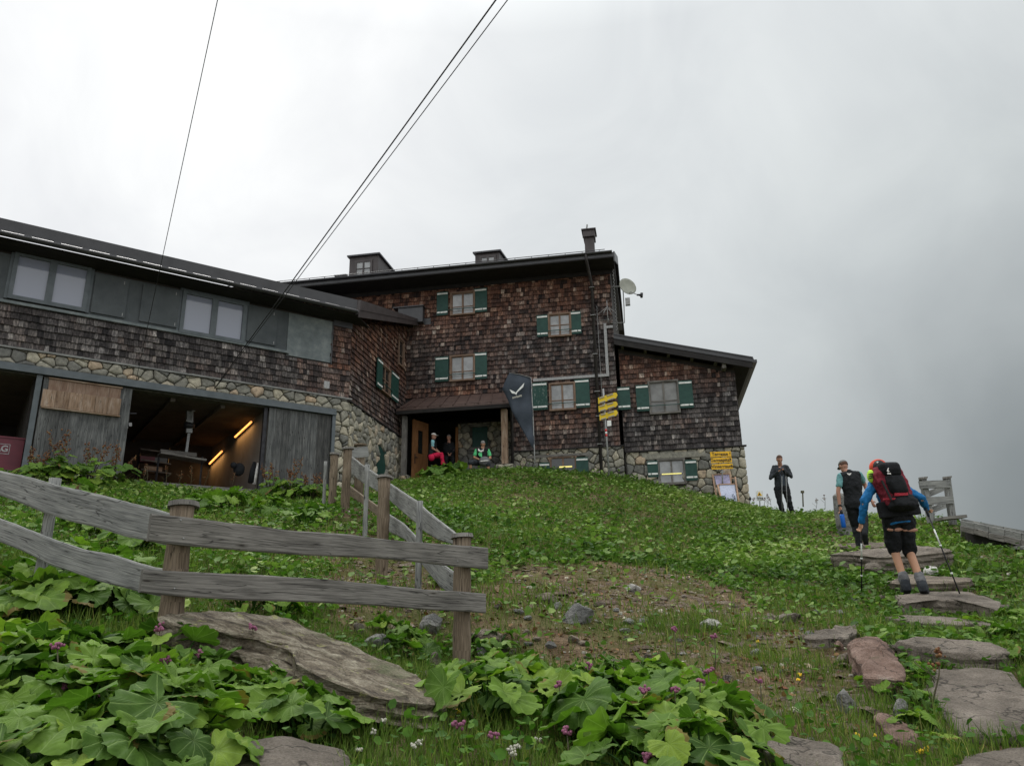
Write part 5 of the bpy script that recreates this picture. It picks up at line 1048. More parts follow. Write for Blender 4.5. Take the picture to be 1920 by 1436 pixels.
slab('long brown slab at the bottom edge right of the leaves', [(1420, 1397), (1454, 1377), (1500, 1380), (1522, 1387), (1570, 1402), (1592, 1436), (1560, 1470), (1480, 1430), (1440, 1415)], 'rock_slab', .10, .3, None, 'flat_rock', 'rock', rough=.02)
def rock(label, u, v, w, h, mat, cat='rock', name='rock', group=None, seed=None, sink=.3, yaw=None):
    p = hitT(u, v); s = w / FPX * p.y / 2; hh = h / FPX * p.y; rs = random.Random(seed or int(u * 7 + v)); bm = bmesh.new(); bmesh.ops.create_icosphere(bm, subdivisions=4, radius=1)
    pl = []
    for _ in range(11):
        n = Vector((rs.gauss(0, 1), rs.gauss(0, 1), rs.gauss(.2, .8))).normalized(); pl.append((n, rs.uniform(.5, .88)))
    off = Vector((rs.random() * 90, 0, 0))
    for v_ in bm.verts:
        c = v_.co.copy()
        for n, d in pl:
            k = c.dot(n) - d
            if k > 0: c -= n * k * .92
        c *= 1 + .10 * noise.noise(c * 1.6 + off) + .05 * noise.noise(c * 5 + off) + .022 * noise.noise(c * 13 + off)
        v_.co = Vector((c.x * s, c.y * s * .8, (c.z * .62 + .62 - sink) * hh))
    bmesh.ops.rotate(bm, verts=bm.verts, matrix=Matrix.Rotation(rs.uniform(-.5, .5) if yaw is None else yaw, 3, 'Z'))
    me = bpy.data.meshes.new(name); bm.to_mesh(me); bm.free(); me.materials.append(MT[mat]); o = bpy.data.objects.new(name, me); COL.objects.link(o); o.location = p
    return tag(o, label, cat, group)
rock('pale angular stone behind the right fence post', 812, 1186, 50, 36, 'rock_grey'); rock('grey boulder right of the slab beneath the fence', 712, 1214, 62, 32, 'rock_grey')
rock('small rounded stone left of the grey boulder', 672, 1186, 26, 20, 'rock_slab'); rock('brown stone leaning at the foot of the fence post', 815, 1258, 28, 36, 'rock_slab'); rock('mottled flat stone at the base of the fence post', 857, 1256, 46, 22, 'rock_grey')
rock('brown block right of the fence post', 918, 1204, 64, 26, 'rock_brown'); rock('grey stone right of the post above the big leaves', 905, 1235, 30, 26, 'rock_grey'); rock('tiny pale stone left of the post base', 800, 1268, 16, 12, 'rock_slab')
rock('striped grey rock in the brown earth', 1087, 1166, 68, 38, 'rock_grey'); rock('pale cube shaped stone on the earth above the striped rock', 1186, 1110, 32, 18, 'rock_white')
rock('thin dark stone flake left of the striped rock', 1026, 1128, 46, 20, 'rock_brown'); rock('flat pale stone in the middle of the brown earth', 1335, 1178, 44, 20, 'rock_white'); rock('orange brown flat stone below the hill leaves', 1478, 1164, 50, 18, 'rock_slab')
rock('pinkish pale stone near the front leaves', 1318, 1276, 32, 28, 'rock_slab'); rock('blue grey stone below the reddish boulder', 1587, 1334, 42, 40, 'rock_grey'); rock('rough grey boulder left of the large slab', 1690, 1350, 36, 38, 'rock_grey')
rock('round little stone on the bottom slab', 1562, 1412, 22, 12, 'rock_slab'); rock('lumpy pale stone at the rim of the bottom slab', 1522, 1396, 24, 14, 'rock_grey'); rock('white rounded stone beside the backpacker boots', 1750, 1079, 32, 20, 'rock_white')
rock('brown stone left of the fence corner under the boards', 940, 1226, 40, 22, 'rock_brown'); rock('flat rock in grass above the left fence board', 140, 915, 46, 14, 'rock_slab'); rock('flat brown rock behind the fence under the slope', 870, 1075, 60, 14, 'rock_slab')
rock('small block by the boulder ridge', 1575, 1218, 22, 20, 'rock_red'); rock('brown flake leaning on the reddish boulder', 1580, 1240, 34, 14, 'rock_brown')
for i, (u, v, w, h, mt, lb) in enumerate(((1652, 1128, 34, 18, 'rock_brown', 'brown stone wedged left of the broad rounded step'), (1640, 1168, 28, 14, 'rock_slab', 'flat stone at the left end of the thin pale step'), (1668, 1222, 34, 18, 'rock_slab', 'stone wedged left of the thick dark-fronted step'), (1716, 1248, 30, 14, 'rock_brown', 'small brown stone tucked under the thick step'), (1885, 1150, 40, 20, 'rock_slab', 'stone holding the right end of the broad rounded step'), (1800, 1104, 44, 16, 'rock_brown', 'dark stone by the tip of the right trekking pole'), (1640, 1078, 46, 24, 'rock_slab', 'grey stone beside the left ankle of the backpacker'), (1745, 1186, 26, 10, 'rock_brown', 'flat chip between the thin and the thick step'), (1650, 1060, 60, 26, 'rock_grey', 'rough grey rock breaking out of the long boulder step'), (1575, 1048, 36, 16, 'rock_slab', 'low stone at the left end of the long boulder step'))):
    rock(lb, u, v, w, h, mt)
# small stones strewn over the bare earth: each one a rock of its own
rs_ = random.Random(5); k_ = 0
for i in range(110):
    u, v = rs_.uniform(880, 1660), rs_.uniform(1085, 1345)
    if not (1085 + abs(u - 1250) * .07 < v < 1240 + (u - 900) * .16): continue
    w = rs_.uniform(9, 26); rock('small brown stone lying on the bare earth patch', u, v, w, w * rs_.uniform(.3, .6), rs_.choice(['rock_slab', 'rock_brown', 'rock_grey', 'rock_slab']), 'stone', 'small_stone', 'small stones on the bare earth')
mb = MB(); st_ = [hitT(1561, 990), hitT(1592, 990)]; pz = P(1574, 925, 17.5); mb.tube([Vector((pz.x + .02, pz.y, gz(pz.x, pz.y) - .2)), Vector((pz.x, pz.y, pz.z - .35)), Vector((pz.x - .01, pz.y, pz.z - .05)), Vector((pz.x, pz.y, pz.z))], [.19, .18, .15, .08], 9, wob=.25, smooth=False)
tag(build('standing_stone', mb, MT['rock_grey']), 'upright grey standing stone behind the man in the vest', 'stone')
# ================================================================ BANNER, SIGNS, CHAIRS
Yb = 25.1
zf = lambda l: [(x / 7.556 + 930, y / 7.556 + 690) for x, y in l]
fl = thing('advertising_banner', 'dark blue leaf-shaped banner flag with white wing emblem in front of the porch', 'banner', tuple(P(1002, 878, Yb)))
ol = zf([(190, 70), (300, 88), (420, 112), (495, 138), (508, 350), (520, 600), (536, 900), (546, 1165), (535, 1160), (400, 925), (320, 790), (240, 645), (170, 460), (110, 335), (88, 300), (105, 240), (130, 190), (165, 110)])
def BP(u, v, dy=0.0): q = P(u, v, Yb + dy); return q
N_ = 14; vs = []; fs = []     # cloth with soft ripples and a thin body
Lp = ol[3:8]; 
rowsL = interp([ol[0], ol[17], ol[16], ol[15], ol[14], ol[13], ol[12], ol[11], ol[10], ol[9], ol[8]], 30); rowsR = interp([ol[0], ol[1], ol[2], ol[3]] + ol[4:8], 30)
for sd_ in (0, .012):
    for a, b_ in zip(rowsL, rowsR):
        for k in range(9): f_ = k / 8; u = a[0] + (b_[0] - a[0]) * f_; v = a[1] + (b_[1] - a[1]) * f_; vs.append(BP(u, v, sd_ + .05 * math.sin(u * .35 + v * .05) * (1 - f_) + .03 * math.sin(v * .12)))
for i in range(29):
    for k in range(8): fs.append((i * 9 + k, i * 9 + k + 1, (i + 1) * 9 + k + 1, (i + 1) * 9 + k)); b0 = 270; fs.append((b0 + i * 9 + k, b0 + (i + 1) * 9 + k, b0 + (i + 1) * 9 + k + 1, b0 + i * 9 + k + 1))
for i in range(29):
    for k in (0, 8): fs.append((i * 9 + k, (i + 1) * 9 + k, 270 + (i + 1) * 9 + k, 270 + i * 9 + k))
mb = MB(); mb.add(vs, fs, None, 0, 0, 0, True); build('cloth', mb, MT['f_flag'], fl)
mb = MB(); mb.tube([BP(1003, 882), BP(1002, 845), BP(998.8, 769), BP(995.6, 708), BP(975, 702), BP(955, 699)], [.02, .018, .016, .014, .009, .006], 7); build('pole', mb, MT['zinc'], fl)
mb = MB(); mb.poly([BP(u, v, -.10) for u, v in zf([(190, 300), (280, 345), (283, 368), (225, 356)])][::-1], .006, (0, 1, 0)); mb.poly([BP(u, v, -.10) for u, v in zf([(402, 208), (385, 268), (300, 345), (290, 378), (276, 375), (288, 335), (345, 268)])][::-1], .006, (0, 1, 0)); build('wing_emblem', mb, MT['white_paint'], fl)
c = BP(*zf([(298, 407)])[0], -.10); a = BP(*zf([(235, 430)])[0]); b_ = BP(*zf([(360, 385)])[0]); text(fl, 'SALEWA', c, b_ - a, (-.1, 0, 1), .085, 'umbel', mirror=True, bold=.003)
# direction sign seen from behind
Yp = 24.7; ws = thing('direction_sign', 'grey signpost with three yellow arrow boards seen from behind', 'signpost', tuple(P(1141, 885, Yp)))
mb = MB(); mb.tube([P(1142, 892, Yp), P(1131, 729, Yp)], .032, 10); build('post', mb, MT['zinc'], ws)
zs = lambda l: [(x / 7.98 + 1090, y / 7.98 + 720) for x, y in l]
for ar_ in ([(248, 205), (500, 128), (525, 130), (543, 165), (520, 212), (255, 298)], [(255, 328), (500, 262), (522, 262), (545, 300), (520, 340), (262, 420)], [(270, 455), (510, 390), (530, 392), (548, 430), (520, 475), (275, 545)]):
    l = zs(ar_); mb = MB(); pp = [P(u, v, Yp - .06) for u, v in l][::-1]; mb.poly(pp, .008, (0, 1, 0)); bd = build('arrow_board', mb, MT['yellow_sign'], ws)
    mb = MB()
    for (i, j, dv) in ((0, 1, 1.5), (5, 4, -1.5)):
        for (f0, f1_) in ((.08, .38), (.52, .9)):
            A_ = (l[i][0] + (l[j][0] - l[i][0]) * f0, l[i][1] + (l[j][1] - l[i][1]) * f0 + dv); B_ = (l[i][0] + (l[j][0] - l[i][0]) * f1_, l[i][1] + (l[j][1] - l[i][1]) * f1_ + dv); mb.bar(P(*A_, Yp - .075), P(*B_, Yp - .075), .025, .028)
    build('rail', mb, MT['zinc'], bd)
mb = MB(); mb.poly([P(u, v, Yp - .05) for u, v in zs([(385, 548), (445, 542), (450, 622), (388, 632)])][::-1], .01, (0, 1, 0)); build('small_plate', mb, MT['white_paint'], ws)
for (va, vb, mt_) in ((804.5, 809.5, 'red_paint'), (809.6, 814, 'white_paint'), (814.1, 818.5, 'red_paint')): mb = MB(); f_ = lambda v: P(1131 + 11 * (v - 729) / 163, v, Yp); mb.tube([f_(va), f_(vb)], .035, 10, smooth=True); build('trail_mark', mb, MT[mt_], ws)
# yellow boards with words
Yw = 25.0; wt = thing('info_sign', 'three stacked orange boards reading Terrasse, Gamsspitzl and Winterraum', 'sign', tuple(P(1355, 900, Yw)))
mb = MB(); mb.tube([P(1355, 915, Yw), P(1353, 850, Yw)], .022, 8); mb.bar(P(1350, 885, Yw), P(1359, 884, Yw), .03, .03); build('post', mb, MT['zinc'], wt)
z5 = lambda l: [(x / 5.053 + 1060, y / 5.053 + 690) for x, y in l]
for wd, q4 in (('Terrasse', [(1372, 795), (1568, 787), (1575, 835), (1376, 842)]), ('Gamsspitzl', [(1377, 852), (1575, 842), (1580, 892), (1380, 900)]), ('Winterraum', [(1383, 912), (1583, 902), (1590, 952), (1387, 960)])):
    l = z5(q4); mb = MB(); pp = [P(u, v, Yw - .05) for u, v in l]; mb.poly(pp[::-1], .02, (0, 1, 0)); bd = build('board', mb, MT['orange_sign'], wt)
    c = sum(pp, Vector()) / 4 + (pp[0] - pp[1]) * .05 + Vector((0, -.008, 0)); rr = pp[1] - pp[0]; text(bd, wd, c, rr, (0, 0, 1), .15, 'ink', bold=.0015)
    e = pp[1] + (pp[0] - pp[1]) * .06 + (pp[2] - pp[1]) * .35 + Vector((0, -.008, 0)); mb = MB(); mb.poly([e + Vector((-.02, 0, -.02)), e + Vector((.02, 0, -.02)), e + Vector((0, 0, .035))], -.004, (0, 1, 0)); mb.bar(e + Vector((0, 0, -.05)), e + Vector((0, 0, -.02)), .012, .004, Vector((0, 1, 0))); build('arrow_mark', mb, MT['ink'], bd)
# deck chairs leaning on the wall
z8 = lambda l: [(x / 7.385 + 1300, y / 7.385 + 820) for x, y in l]
def deckchair(lab, Yd, LL, RR, cloth, mat, rung, tiltb=.25, motif=None):
    c = thing('deck_chair', lab, 'deck chair', tuple(P(*z8([LL[1]])[0], Yd)), 'folded deck chairs against the stone wall')
    Q = lambda p, dy=0.0: P(*z8([p])[0], Yd + dy)
    for nm_, (a, b_) in (('frame_rail', LL), ('frame_rail', RR)): mb = MB(); mb.bar(Q(a, tiltb), Q(b_), .045, .05); build(nm_, mb, MT['wood_chair'], c)
    mb = MB(); pp = [Q(cloth[0], tiltb - .02), Q(cloth[1], tiltb - .02), Q(cloth[2], .0), Q(cloth[3], .0)]; mb.poly(pp[::-1], .015, (0, 1, 0)); cl_ = build('sling', mb, MT[mat], c)
    for a, b_ in rung: mb = MB(); mb.bar(Q(a, tiltb - .03), Q(b_, tiltb - .03), .03, .035); build('rung', mb, MT['wood_chair'], c)
    if motif: motif(cl_, Q)
    return c
def words(cl_, Q):
    mb = MB()
    for y in (575, 590, 612): mb.bar(Q((345, y), .18), Q((490, y - 8), .18), .004, .018, Vector((0, 1, 0)))
    build('print', mb, MT['f_lilac'], cl_)
def crocus(cl_, Q):
    mb = MB()
    for x, y, dx in ((400, 830, 18), (425, 800, 22), (450, 820, -14), (560, 840, 12), (580, 820, -10), (535, 795, 20)): mb.bar(Q((x, y + 25), .0), Q((x + dx, y - 15), .0), .004, .05, Vector((0, 1, 0)))
    mb.bar(Q((535, 790), .05), Q((560, 788), .05), .004, .04, Vector((0, 1, 0)))
    build('print', mb, MT['f_navy'], cl_)
deckchair('rear folded deck chair with a lilac printed sling', 25.0, ((265, 515), (330, 870)), ((505, 500), (540, 800)), ((290, 520), (492, 508), (515, 640), (320, 655)), 'f_lilac', [((285, 515), (500, 503)), ((520, 565), (590, 562))], motif=words)
deckchair('front folded deck chair with a white sling and blue flowers', 24.7, ((335, 655), (392, 880)), ((578, 545), (630, 895)), ((360, 655), (572, 648), (605, 880), (392, 878)), 'f_pale', [((350, 650), (578, 642)), ((355, 705), (588, 700))], motif=crocus)
# warning sign
Yn = 23.5; wn = thing('warning_sign', 'small white warning sign with orange triangle at the crest beside the house corner', 'sign', tuple(P(1425, 940, Yn)))
l = z8([(865, 738), (962, 740), (975, 872), (878, 880)]); pp = [P(u, v, Yn) for u, v in l]; mb = MB(); mb.poly(pp[::-1], .012, (0, 1, 0)); build('board', mb, MT['white_paint'], wn)
tr_ = [P(u, v, Yn - .006) for u, v in z8([(910, 748), (955, 805), (886, 808)])]; mb = MB(); mb.poly(tr_[::-1], .004, (0, 1, 0)); build('triangle', mb, MT['orange_sign'], wn)
i_ = [P(u, v, Yn - .009) for u, v in z8([(912, 768), (932, 796), (902, 798)])]; mb = MB(); mb.poly(i_[::-1], .003, (0, 1, 0)); build('symbol', mb, MT['ink'], wn)
text(wn, 'Achtung', P(*z8([(922, 833)])[0], Yn - .006), pp[1] - pp[0], (0, 0, 1), .058, 'ink', bold=.001); text(wn, 'Lebensgefahr', P(*z8([(928, 856)])[0], Yn - .006), pp[1] - pp[0], (0, 0, 1), .038, 'ink', bold=.001)
mb = MB(); mb.tube([P(1425, 950, Yn + .03), P(1424, 925, Yn + .03)], .015, 6); build('post', mb, MT['zinc'], wn)
mb = MB(); a = P(1405, 945, Yn); mb.poly([P(u, v, Yn) for u, v in z8([(785, 812), (808, 850), (788, 885), (765, 850)])][::-1], .01, (0, 1, 0)); mb.tube([P(1406, 950, Yn + .02), P(1406, 935, Yn + .02)], .01, 6); tag(build('marker_plate', mb, MT['dark_iron']), 'small dark diamond marker plate left of the warning sign', 'marker')
mb = MB(); mb.tube([P(1506, 950, 20.5), P(1505, 924, 20.5)], .018, 7); mb.bar(P(1502, 922, 20.5), P(1507, 922, 20.5), .07, .06); tag(build('valve_stake', mb, MT['stem']), 'thin stake with a dark knob standing on the crest right of the phone man', 'stake')
# ================================================================ PEOPLE
FOLD = bpy.data.textures.new('folds', 'CLOUDS'); FOLD.noise_scale = .09; FOLD.noise_depth = 3
def blob(name, mb, mat, parent, vox=.011, sm=5, fac=.6):
    o = build(name, mb, MT[mat], parent, smooth=True)
    r = o.modifiers.new('join', 'REMESH'); r.mode = 'VOXEL'; r.voxel_size = vox; r.use_smooth_shade = True
    s = o.modifiers.new('soft', 'SMOOTH'); s.factor = fac; s.iterations = sm
    if name in ('jacket', 'shirt', 'vest', 'trousers', 'shorts', 'gaiter', 'main_bag', 'bottom_compartment'):
        d = o.modifiers.new('folds', 'DISPLACE'); d.texture = FOLD; d.strength = .045; d.mid_level = .5
    return o
def limb(mb, p, r, n=12):
    for i in range(len(p) - 1):
        a, b = V(p[i]), V(p[i + 1]); mb.tube([a, a + (b - a) * .5, b], [r[i], (r[i] + r[i + 1]) / 2 * 1.04, r[i + 1]], n); mb.ball(a, r[i] * .99, n, 8); mb.ball(b, r[i + 1] * .99, n, 8)
def loft(mb, rings, right, n=18):
    right = V(right).normalized(); vs = []; K = len(rings)
    for i, (c, rx, ry) in enumerate(rings):
        ax = (V(rings[min(i + 1, K - 1)][0]) - V(rings[max(i - 1, 0)][0])).normalized(); fw = ax.cross(right).normalized(); rr = fw.cross(ax).normalized()
        for k in range(n): a = 2 * math.pi * k / n; vs.append(V(c) + rr * math.cos(a) * rx + fw * math.sin(a) * ry)
    fs = [(i * n + k, i * n + (k + 1) % n, (i + 1) * n + (k + 1) % n, (i + 1) * n + k) for i in range(K - 1) for k in range(n)] + [tuple(range(n))[::-1], tuple(range((K - 1) * n, K * n))]
    mb.add(vs, fs, None, 0, 0, 0, True)
def hand(mb, w, d, palm, right, curl=.5, s=1.0):
    d = V(d).normalized(); right = (V(right) - d * V(right).dot(d)).normalized(); nrm = d.cross(right).normalized() * palm
    c = V(w) + d * .05 * s
    mb.ball(c, (.040 * s, .016 * s, .052 * s), 12, 8, (right, nrm, d))
    for k, (off, L) in enumerate(((-.030, .062), (-.010, .074), (.010, .070), (.029, .055))):
        a = c + right * off * s + d * .042 * s; p1 = a + d * L * .45 * s + nrm * .008 * s; t = curl
        p2 = p1 + (d * math.cos(t * 1.6) + nrm * math.sin(t * 1.6)) * L * .38 * s; p3 = p2 + (d * math.cos(t * 3) + nrm * math.sin(t * 3)) * L * .3 * s
        mb.tube([a - d * .012, p1, p2, p3], [.0095 * s, .009 * s, .0085 * s, .0075 * s], 7)
    a = c - right * .034 * s - d * .02 * s; mb.tube([a, a - right * .022 * s + d * .022 * s + nrm * .01 * s, a - right * .022 * s + d * .05 * s + nrm * .024 * s], [.0115 * s, .0105 * s, .009 * s], 7)
def head_(mb, c, fwd, up, s=1.0):
    fwd = V(fwd).normalized(); up = (V(up) - fwd * V(up).dot(fwd)).normalized(); rt = fwd.cross(up).normalized(); ax = (rt, fwd, up)
    mb.ball(c + up * .02 * s, (.076 * s, .094 * s, .098 * s), 18, 12, ax); mb.ball(c - up * .055 * s + fwd * .022 * s, (.056 * s, .068 * s, .062 * s), 16, 10, ax)
    mb.tube([c + fwd * .088 * s + up * .018 * s, c + fwd * .116 * s - up * .022 * s], [.009 * s, .015 * s], 8); mb.ball(c + fwd * .082 * s + up * .03 * s, (.05 * s, .016 * s, .010 * s), 10, 6, ax)
    mb.ball(c + fwd * .086 * s - up * .055 * s, (.024 * s, .012 * s, .010 * s), 10, 6, ax)
    for q in (-1, 1): mb.ball(c + rt * .076 * s * q - fwd * .005 * s, (.010 * s, .018 * s, .030 * s), 8, 6, ax)
    return rt, fwd, up
def person(label, J, fwd, hf, up_head=(0, 0, 1), shirt='f_black', sleeve='long', vest=None, pants='f_black', legs='long', boots='f_black', hair='hair_brown', cap=None, hands=(.5, .5), ground_pt=None, group=None, sock=None, skinl='skin_leg', hdir=None, sleevemat=None, sc=1.0):
    fwd = V(fwd).normalized(); right = (J['shR'] - J['shL']); right = right - Vector((0, 0, right.z * .3)); hip = (J['hipL'] + J['hipR']) / 2; chest = (J['shL'] + J['shR']) / 2
    base = V(ground_pt) if ground_pt else Vector((hip.x, hip.y, min(J['anL'].z, J['anR'].z)))
    P_ = thing('person', label, 'person', tuple(base), group)
    ax = (chest - hip); n_ = right.normalized()
    def torso(mb, g):
        loft(mb, [(hip - ax * .16, .145 * sc + g, .10 * sc + g), (hip, .168 * sc + g, .115 * sc + g), (hip + ax * .3, .145 * sc + g, .10 * sc + g), (hip + ax * .68, .172 * sc + g, .118 * sc + g), (hip + ax * .92, .165 * sc + g, .10 * sc + g), (hip + ax * 1.06, .09 * sc + g * .5, .07 * sc + g * .5)], right)
    b = MB(); torso(b, 0); head_(b, J['head'], hf, up_head, sc); limb(b, [chest + ax * .02, J['head'] - ax.normalized() * .06], [.062 * sc, .055 * sc])
    for s in 'LR':
        limb(b, [J['sh' + s], J['el' + s], J['ha' + s]], [.052 * sc, .040 * sc, .027 * sc]); limb(b, [J['hip' + s], J['kn' + s], J['an' + s]], [.085 * sc, .055 * sc, .038 * sc]); limb(b, [J['an' + s] - Vector((0, 0, .02)), J['to' + s]], [.04, .034])
        q = -1 if s == 'L' else 1; dd = (J['ha' + s] - J['el' + s]).normalized()
        if hdir: dd = V(hdir[0 if s == 'L' else 1]).normalized()
        hand(b, J['ha' + s], dd, q, fwd if abs(dd.dot(fwd)) < .8 else right, hands[0 if s == 'L' else 1], sc)
    body = blob('body', b, 'skin' if legs == 'long' else 'skin_leg', P_, .0085, 3, .5)
    c = MB(); torso(c, .014)
    for s in 'LR':
        limb(c, [chest + (J['sh' + s] - chest) * .6, J['sh' + s]], [.075 * sc, .067 * sc])
        if sleeve == 'long': limb(c, [J['sh' + s], J['el' + s], J['ha' + s] - (J['ha' + s] - J['el' + s]).normalized() * .01], [.067 * sc, .055 * sc, .040 * sc])
        elif sleeve == 'short': m_ = J['sh' + s] + (J['el' + s] - J['sh' + s]) * .62; limb(c, [J['sh' + s], m_], [.067 * sc, .062 * sc])
    if sleeve == 'long': loft(c, [(hip - ax * .14, .178 * sc, .125 * sc), (hip + ax * .1, .182 * sc, .125 * sc), (hip + ax * .45, .178 * sc, .125 * sc), (hip + ax * .8, .185 * sc, .125 * sc)], right)
    blob('shirt' if sleeve == 'short' else 'jacket', c, shirt, P_)
    if vest:
        c = MB(); torso(c, .028)
        for s in 'LR': limb(c, [chest + (J['sh' + s] - chest) * .5, chest + (J['sh' + s] - chest) * .82], [.085 * sc, .078 * sc])
        limb(c, [chest, chest + ax * .1], [.08, .068]); blob('vest', c, vest, P_)
    c = MB(); loft(c, [(hip - ax * .2, .15 * sc, .11 * sc), (hip - ax * .05, .185 * sc, .132 * sc), (hip + ax * .12, .175 * sc, .125 * sc)], right)
    for s in 'LR':
        if legs == 'long': limb(c, [J['hip' + s], J['kn' + s], J['an' + s]], [.102 * sc, .075 * sc, .058 * sc])
        else: k = J['hip' + s] + (J['kn' + s] - J['hip' + s]) * 1.0; limb(c, [J['hip' + s], k], [.108 * sc, .09 * sc])
    blob('trousers' if legs == 'long' else 'shorts', c, pants, P_)
    for s in 'LR':
        c = MB(); a = J['an' + s]; t = J['to' + s]; limb(c, [a + (J['kn' + s] - a).normalized() * .09, a, t], [.056, .060, .052]); c.bar(a - Vector((0, 0, .045)) - (t - a).normalized() * .05, t + (t - a).normalized() * .05 - Vector((0, 0, .03)), .09, .03); blob('boot', c, boots, P_, .010, 3)
        if sock: c = MB(); limb(c, [a + (J['kn' + s] - a) * .04, a + (J['kn' + s] - a) * .30], [.054, .060]); blob('gaiter', c, sock, P_, .010, 3)
    hd = J['head']; f_ = V(hf).normalized(); u_ = (V(up_head) - f_ * V(up_head).dot(f_)).normalized(); r_ = f_.cross(u_)
    c = MB(); c.ball(hd + u_ * .032 * sc - f_ * .012 * sc, (.084 * sc, .098 * sc, .10 * sc), 18, 12, (r_, f_, u_), f=lambda q: Vector((q.x, q.y, max(q.z, -.35 if q.y < -.1 else .28)))); blob('hair', c, hair, P_, .008, 2)
    c = MB()
    for q in (-1, 1): c.ball(hd + f_ * .090 * sc + r_ * .03 * q * sc + u_ * .012 * sc, .0085 * sc, 8, 6)
    build('eyes', c, MT['ink'], P_)
    if cap:
        c = MB(); c.ball(hd + u_ * .04 * sc - f_ * .005, (.09 * sc, .104 * sc, .098 * sc), 18, 12, (r_, f_, u_), f=lambda q: Vector((q.x, q.y, max(q.z, .12)))); c.ball(hd + u_ * .052 * sc + f_ * .12 * sc, (.065 * sc, .075 * sc, .010 * sc), 14, 6, (r_, f_, u_)); blob('cap', c, cap, P_, .008, 2)
    return P_
def JJ(Y, **k): return {n: P(a[0], a[1], Y + (a[2] if len(a) > 2 else 0)) for n, a in k.items()}
def z7(x, y): return (x / 4.952 + 1540, y / 4.952 + 840)
# 1 the man with the phone
J = JJ(22.1, head=(1461.5, 862, -.10), shR=(1451.5, 876.5), shL=(1474.5, 876), elR=(1445, 896, -.06), elL=(1483.5, 893.5, -.06), haR=(1459, 884, -.30), haL=(1468.5, 880, -.30), hipR=(1458, 916), hipL=(1474, 916), knR=(1462, 940, -.04), knL=(1479, 940, -.05), anR=(1468, 962), anL=(1486, 962), toR=(1467, 965, -.2), toL=(1487, 966, -.2))
m1 = person('man in a dark jacket standing on the crest, head bowed over a phone', J, (0, -1, 0), (-.05, -.85, -.5), (0, -.4, 1), shirt='f_charcoal', pants='f_black', sc=1.07, hands=(.9, .9), hdir=((-.75, -.3, .6), (.75, -.3, .5)))
mb = MB(); c = P(1464.5, 878, 21.72); mb.bar(c + Vector((-.05, -.02, -.02)), c + Vector((.05, -.02, .03)), .075, .012, Vector((0, -.6, 1))); tag(build('phone', mb, MT['ink']), 'dark phone held by the man on the crest', 'phone')
mb = MB(); mb.bar(P(1466, 889, 21.78), P(1468, 910, 21.82), .12, .02, Vector((0, 1, 0))); build('scarf', mb, MT['f_flag'], m1)
for k, (a, b_) in enumerate((((1466, 884), (1466.5, 968)), ((1473, 884), (1477, 967)))):
    t = thing('trekking_pole', ('left' if k == 0 else 'right') + ' of two dark poles hanging in front of the phone man', 'trekking pole', tuple(P(*b_, 21.75)), 'trekking poles')
    mb = MB(); mb.tube([P(*a, 21.78), P(*b_, 21.75)], .010, 6); build('shaft', mb, MT['grey_metal'], t); mb = MB(); mb.tube([P(*a, 21.78), P(a[0], a[1] + 8, 21.78)], .018, 6); build('grip', mb, MT['black'], t)
# 2 the man in the vest
J = JJ(15.0, head=(*z7(207, 172), .08), shL=z7(178, 262), shR=z7(352, 245), elL=z7(156, 400), elR=(*z7(405, 345), .12), haL=z7(172, 540), haR=(*z7(468, 490), -.05), hipL=z7(268, 520), hipR=z7(352, 520), knL=(*z7(318, 730), .12), knR=(*z7(400, 640), -.02), anL=z7(358, 915), anR=(*z7(398, 800), -.36), toL=(*z7(385, 950), .15), toR=(*z7(410, 858), -.30))
m2 = person('man walking uphill in a black vest and teal shirt, grey cap, seen from behind', J, (-.25, 1, 0), (-.12, 1, -.45), (0, .3, 1), shirt='f_teal', sleeve='short', vest='f_black', pants='f_black', cap='f_capgrey', hands=(.7, .8))
ba = P(*z7(258, 238), 14.84); mb = MB(); mb.poly([ba + Vector(q) for q in ((-.045, 0, .018), (0, 0, .005), (.045, 0, .018), (.03, 0, -.015), (0, 0, -.03), (-.03, 0, -.015))], -.004, (0, 1, 0)); build('vest_emblem', mb, MT['f_white'], m2)
c = MB(); a = J['haL']; d_ = (J['haL'] - J['elL']).normalized(); c.tube([a - d_ * .03, a - d_ * .0], .036, 10); build('watch', c, MT['black'], m2)
t = thing('water_bottle', 'blue drinking bottle hanging from the hand of the man in the vest', 'bottle', tuple(P(*z7(208, 740), 14.95)))
mb = MB(); q0, q1 = P(*z7(190, 615), 14.92), P(*z7(210, 738), 14.92); mb.tube([q0, q0 + (q1 - q0) * .08, q0 + (q1 - q0) * .95, q1], [.036, .043, .043, .034], 12); build('body', mb, MT['bottle_blue'], t)
mb = MB(); mb.tube([P(*z7(180, 575), 14.92), q0], [.026, .028], 10); build('lid', mb, MT['black'], t)
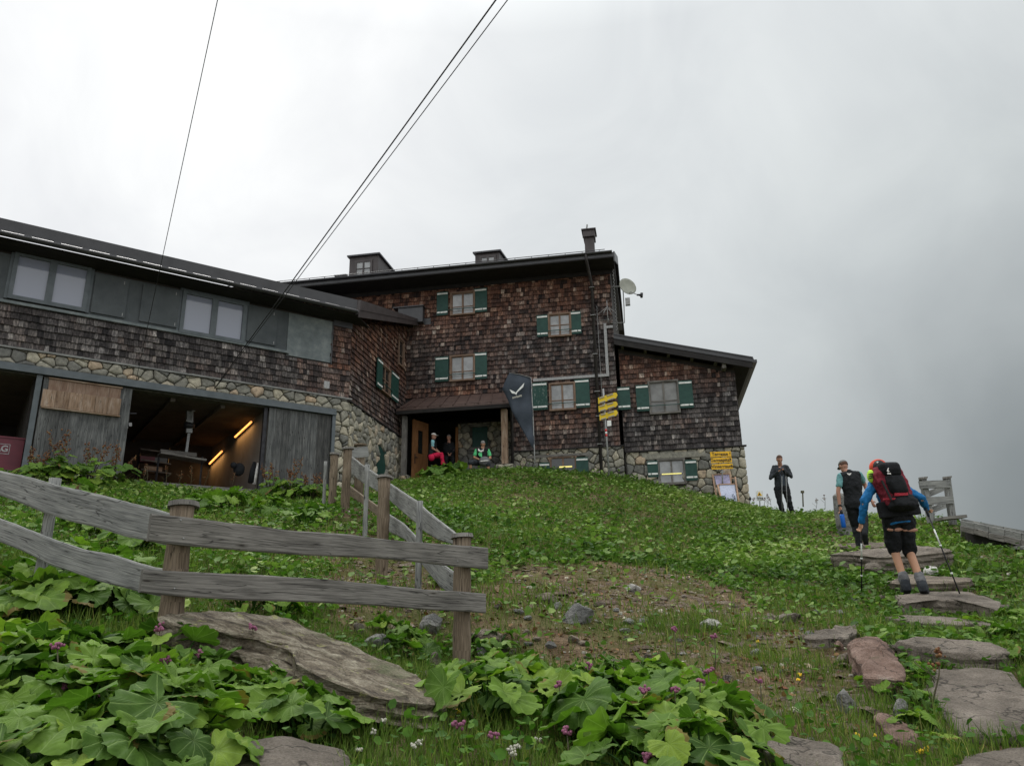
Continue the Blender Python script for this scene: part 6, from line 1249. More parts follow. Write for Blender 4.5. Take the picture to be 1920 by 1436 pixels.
# 3 the backpacker
J = JJ(9.8, head=(*z7(545, 215), .25), shL=(*z7(452, 335), .0), shR=(*z7(770, 370), .0), elL=(*z7(402, 500), -.06), elR=(*z7(925, 470), -.05), haL=(*z7(372, 685), .08), haR=(*z7(975, 555), .10), hipL=z7(645, 665), hipR=z7(785, 660), knL=(*z7(672, 915), .1), knR=(*z7(815, 930), .14), anL=(*z7(790, 1290), -.02), anR=(*z7(945, 1290), -.18), toL=(*z7(775, 1345), .14), toR=(*z7(960, 1335), .0))
J['shR'] = P(*z7(760, 385), 9.85); J['shL'] = P(*z7(480, 345), 9.8)
J['knL'] = P(*z7(672, 930), 9.95); J['knR'] = P(*z7(815, 950), 9.95)
m3 = person('backpacker in blue shirt and black shorts climbing the stone steps with two poles', J, (-.15, 1, 0), (-.25, .8, -.55), (0, .5, 1), shirt='f_blue', sleeve='long', pants='f_black', legs='short', boots='f_charcoal', hair='hair_brown', hands=(.95, .95), sock='f_grey', sc=.98)
for l in 'LR':     # rear seam pockets / rolled hems of the shorts showing skin-coloured patches
    h_ = J['hip' + l]; k_2 = J['kn' + l]; mb = MB(); c = h_ + (k_2 - h_) * .42; mb.ball(c + Vector((0, -.085, .02)), (.105, .03, .030), 12, 8); blob('pocket_flap', mb, 'skin', m3, .01, 2)
bp = thing('backpack', 'large red and black trekking backpack with black lid on the climbing man', 'backpack', tuple(P(*z7(745, 560), 9.6)))
def pk(name, ring, mat, yo, dep, vox=.012):      # soft box through picture outline at the pack's depth
    mb = MB(); pp = [P(*z7(x, y), 9.62 + yo) for x, y in ring]; mb.poly(pp[::-1], dep, (0, 1, 0)); o = blob(name, mb, mat, bp, vox, 9, .6); return o
def bag(name, sec, mat, yo, vox=.012):           # sections: (xl, xr, y, half depth)
    mb = MB(); R_ = []
    for xl, xr, y, hd_ in sec: a, b_ = P(*z7(xl, y), 9.62 + yo), P(*z7(xr, y), 9.62 + yo); R_.append(((a + b_) / 2, (b_ - a).length / 2, hd_))
    n = 20; vs = []; K = len(R_)
    for c, rx, ry in R_:
        for k in range(n): a = 2 * math.pi * k / n; ca, sa = math.cos(a), math.sin(a); vs.append(c + Vector((math.copysign(abs(ca) ** .55, ca) * rx, math.copysign(abs(sa) ** .55, sa) * ry, 0)))
    fs = [(i * n + k, i * n + (k + 1) % n, (i + 1) * n + (k + 1) % n, (i + 1) * n + k) for i in range(K - 1) for k in range(n)] + [tuple(range(n))[::-1], tuple(range((K - 1) * n, K * n))]
    mb.add(vs, fs, None, 0, 0, 0, True); return blob(name, mb, mat, bp, vox, 6, .5)
bag('main_bag', [(490, 715, 175, .08), (480, 740, 240, .13), (490, 775, 320, .15), (545, 800, 400, .16), (575, 820, 470, .16), (600, 850, 540, .14)], 'f_darkred', .03)
bag('lid', [(530, 690, 140, .09), (528, 700, 165, .14), (545, 712, 215, .15), (575, 722, 262, .12)], 'f_black', -.07)
bag('front_panel', [(590, 740, 258, .08), (600, 765, 320, .10), (632, 790, 390, .10), (655, 800, 425, .08)], 'f_black', -.12)
bag('bottom_compartment', [(640, 825, 440, .10), (632, 858, 490, .15), (632, 885, 545, .16), (680, 860, 578, .10)], 'f_black', -.06)
mb = MB(); mb.bar(P(*z7(680, 432), 9.44), P(*z7(800, 424), 9.44), .03, .035); mb.bar(P(*z7(575, 475), 9.5), P(*z7(700, 470), 9.46), .03, .02); build('strap', mb, MT['f_red'], bp)
mb = MB(); mb.bar(P(*z7(560, 300), 9.42), P(*z7(650, 480), 9.42), .02, .02); mb.bar(P(*z7(725, 290), 9.46), P(*z7(815, 440), 9.46), .02, .02); build('strap', mb, MT['black'], bp)
mb = MB(); mb.bar(P(*z7(530, 580), 9.7), P(*z7(900, 540), 9.7), .20, .09, Vector((0, 1, 0))); blob('hip_belt', mb, 'f_black', bp, .012, 5)
c = P(*z7(622, 206), 9.398); mb = MB(); mb.poly([c + Vector(q) for q in ((-.02, 0, -.01), (.0, 0, .03), (.01, 0, .03), (.0, 0, .0), (.015, 0, -.015), (-.01, 0, -.02))], -.003, (0, 1, 0)); mb.bar(c + Vector((-.018, 0, -.038)), c + Vector((.025, 0, -.042)), .003, .02, Vector((0, 0, 1))); build('logo', mb, MT['f_white'], bp)
mb = MB(); ca = P(*z7(528, 178), 9.80)
mb.ball(ca, (.105, .13, .105), 18, 10); x = blob('climbing_helmet', mb, 'f_orange', None, .009, 3); tag(x, 'orange red helmet strapped above the climbing backpack', 'helmet')
mb = MB(); mb.ball(P(*z7(535, 172), 9.74), (.075, .09, .085), 14, 8); build('helmet_inside', mb, MT['black'], x)
mb = MB(); mb.bar(P(*z7(515, 132), 9.68), P(*z7(528, 130), 9.68), .01, .02); build('sticker', mb, MT['f_white'], x)
mb = MB(); mb.ball(P(*z7(462, 262), 9.72), (.05, .06, .085), 12, 8); x = blob('neon_pouch', mb, 'f_neon', None, .009, 2); tag(x, 'neon yellow striped pouch at the left shoulder of the backpacker', 'pouch')
mb = MB()
for k in range(3): mb.bar(P(*z7(438, 245 + k * 18), 9.655), P(*z7(482, 235 + k * 18), 9.655), .006, .014, Vector((0, 0, 1)))
build('dark_stripe', mb, MT['black'], x)
for k, (a, b_, ya, yb, md) in enumerate((((372, 690), (374, 1330), 9.92, 10.25, .4), ((975, 575), (1285, 1350), 9.85, 9.55, .3))):
    A_, B_ = P(*z7(*a), ya), P(*z7(*b_), yb); d_ = (B_ - A_)
    t = thing('trekking_pole', ('left' if k == 0 else 'right') + ' black and white pole planted by the climbing backpacker', 'trekking pole', tuple(B_), 'trekking poles')
    mb = MB(); mb.tube([A_ - d_ * .06, A_ + d_ * .08], [.017, .015], 8); build('grip', mb, MT['f_charcoal'], t)
    mb = MB(); mb.tube([A_ + d_ * .08, B_], .0085, 7); build('shaft', mb, MT['black'], t)
    f0, f1_ = (.3, .5) if k == 0 else (.24, .42); mb = MB(); mb.tube([A_ + d_ * f0, A_ + d_ * f1_], .0095, 7); mb.tube([A_ + d_ * (f1_ + .01), A_ + d_ * (f1_ + .03)], .014, 7); mb.tube([A_ + d_ * .76, A_ + d_ * .78], .014, 7); build('white_section', mb, MT['white_paint'], t)
# ---- people in the porch
z6 = lambda x, y: (x / 10.667 + 780, y / 10.667 + 780)
Yp_ = 26.7
J = JJ(Yp_, head=z6(352, 408), shR=(*z6(338, 505), -.12), shL=(*z6(365, 505), .18), elR=(*z6(328, 645), -.14), elL=(*z6(400, 660), .18), haR=(*z6(475, 730), -.12), haL=(*z6(500, 760), .1), hipR=(*z6(295, 800), -.1), hipL=(*z6(320, 800), .1), knR=(*z6(510, 760), -.12), knL=(*z6(500, 790), .12), anR=(*z6(535, 960), -.12), anL=(*z6(560, 980), .12), toR=(*z6(590, 985), -.14), toL=(*z6(610, 1000), .12))
person('person in a white cap, blue sleeve and red trousers sitting by the open door', J, (1, -.1, 0), (1, -.25, -.15), shirt='f_lightblue', sleeve='short', vest='f_black', pants='f_crimson', cap='f_white', boots='f_red', sc=.95)
J = JJ(27.6, head=z6(655, 440), shR=(*z6(590, 560), 0), shL=(*z6(730, 560), 0), elR=(*z6(570, 680), -.05), elL=(*z6(760, 680), -.05), haR=(*z6(640, 745), -.3), haL=(*z6(700, 745), -.3), hipR=(*z6(620, 820), 0), hipL=(*z6(705, 820), 0), knR=(*z6(600, 850), -.42), knL=(*z6(730, 850), -.42), anR=(*z6(600, 1020), -.4), anL=(*z6(730, 1020), -.4), toR=(*z6(595, 1040), -.6), toL=(*z6(735, 1040), -.6))
person('grey-haired man in dark clothes sitting deep in the porch doorway', J, (0, -1, 0), (-.3, -1, -.1), shirt='f_black', sleeve='long', pants='f_black', hair='hair_grey')
J = JJ(26.0, head=z6(1340, 565), shR=(*z6(1205, 690), 0), shL=(*z6(1445, 690), 0), elR=(*z6(1165, 830), -.02), elL=(*z6(1490, 840), -.02), haR=(*z6(1275, 870), -.28), haL=(*z6(1400, 860), -.3), hipR=(*z6(1270, 930), 0), hipL=(*z6(1390, 930), 0), knR=(*z6(1090, 925), -.38), knL=(*z6(1440, 960), -.42), anR=(*z6(1090, 1110), -.3), anL=(*z6(1450, 1130), -.36), toR=(*z6(1080, 1130), -.5), toL=(*z6(1450, 1150), -.55))
m6 = person('man in a green shirt and black vest sitting under the porch, looking into a bag', J, (0, -1, 0), (0, -.75, -.6), (0, -.5, 1), shirt='f_green', sleeve='short', vest='f_black', pants='f_charcoal', legs='short', hair='hair_grey')
mb = MB(); mb.poly([P(*z6(x, y), 25.82) for x, y in ((1240, 760), (1265, 715), (1320, 730), (1320, 820), (1270, 800))][::-1], .02, (0, 1, 0)); build('shirt_front', mb, MT['f_green'], m6)
mb = MB(); mb.poly([P(*z6(x, y), 25.80) for x, y in ((1240, 640), (1300, 690), (1360, 650), (1350, 700), (1300, 720), (1240, 690))][::-1], .02, (0, 1, 0)); build('collar', mb, MT['f_white'], m6)
mb = MB(); mb.ball(P(*z6(1372, 905), 25.62), (.20, .15, .17), 14, 9); x = blob('daypack', mb, 'f_grey', None, .012, 3); tag(x, 'grey and navy day pack on the lap of the man in green', 'backpack')
mb = MB(); mb.bar(P(*z6(1290, 900), 25.44), P(*z6(1450, 885), 25.44), .02, .03); build('zip_band', mb, MT['f_white'], x)
mb = MB(); mb.ball(P(*z6(310, 830), 26.15), (.11, .12, .12), 12, 8); x = blob('red_rucksack', mb, 'f_crimson', None, .012, 3); tag(x, 'bright red rucksack beside the person in the white cap', 'backpack')
t = thing('stone_bench', 'low stone bench along the porch where the hikers sit', 'bench', tuple(MF.pt(-2, 6.1, -.3)))
for nm_, (s0, s1, o0, o1) in {'seat': (MF.hit(800, 860, .2)[0], MF.hit(862, 860, .2)[0], -.6, .3)}.items():
    mb = MB(); mb.wbox(MF, s0, s1, 6.15, 6.5, o0, o1); build(nm_, mb, MT['concrete'], t)
mb = MB(); mb.wbox(MF, MF.hit(870, 860, 0)[0], MF.hit(935, 860, 0)[0], 6.2, P(915, 868, 26.2).z, -.3, .75); build('seat', mb, MT['concrete'], t)
# ================================================================ VEGETATION
def mass(name, tv, tf, pos_, Rm, sc, tint, mat, label, cat='plants'):
    tv = np.array(tv, float); tf = np.array(tf); n = len(pos_); k = len(tv); q = tf.shape[1]
    v = np.einsum('nij,kj->nki', Rm, tv) * sc[:, None, :] if sc.ndim == 2 else np.einsum('nij,kj->nki', Rm, tv) * sc[:, None, None]
    v = (v + pos_[:, None, :]).reshape(-1, 3); f = (tf[None] + (np.arange(n) * k)[:, None, None]).reshape(-1, q)
    me = bpy.data.meshes.new(name); me.vertices.add(len(v)); me.vertices.foreach_set('co', v.astype(np.float32).ravel())
    me.loops.add(f.size); me.loops.foreach_set('vertex_index', f.astype(np.int32).ravel()); me.polygons.add(len(f)); me.polygons.foreach_set('loop_start', np.arange(0, f.size, q, dtype=np.int32))
    at = me.attributes.new('tint', 'FLOAT', 'FACE'); at.data.foreach_set('value', np.repeat(tint, len(tf)).astype(np.float32)); me.materials.append(MT[mat]); me.update()
    o = bpy.data.objects.new(name, me); COL.objects.link(o); return tag(o, label, cat, kind='stuff')
def rots(n, tilt, yaw=None):
    yaw = rng.uniform(0, 2 * math.pi, n) if yaw is None else yaw; a = rng.uniform(0, 2 * math.pi, n); t = np.abs(rng.normal(0, tilt, n)) if np.isscalar(tilt) else tilt
    cy, sy = np.cos(yaw), np.sin(yaw); Z = np.zeros(n); O = np.ones(n); Rz = np.stack([np.stack([cy, -sy, Z], -1), np.stack([sy, cy, Z], -1), np.stack([Z, Z, O], -1)], 1)
    kx, ky = np.cos(a), np.sin(a); c, s = np.cos(t), np.sin(t); C = 1 - c
    Rt = np.stack([np.stack([c + kx * kx * C, kx * ky * C, ky * s], -1), np.stack([kx * ky * C, c + ky * ky * C, -kx * s], -1), np.stack([-ky * s, kx * s, c], -1)], 1)
    return Rt @ Rz
def projA(p):
    q = p - np.array(EYE); z = q @ np.array(FW); z = np.maximum(z, .2); return 960 + FPX * (q @ np.array(RT)) / z, 718 - FPX * (q @ np.array(UP)) / z
def inpoly(x, y, poly):
    r = np.zeros(len(x), bool); j = len(poly) - 1
    for i in range(len(poly)):
        xi, yi = poly[i]; xj, yj = poly[j]; c = ((yi > y) != (yj > y)) & (x < (xj - xi) * (y - yi) / ((yj - yi) if yj != yi else 1e-9) + xi); r ^= c; j = i
    return r
def fbm(x, y, s, seed=0):
    r = np.zeros(len(x)); a = 1; g = np.random.default_rng(seed)
    for o in range(4):
        for _ in range(3):
            th = g.uniform(0, 6.28); ph = g.uniform(0, 6.28); k = s * 2 ** o; r += a * np.sin((x * math.cos(th) + y * math.sin(th)) * k + ph + 1.5 * np.sin((x * math.sin(th) - y * math.cos(th)) * k * .7 + ph * 2))
        a *= .6
    return r / 4.5
def wpoly(l): return [(p.x, p.y) for p in (hitT(u, v) for u, v in l)]
DIRT = wpoly([(600, 1062), (740, 1070), (880, 1110), (960, 1082), (1060, 1062), (1200, 1060), (1320, 1085), (1400, 1125), (1500, 1160), (1600, 1182), (1650, 1205), (1720, 1340), (1760, 1430), (1640, 1440), (1560, 1345), (1440, 1350), (1330, 1310), (1250, 1290), (1120, 1250), (960, 1240), (880, 1200), (720, 1235), (640, 1170)])
DRY2 = wpoly([(640, 1020), (760, 1030), (860, 1075), (760, 1120), (640, 1090)])
YEL = [wpoly([(880, 935), (1010, 920), (1100, 950), (1100, 1010), (1040, 1060), (900, 1060)]), wpoly([(1120, 960), (1240, 950), (1300, 1000), (1300, 1060), (1160, 1040)]), wpoly([(480, 1010), (640, 1000), (700, 1060), (600, 1080), (420, 1050)]), wpoly([(1400, 1090), (1560, 1120), (1640, 1180), (1500, 1170)]), wpoly([(1380, 1310), (1640, 1350), (1740, 1440), (1380, 1440)]), wpoly([(330, 1090), (560, 1080), (600, 1120), (350, 1130)])]
def sample(n, y0, y1, pw=1.0, mx=.92):
    # uniform on the hillside inside a wide wedge in front of the stairs
    y = (rng.uniform(0, 1, n) * (y1 ** (1 + pw) - y0 ** (1 + pw)) + y0 ** (1 + pw)) ** (1 / (1 + pw)); x = rng.uniform(-mx, mx, n) * y
    return x, y
HOUSE = [(MF.pt(-14, 0, 0), MF.pt(8.3, 0, -.15))]
def keep(x, y, edge=0.0):
    k = np.ones(len(x), bool)
    for ex in EXCL: k &= ~inpoly(x, y, ex)
    # inside the buildings
    def side(W_, o): return (x - W_.O.x) * W_.n.x + (y - W_.O.y) * W_.n.y - o
    sM = side(MF, .02); sW = side(WF, .06); sS = (x - SF.O.x) * SF.n.x + (y - SF.O.y) * SF.n.y
    k &= ~((sM < 0)); k &= ~((sW < 0) & (sS < .05))
    return k
LEAF = [(0, 0, 0), (.5, 0, -.06), (1, 0, -.02), (.28, .40, .10), (.74, .34, .08), (.28, -.40, .10), (.74, -.34, .08)]
LEAFF = [(0, 1, 4, 3), (1, 2, 4, 4), (0, 5, 6, 1), (1, 6, 2, 2)]
LEAFF = [(0, 1, 4, 3), (0, 5, 6, 1), (1, 6, 2, 4)]
BLADE = [(-.5, 0, 0), (.5, 0, 0), (-.38, .06, .5), (.38, .06, .5), (-.06, .28, 1), (.06, .28, 1)]
BLADEF = [(0, 1, 3, 2), (2, 3, 5, 4)]
def P3(x, y, dz=0.0): return np.stack([x, y, ground(x, y) + dz], -1)
def zone(x, y):
    nx, ny = x + .35 * fbm(x, y, 1.6, 3), y + .45 * fbm(x, y, 1.5, 4)
    d = inpoly(nx, ny, DIRT) | inpoly(nx, ny, DRY2); yl = np.zeros(len(x), bool)
    for p in YEL: yl |= inpoly(nx, ny, p)
    return d, yl
# --- broad leaves on the hill
x, y = sample(185000, 7.0, 30, .7); k = keep(x, y); x, y = x[k], y[k]; d, yl = zone(x, y)
den = fbm(x, y, .9, 11); pr = np.where(d, .05, np.where(yl, .30, np.clip(.82 + .55 * den, .22, 1))); left = (x < -1.0) & (y < 19); pr = np.where(left & ~d, .45 + .3 * den, pr)
k = rng.uniform(0, 1, len(x)) < pr; x, y = x[k], y[k]; n = len(x); h = np.abs(rng.normal(.05, .05, n)) * (1 + .5 * fbm(x, y, .5, 91)); s = rng.uniform(.05, .12, n) * (1 + .3 * fbm(x, y, 2, 5) + .3 * fbm(x, y, .45, 92))
t = np.clip(.50 + .36 * fbm(x, y, .8, 7) + .3 * fbm(x, y, .3, 93) + rng.normal(0, .2, n), 0, 1)
mass('broad_leaf_cover', LEAF, LEAFF, P3(x, y) + np.stack([np.zeros(n), np.zeros(n), h], -1), rots(n, .55), s, t, 'leaf_hill', 'dense low broad leaves covering the slope below the house', 'ground cover')
# --- fine herbs on the left slope and near the camera
x, y = sample(72000, 3.2, 19, .25); k = keep(x, y); x, y = x[k], y[k]; d, yl = zone(x, y); pr = np.where(d, .05, np.clip(.55 + .5 * fbm(x, y, 1.7, 21), .1, 1)); pr = np.where((x > 1.0) & (y > 8), pr * .4, pr); k = rng.uniform(0, 1, len(x)) < pr; x, y = x[k], y[k]; n = len(x)
mass('herb_cover', LEAF, LEAFF, P3(x, y) + np.stack([np.zeros(n), np.zeros(n), rng.uniform(.0, .13, n)], -1), rots(n, .7), rng.uniform(.022, .055, n) * (1 + .04 * y), np.clip(.45 + .25 * fbm(x, y, 2, 8) + rng.normal(0, .2, n), 0, 1), 'leaf_herb', 'small fine-leaved herbs among the grass', 'ground cover')
# --- grass
def grass(nm, n, y0, y1, pw, hr, wr, fn, mat, lab, curve=1.0):
    x, y = sample(n, y0, y1, pw); k = keep(x, y); x, y = x[k], y[k]; d, yl = zone(x, y); pr = fn(x, y, d, yl); k = rng.uniform(0, 1, len(x)) < pr; x, y = x[k], y[k]; n = len(x)
    h = rng.uniform(*hr, n) * (1 + .35 * fbm(x, y, 2.2, 13)); w = rng.uniform(*wr, n)
    tv = np.array(BLADE); yaw = rng.uniform(0, 6.28, n); Rm = rots(n, .32, yaw)
    Rm = Rm * np.stack([w, h, h], -1)[:, None, :]
    return mass(nm, tv, BLADEF, P3(x, y, -.01), Rm, np.ones(n), np.clip(.45 + .22 * fbm(x, y, 1.2, 17) + rng.normal(0, .2, n), 0, 1), mat, lab, 'grass')
grass('near_grass', 115000, 3.0, 8.5, .3, (.06, .17), (.004, .008), lambda x, y, d, yl: np.where(d, np.clip(1.6 * fbm(x, y, 1.9, 61) - .1, .06, .9), np.clip(.75 + .4 * fbm(x, y, 1.4, 31), .15, 1)), 'grass_green', 'fresh green grass in the foreground')
grass('hill_grass', 170000, 7.5, 29, .55, (.07, .2), (.008, .016), lambda x, y, d, yl: np.where(d, np.clip(1.6 * fbm(x, y, 1.5, 62) - .1, .06, .9), np.where(yl, .9, np.clip(.55 + .6 * fbm(x, y, 1.1, 33), .1, 1))), 'grass_green', 'green grass growing between the leaves on the slope')
grass('dry_grass', 180000, 4.0, 26, .4, (.03, .085), (.004, .009), lambda x, y, d, yl: np.where(d, np.clip(.75 + .5 * fbm(x, y, 1.6, 35), .05, 1), np.where(yl, .85, np.clip(.1 + .35 * fbm(x, y, .7, 77), .03, 1))), 'grass_dry', 'short dry yellow-brown grass on the bare patches')
# --- grit on bare soil
CH = [(-.5, -.4, 0), (.5, -.35, 0), (.45, .4, 0), (-.4, .45, 0), (-.3, -.25, .35), (.32, -.2, .4), (.28, .25, .33), (-.25, .3, .38)]
CHF = [(4, 5, 6, 7), (0, 1, 5, 4), (1, 2, 6, 5), (2, 3, 7, 6), (3, 0, 4, 7)]
x, y = sample(60000, 4.2, 13, .3); k = keep(x, y); x, y = x[k], y[k]; d, yl = zone(x, y); k = (d | (rng.uniform(0, 1, len(x)) < .006)) & (rng.uniform(0, 1, len(x)) < np.clip(.12 + .5 * fbm(x, y, 2.1, 41), .03, 1)); x, y = x[k], y[k]; n = len(x)
sz = np.exp(rng.normal(-4.1, .6, n)); mass('gravel', CH, CHF, P3(x, y, -.004), rots(n, .3) , sz, rng.uniform(0, 1, n), 'stone', 'brown gravel and stone chips on the bare earth', 'gravel')
x, y = sample(9000, 5, 13, .3); k = keep(x, y); x, y = x[k], y[k]; d, yl = zone(x, y); k = d; x, y = x[k], y[k]; n = len(x)
mass('dead_leaves', LEAF, LEAFF, P3(x, y, .01), rots(n, .5), rng.uniform(.02, .06, n), rng.uniform(0, 1, n), 'rust_leaf', 'withered brown leaf litter on the bare earth', 'leaf litter')
x, y = sample(40000, 4.6, 13, .3); k = keep(x, y); x, y = x[k], y[k]; d, yl = zone(x, y); k = d & (rng.uniform(0, 1, len(x)) < np.clip(.25 + .7 * fbm(x, y, 1.3, 51), .02, 1)); x, y = x[k], y[k]; n = len(x)
s = np.exp(rng.normal(-3.1, .5, n)); Rm = rots(n, .22, rng.normal(.1, .5, n)) * np.stack([np.ones(n) * 1.5, np.ones(n) * .8, np.ones(n) * .55], -1)[:, None, :]
mass('stone_shards', CH, CHF, P3(x, y, -.006), Rm, s, rng.uniform(0, 1, n), 'shard', 'flat brown stone shards half buried in the bare earth', 'gravel')
# --- big butterbur plants
NA, rr_ = 66, (0, .1, .3, .55, .8, 1.0)
def bigleaf(mb, c, nrm, head, r, t, seed):
    nrm = V(nrm).normalized(); head = (V(head) - nrm * V(head).dot(nrm)).normalized(); sd = nrm.cross(head)
    vs = []; uvs = []; ph = seed * 7.3
    for i, q in enumerate(rr_):
        for k in range(NA + 1):
            a = -math.pi + 2 * math.pi * k / NA; notch = max(0, abs(a) - 2.55) / .6
            R = (1 - .75 * notch ** .8 if notch > 0 else 1) * (1 + .07 * math.cos(a)) * (1 + .06 * math.sin(3 * a + ph))
            R *= 1 + (.06 * abs(math.sin(a * 5.5)) + (0, .075, .03)[k % 3] + .05 * noise.noise(Vector((a * 6, ph, 0)))) * (q ** 3)
            z = .22 * q * q * (noise.noise(Vector((math.cos(a) * .9 + ph, math.sin(a) * .9, q))) * 1.8) + .10 * q * math.sin(a * 5.5) ** 2 - (.05 + .35 * ((seed * 3.7) % 1.0)) * q ** 2.2 + .10 * q + .30 * ((seed * 5.3) % 1.0) * abs(math.sin(a)) * q + .035 * q * noise.noise(Vector((a * 5, q * 4, ph)))
            vs.append(c + (head * math.cos(a) * R * q + sd * math.sin(a) * R * q + nrm * z) * r); uvs.append(((a / (2 * math.pi)) + .5, q))
    w_ = NA + 1; fs = []; uu = []; rh_ = random.Random(int(seed * 1e5)); holes = [(rh_.randint(6, NA - 6), rh_.randint(2, 4), rr_[3]) for _ in range(rh_.choice([0, 0, 1, 2, 4]))]; brown = rh_.randint(0, NA) if rh_.random() < .3 else None
    for i in range(len(rr_) - 1):
        for k in range(NA):
            if any(abs(k - hk) * (q_ + .1) < 1.6 and hi == i for hk, hi, q_ in holes): continue
            f = (i * w_ + k, (i + 1) * w_ + k, (i + 1) * w_ + k + 1, i * w_ + k + 1); fs.append(f); uu.append([uvs[j] for j in f])
    n0 = len(mb.w); mb.add(vs, fs, uu, t, 0, 0, True)
    if brown is not None:
        for i, f in enumerate(fs):
            if f[0] // w_ == 4 and abs(f[0] % w_ - brown) < 9: mb.w[n0 + i] = .8
def butterbur(u, v, lab, nl=9, R=.15, hgt=.32, spread=.34, group=None, seed=0, mat='leaf_big'):
    base = hitT(u, v); rs = random.Random(seed * 31 + int(u) + int(v)); t = thing('butterbur_plant', lab, 'plant', tuple(base), group)
    lm, sm2 = MB(), MB()
    for i in range(int(nl * 1.5)):
        a = 6.283 * i / nl + rs.uniform(-.5, .5); q = (.25 + .75 * rs.random()) * spread; x, y = base.x + math.cos(a) * q, base.y + math.sin(a) * q
        h = hgt * (1.1 - .5 * q / spread) * rs.uniform(.75, 1.15); c = Vector((x, y, gz(x, y) + h)); out = Vector((math.cos(a), math.sin(a), 0)); tilt = .2 + 1.1 * q / spread * rs.random()
        nrm = Vector((0, 0, 1)) + out * tilt + Vector((rs.uniform(-.45, .45), rs.uniform(-.5, .3), 0)); r = R * rs.choice([.45, .6, .75, .9, 1.0, 1.2]) * rs.uniform(.9, 1.1)
        bigleaf(lm, c, nrm, out, r, min(1, max(0, rs.gauss(.55, .22))), rs.random() * 9)
        b0 = Vector((base.x + math.cos(a) * .04, base.y + math.sin(a) * .04, base.z - .02)); sm2.tube([b0, (b0 + c) / 2 + Vector((0, 0, .05)) + out * .02, c + Vector((0, 0, -.01))], [.008, .006, .004], 6)
    build('foliage', lm, MT[mat], t); build('leaf_stalks', sm2, MT['leaf_herb'], t); return t
def patch(pts_, lab, group, **k):
    for i, (u, v) in enumerate(pts_): butterbur(u, v, lab, group=group, seed=i, **k)
g1_ = 'large butterbur leaves in the lower left corner'
patch([(20, 1395), (110, 1440), (200, 1400), (300, 1440), (60, 1500), (170, 1490), (290, 1500), (250, 1440)], 'big toothed butterbur leaves filling the lower left corner', g1_, R=.125, nl=10)
patch([(30, 1330), (120, 1340), (230, 1330), (330, 1345), (90, 1290), (200, 1285), (300, 1280), (0, 1260)], 'bright butterbur clump in front of the left end of the tilted slab', 'butterbur rows behind the lower left corner', R=.105, nl=10, hgt=.25)
patch([(430, 1352), (490, 1345), (540, 1372), (400, 1325), (575, 1400)], 'butterbur clump between the tilted slab and the granite block', 'butterbur at the granite block', R=.11, nl=8, hgt=.22, spread=.26)
patch([(20, 1175), (90, 1165), (170, 1160), (235, 1150), (60, 1120), (150, 1118)], 'shaded butterbur leaves under the left fence boards', 'butterbur under the left boards', R=.14, nl=8, hgt=.26)
patch([(905, 1310), (950, 1345), (1000, 1330), (900, 1360), (1040, 1350), (960, 1300)], 'dark butterbur clump right of the fence post', 'butterbur right of the fence post', R=.12, nl=9, hgt=.27)
patch([(1090, 1335), (1150, 1350), (1210, 1340), (1270, 1350), (1130, 1310), (1200, 1305), (1250, 1320)], 'middle butterbur clump at the lower edge of the bare earth', 'butterbur at the bare earth', R=.10, nl=9, hgt=.24)
patch([(1110, 1400), (1180, 1425), (1240, 1410), (1300, 1425), (1290, 1385), (1350, 1400), (1220, 1480), (1310, 1490)], 'butterbur leaves at the bottom edge left of the long brown slab', 'butterbur at the bottom edge', R=.125, nl=9, hgt=.27)
patch([(1700, 1320), (1710, 1290), (1690, 1260), (1725, 1380), (1650, 1300)], 'light small butterbur between the reddish boulder and the large slab', 'small butterbur by the boulder', R=.06, nl=8, hgt=.12, spread=.17)
patch([(1830, 1190), (1880, 1200), (1900, 1170), (1910, 1250)], 'small leafy clump right of the steps', 'small plants right of the steps', R=.07, nl=8, hgt=.13, spread=.2)
patch([(760, 1200), (745, 1235), (780, 1225), (730, 1190), (925, 1215), (860, 1290)], 'small butterbur among the stones by the fence post', 'small butterbur by the fence post', R=.075, nl=7, hgt=.13, spread=.2)
patch([(370, 960), (420, 955), (450, 950), (500, 965), (220, 1010), (250, 1040), (180, 1000), (570, 985), (130, 940)], 'leafy clump on the slope below the garage bays', 'clumps below the garage', R=.16, nl=8, hgt=.3, spread=.4)
patch([(460, 1150), (520, 1160), (120, 1060), (190, 1080), (250, 1100)], 'leafy clump behind the near fence boards', 'clumps behind the near fence', R=.10, nl=7, hgt=.2, spread=.28)
patch([(805, 890), (830, 886), (850, 882)], 'pale leafy clump in front of the porch doorway', 'clumps by the porch', R=.2, nl=7, hgt=.36, spread=.45)
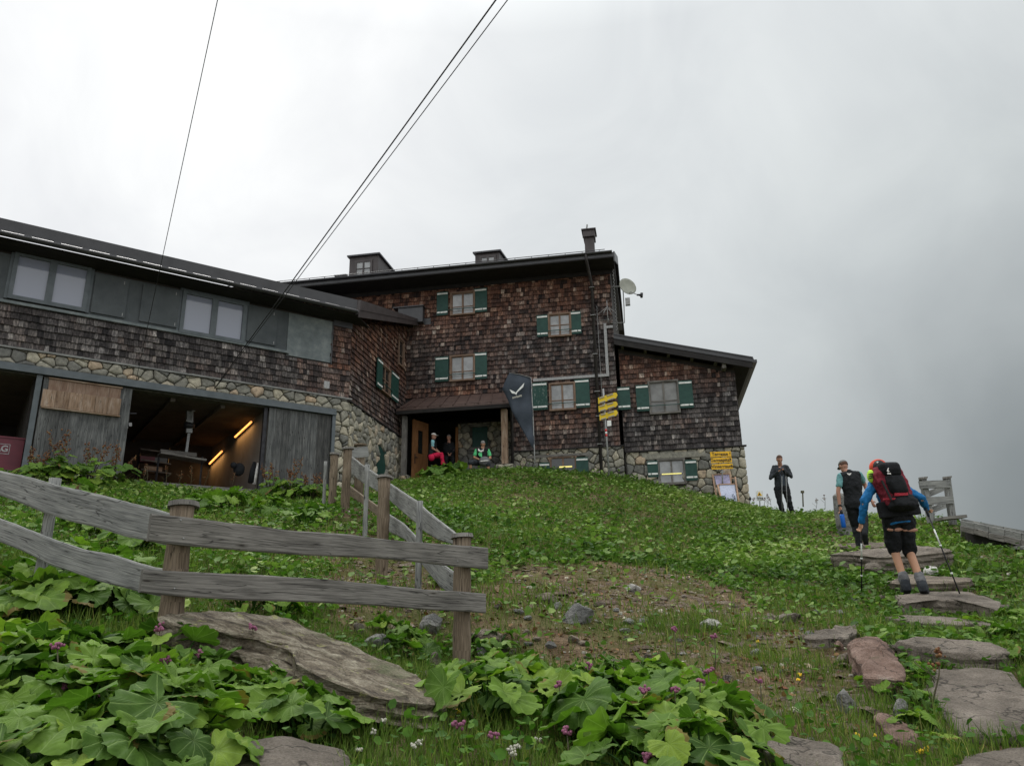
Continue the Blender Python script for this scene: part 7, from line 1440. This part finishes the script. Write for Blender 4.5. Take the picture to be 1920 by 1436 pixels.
# tall docks with rusty seed heads by the garage
def dock(u, v, lab, H=1.0, ns=5, nl=14, group=None, seed=1, Rl=.14):
    base = hitT(u, v); rs = random.Random(seed + int(u)); t = thing('dock_plant', lab, 'plant', tuple(base), group); lm, st, sd_ = MB(), MB(), MB()
    for i in range(ns):
        a = rs.uniform(0, 6.28); q = rs.uniform(.05, .4); top_ = base + Vector((math.cos(a) * q, math.sin(a) * q, H * rs.uniform(.7, 1.1))); mid = base + (top_ - base) * .5 + Vector((0, 0, .05)); st.tube([base, mid, top_], [.012, .009, .005], 6)
        for k in range(26):
            f_ = rs.uniform(.62, 1.02); c = base + (top_ - base) * f_ + Vector((rs.gauss(0, .035), rs.gauss(0, .035), rs.gauss(0, .02))); sd_.ball(c, rs.uniform(.010, .022), 5, 3, t=rs.random())
        for k in range(3): f_ = rs.uniform(.2, .6); c = base + (top_ - base) * f_; d_ = Vector((rs.uniform(-1, 1), rs.uniform(-1, .4), .2)).normalized(); st.tube([c, c + d_ * .12], .004, 5); bigleaf(lm, c + d_ * .17, Vector((d_.x * .4, d_.y * .4 - .2, 1)), d_, Rl * .6, rs.uniform(.3, .8), rs.random() * 9)
    for i in range(nl):
        a = rs.uniform(0, 6.28); q = rs.uniform(.1, .5); c = base + Vector((math.cos(a) * q, math.sin(a) * q, rs.uniform(.1, .45) * H)); c.z = max(c.z, gz(c.x, c.y) + .08); bigleaf(lm, c, Vector((math.cos(a) * .6, math.sin(a) * .6 - .2, 1)), Vector((math.cos(a), math.sin(a), 0)), Rl * rs.uniform(.7, 1.2), rs.uniform(.2, .9), rs.random() * 9); st.tube([base, c], [.007, .004], 5)
    build('foliage', lm, MT['leaf_big'], t); build('stems', st, MT['stem'], t); build('seed_heads', sd_, MT['rust_leaf'], t); return t
gd = 'tall docks in front of the garage doors'
for i, (u, v, h, lb) in enumerate(((60, 905, .75, 'low dock plant in front of the maroon box'), (110, 912, 1.05, 'tall dock with rusty seed heads at the left plank door'), (165, 915, .95, 'leafy dock in the middle of the left plank door'), (212, 912, .95, 'dock with a dark seed stalk at the edge of the open bay'), (505, 935, .85, 'dock left of the right plank door, thin rusty stalks'), (545, 938, .95, 'leafy dock in front of the right plank door'), (585, 940, .75, 'dock at the right end of the plank door'))): dock(u, v, lb, h, 5, 16, gd, i)
# thin meadow stalks seen against the open bay and on the skyline
def stalk(u, v, H, lab, group, mat='rust_leaf', Y=None):
    base = hitT(u, v) if Y is None else Vector((P(u, v, Y).x, Y, gz(P(u, v, Y).x, Y))); rs = random.Random(int(u * 3)); t = thing('meadow_stalk', lab, 'wild plant', tuple(base), group); st, sd_ = MB(), MB(); top_ = base + Vector((rs.uniform(-.15, .15), 0, H)); st.tube([base, base + (top_ - base) * .6 + Vector((.02, 0, 0)), top_], [.006, .005, .003], 5)
    for k in range(16): f_ = rs.uniform(.6, 1.0); sd_.ball(base + (top_ - base) * f_ + Vector((rs.gauss(0, .02), rs.gauss(0, .02), 0)), rs.uniform(.007, .015), 5, 3, t=rs.random())
    for k in range(3): f_ = rs.uniform(.2, .7); c = base + (top_ - base) * f_; st.tube([c, c + Vector((rs.uniform(-.12, .12), rs.uniform(-.05, .05), .1))], .003, 5)
    build('stem', st, MT['stem'], t); build('seed_head', sd_, MT[mat], t)
for u, v, h in ((262, 915, .5), (275, 918, .6), (312, 920, .65), (330, 920, .5), (356, 922, .7), (378, 922, .6), (430, 925, .55)): stalk(u, v, h, 'thin dry stalk against the dark open garage bay', 'stalks in front of the open bay')
for u, v, h in ((1432, 950, .3), (1440, 952, .42), (1446, 952, .34), (1412, 948, .25), (1530, 954, .3), (1547, 953, .38), (1752, 975, .4)): stalk(u, v, h, 'thin dark meadow stalk on the skyline right of the house', 'stalks on the skyline')
stalk(1742, 1345, .42, 'rust red seed stalk at the left edge of the large slab', None); stalk(134, 945, .35, 'short rusty plume above the left fence board', None)
# flowers
def pinkflower(u, v, L, lab='pink thistle-like flower head on a dark stalk above the butterbur leaves', group='pink flower heads', sz=.020, mat='pink', cat='flower', nm='pink_flower', up=True):
    b = hitT(u, v + L); rs = random.Random(int(u * 5 + v)); Y = b.y; top_ = P(u, v, Y); t = thing(nm, lab, cat, tuple(b), group); m_ = MB(); m_.tube([b, (b + top_) / 2 + Vector((.008, 0, 0)), top_], [.0045, .004, .003], 6); build('stem', m_, MT['stem'], t)
    m_ = MB()
    for k in range(12): m_.ball(top_ + Vector((rs.gauss(0, sz * .55), rs.gauss(0, sz * .55), rs.gauss(0, sz * .4))), sz * rs.uniform(.35, .6), 6, 4)
    build('flower_head', m_, MT[mat], t); return t
for u, v, L in ((107, 1209, 120), (299, 1177, 110), (311, 1237, 100), (120, 1287, 110), (192, 1302, 100), (178, 1322, 100), (186, 1325, 90), (150, 1335, 90), (106, 1353, 90), (36, 1273, 100), (372, 1225, 80), (284, 1286, 90), (384, 1276, 80), (212, 1310, 90), (56, 1276, 90)): pinkflower(u, v, L, 'pink flower head on a dark stalk among the lower left butterbur', 'pink flowers lower left')
for u, v, L in ((474, 1175, 100), (508, 1237, 60)): pinkflower(u, v, L, 'dusky pink flower in front of the tilted lichen slab', 'pink flowers before the slab')
for u, v, L in ((860, 1357, 50), (924, 1378, 40), (1063, 1370, 80)): pinkflower(u, v, L, 'pink flower in the grass at the bottom centre', 'pink flowers bottom centre', .022)
for u, v, L in ((1103, 1248, 90), (1207, 1293, 110), (1265, 1293, 110), (1312, 1275, 120), (1340, 1193, 70), (1250, 1374, 80), (1222, 1408, 90), (1210, 1418, 80), (1265, 1178, 110), (1425, 1275, 60), (1328, 1256, 100), (1048, 1280, 80)): pinkflower(u, v, L, 'pink flower head above the butterbur right of centre', 'pink flowers right of centre')
for u, v in ((655, 1317), (668, 1327), (680, 1333), (720, 1314), (732, 1322), (740, 1340), (718, 1350), (745, 1337), (765, 1283), (772, 1294), (700, 1372), (775, 1398), (672, 1405), (785, 1390), (955, 1405), (962, 1412), (972, 1400), (430, 1222), (445, 1230), (422, 1236), (1005, 1385), (560, 1308), (580, 1310), (650, 1345)): pinkflower(u, v, 32, 'tiny cream umbel flower in the foreground grass', 'cream umbel flowers', .014, 'umbel', 'flower', 'umbel_flower')
for u, v in ((849, 1344), (828, 1348), (859, 1333), (898, 1374), (1497, 1273), (1499, 1264), (1422, 1202), (1608, 1377), (1640, 1379), (1748, 1370), (1723, 1408), (1736, 1403), (1729, 1406)): pinkflower(u, v, 10, 'small yellow flower close to the ground', 'small yellow flowers', .012, 'yellow_petal', 'flower', 'yellow_flower')
for u, v in ((1487, 1331), (1500, 1334), (1415, 1178), (1795, 995), (1890, 1075), (1840, 1045), (600, 950), (612, 968), (575, 940), (655, 960), (640, 985), (1490, 962)): pinkflower(u, v, 8, 'tiny white flower dot in the meadow', 'tiny white meadow flowers', .010 if v > 1100 else .02, 'umbel', 'flower', 'white_flower')
# lettering becomes real mesh
dg = bpy.context.evaluated_depsgraph_get()
for o in [o for o in bpy.data.objects if o.type == 'FONT']:
    me = bpy.data.meshes.new_from_object(o.evaluated_get(dg)); n = bpy.data.objects.new('lettering', me); COL.objects.link(n); n.parent = o.parent; n.matrix_local = o.matrix_local.copy(); bpy.data.objects.remove(o)
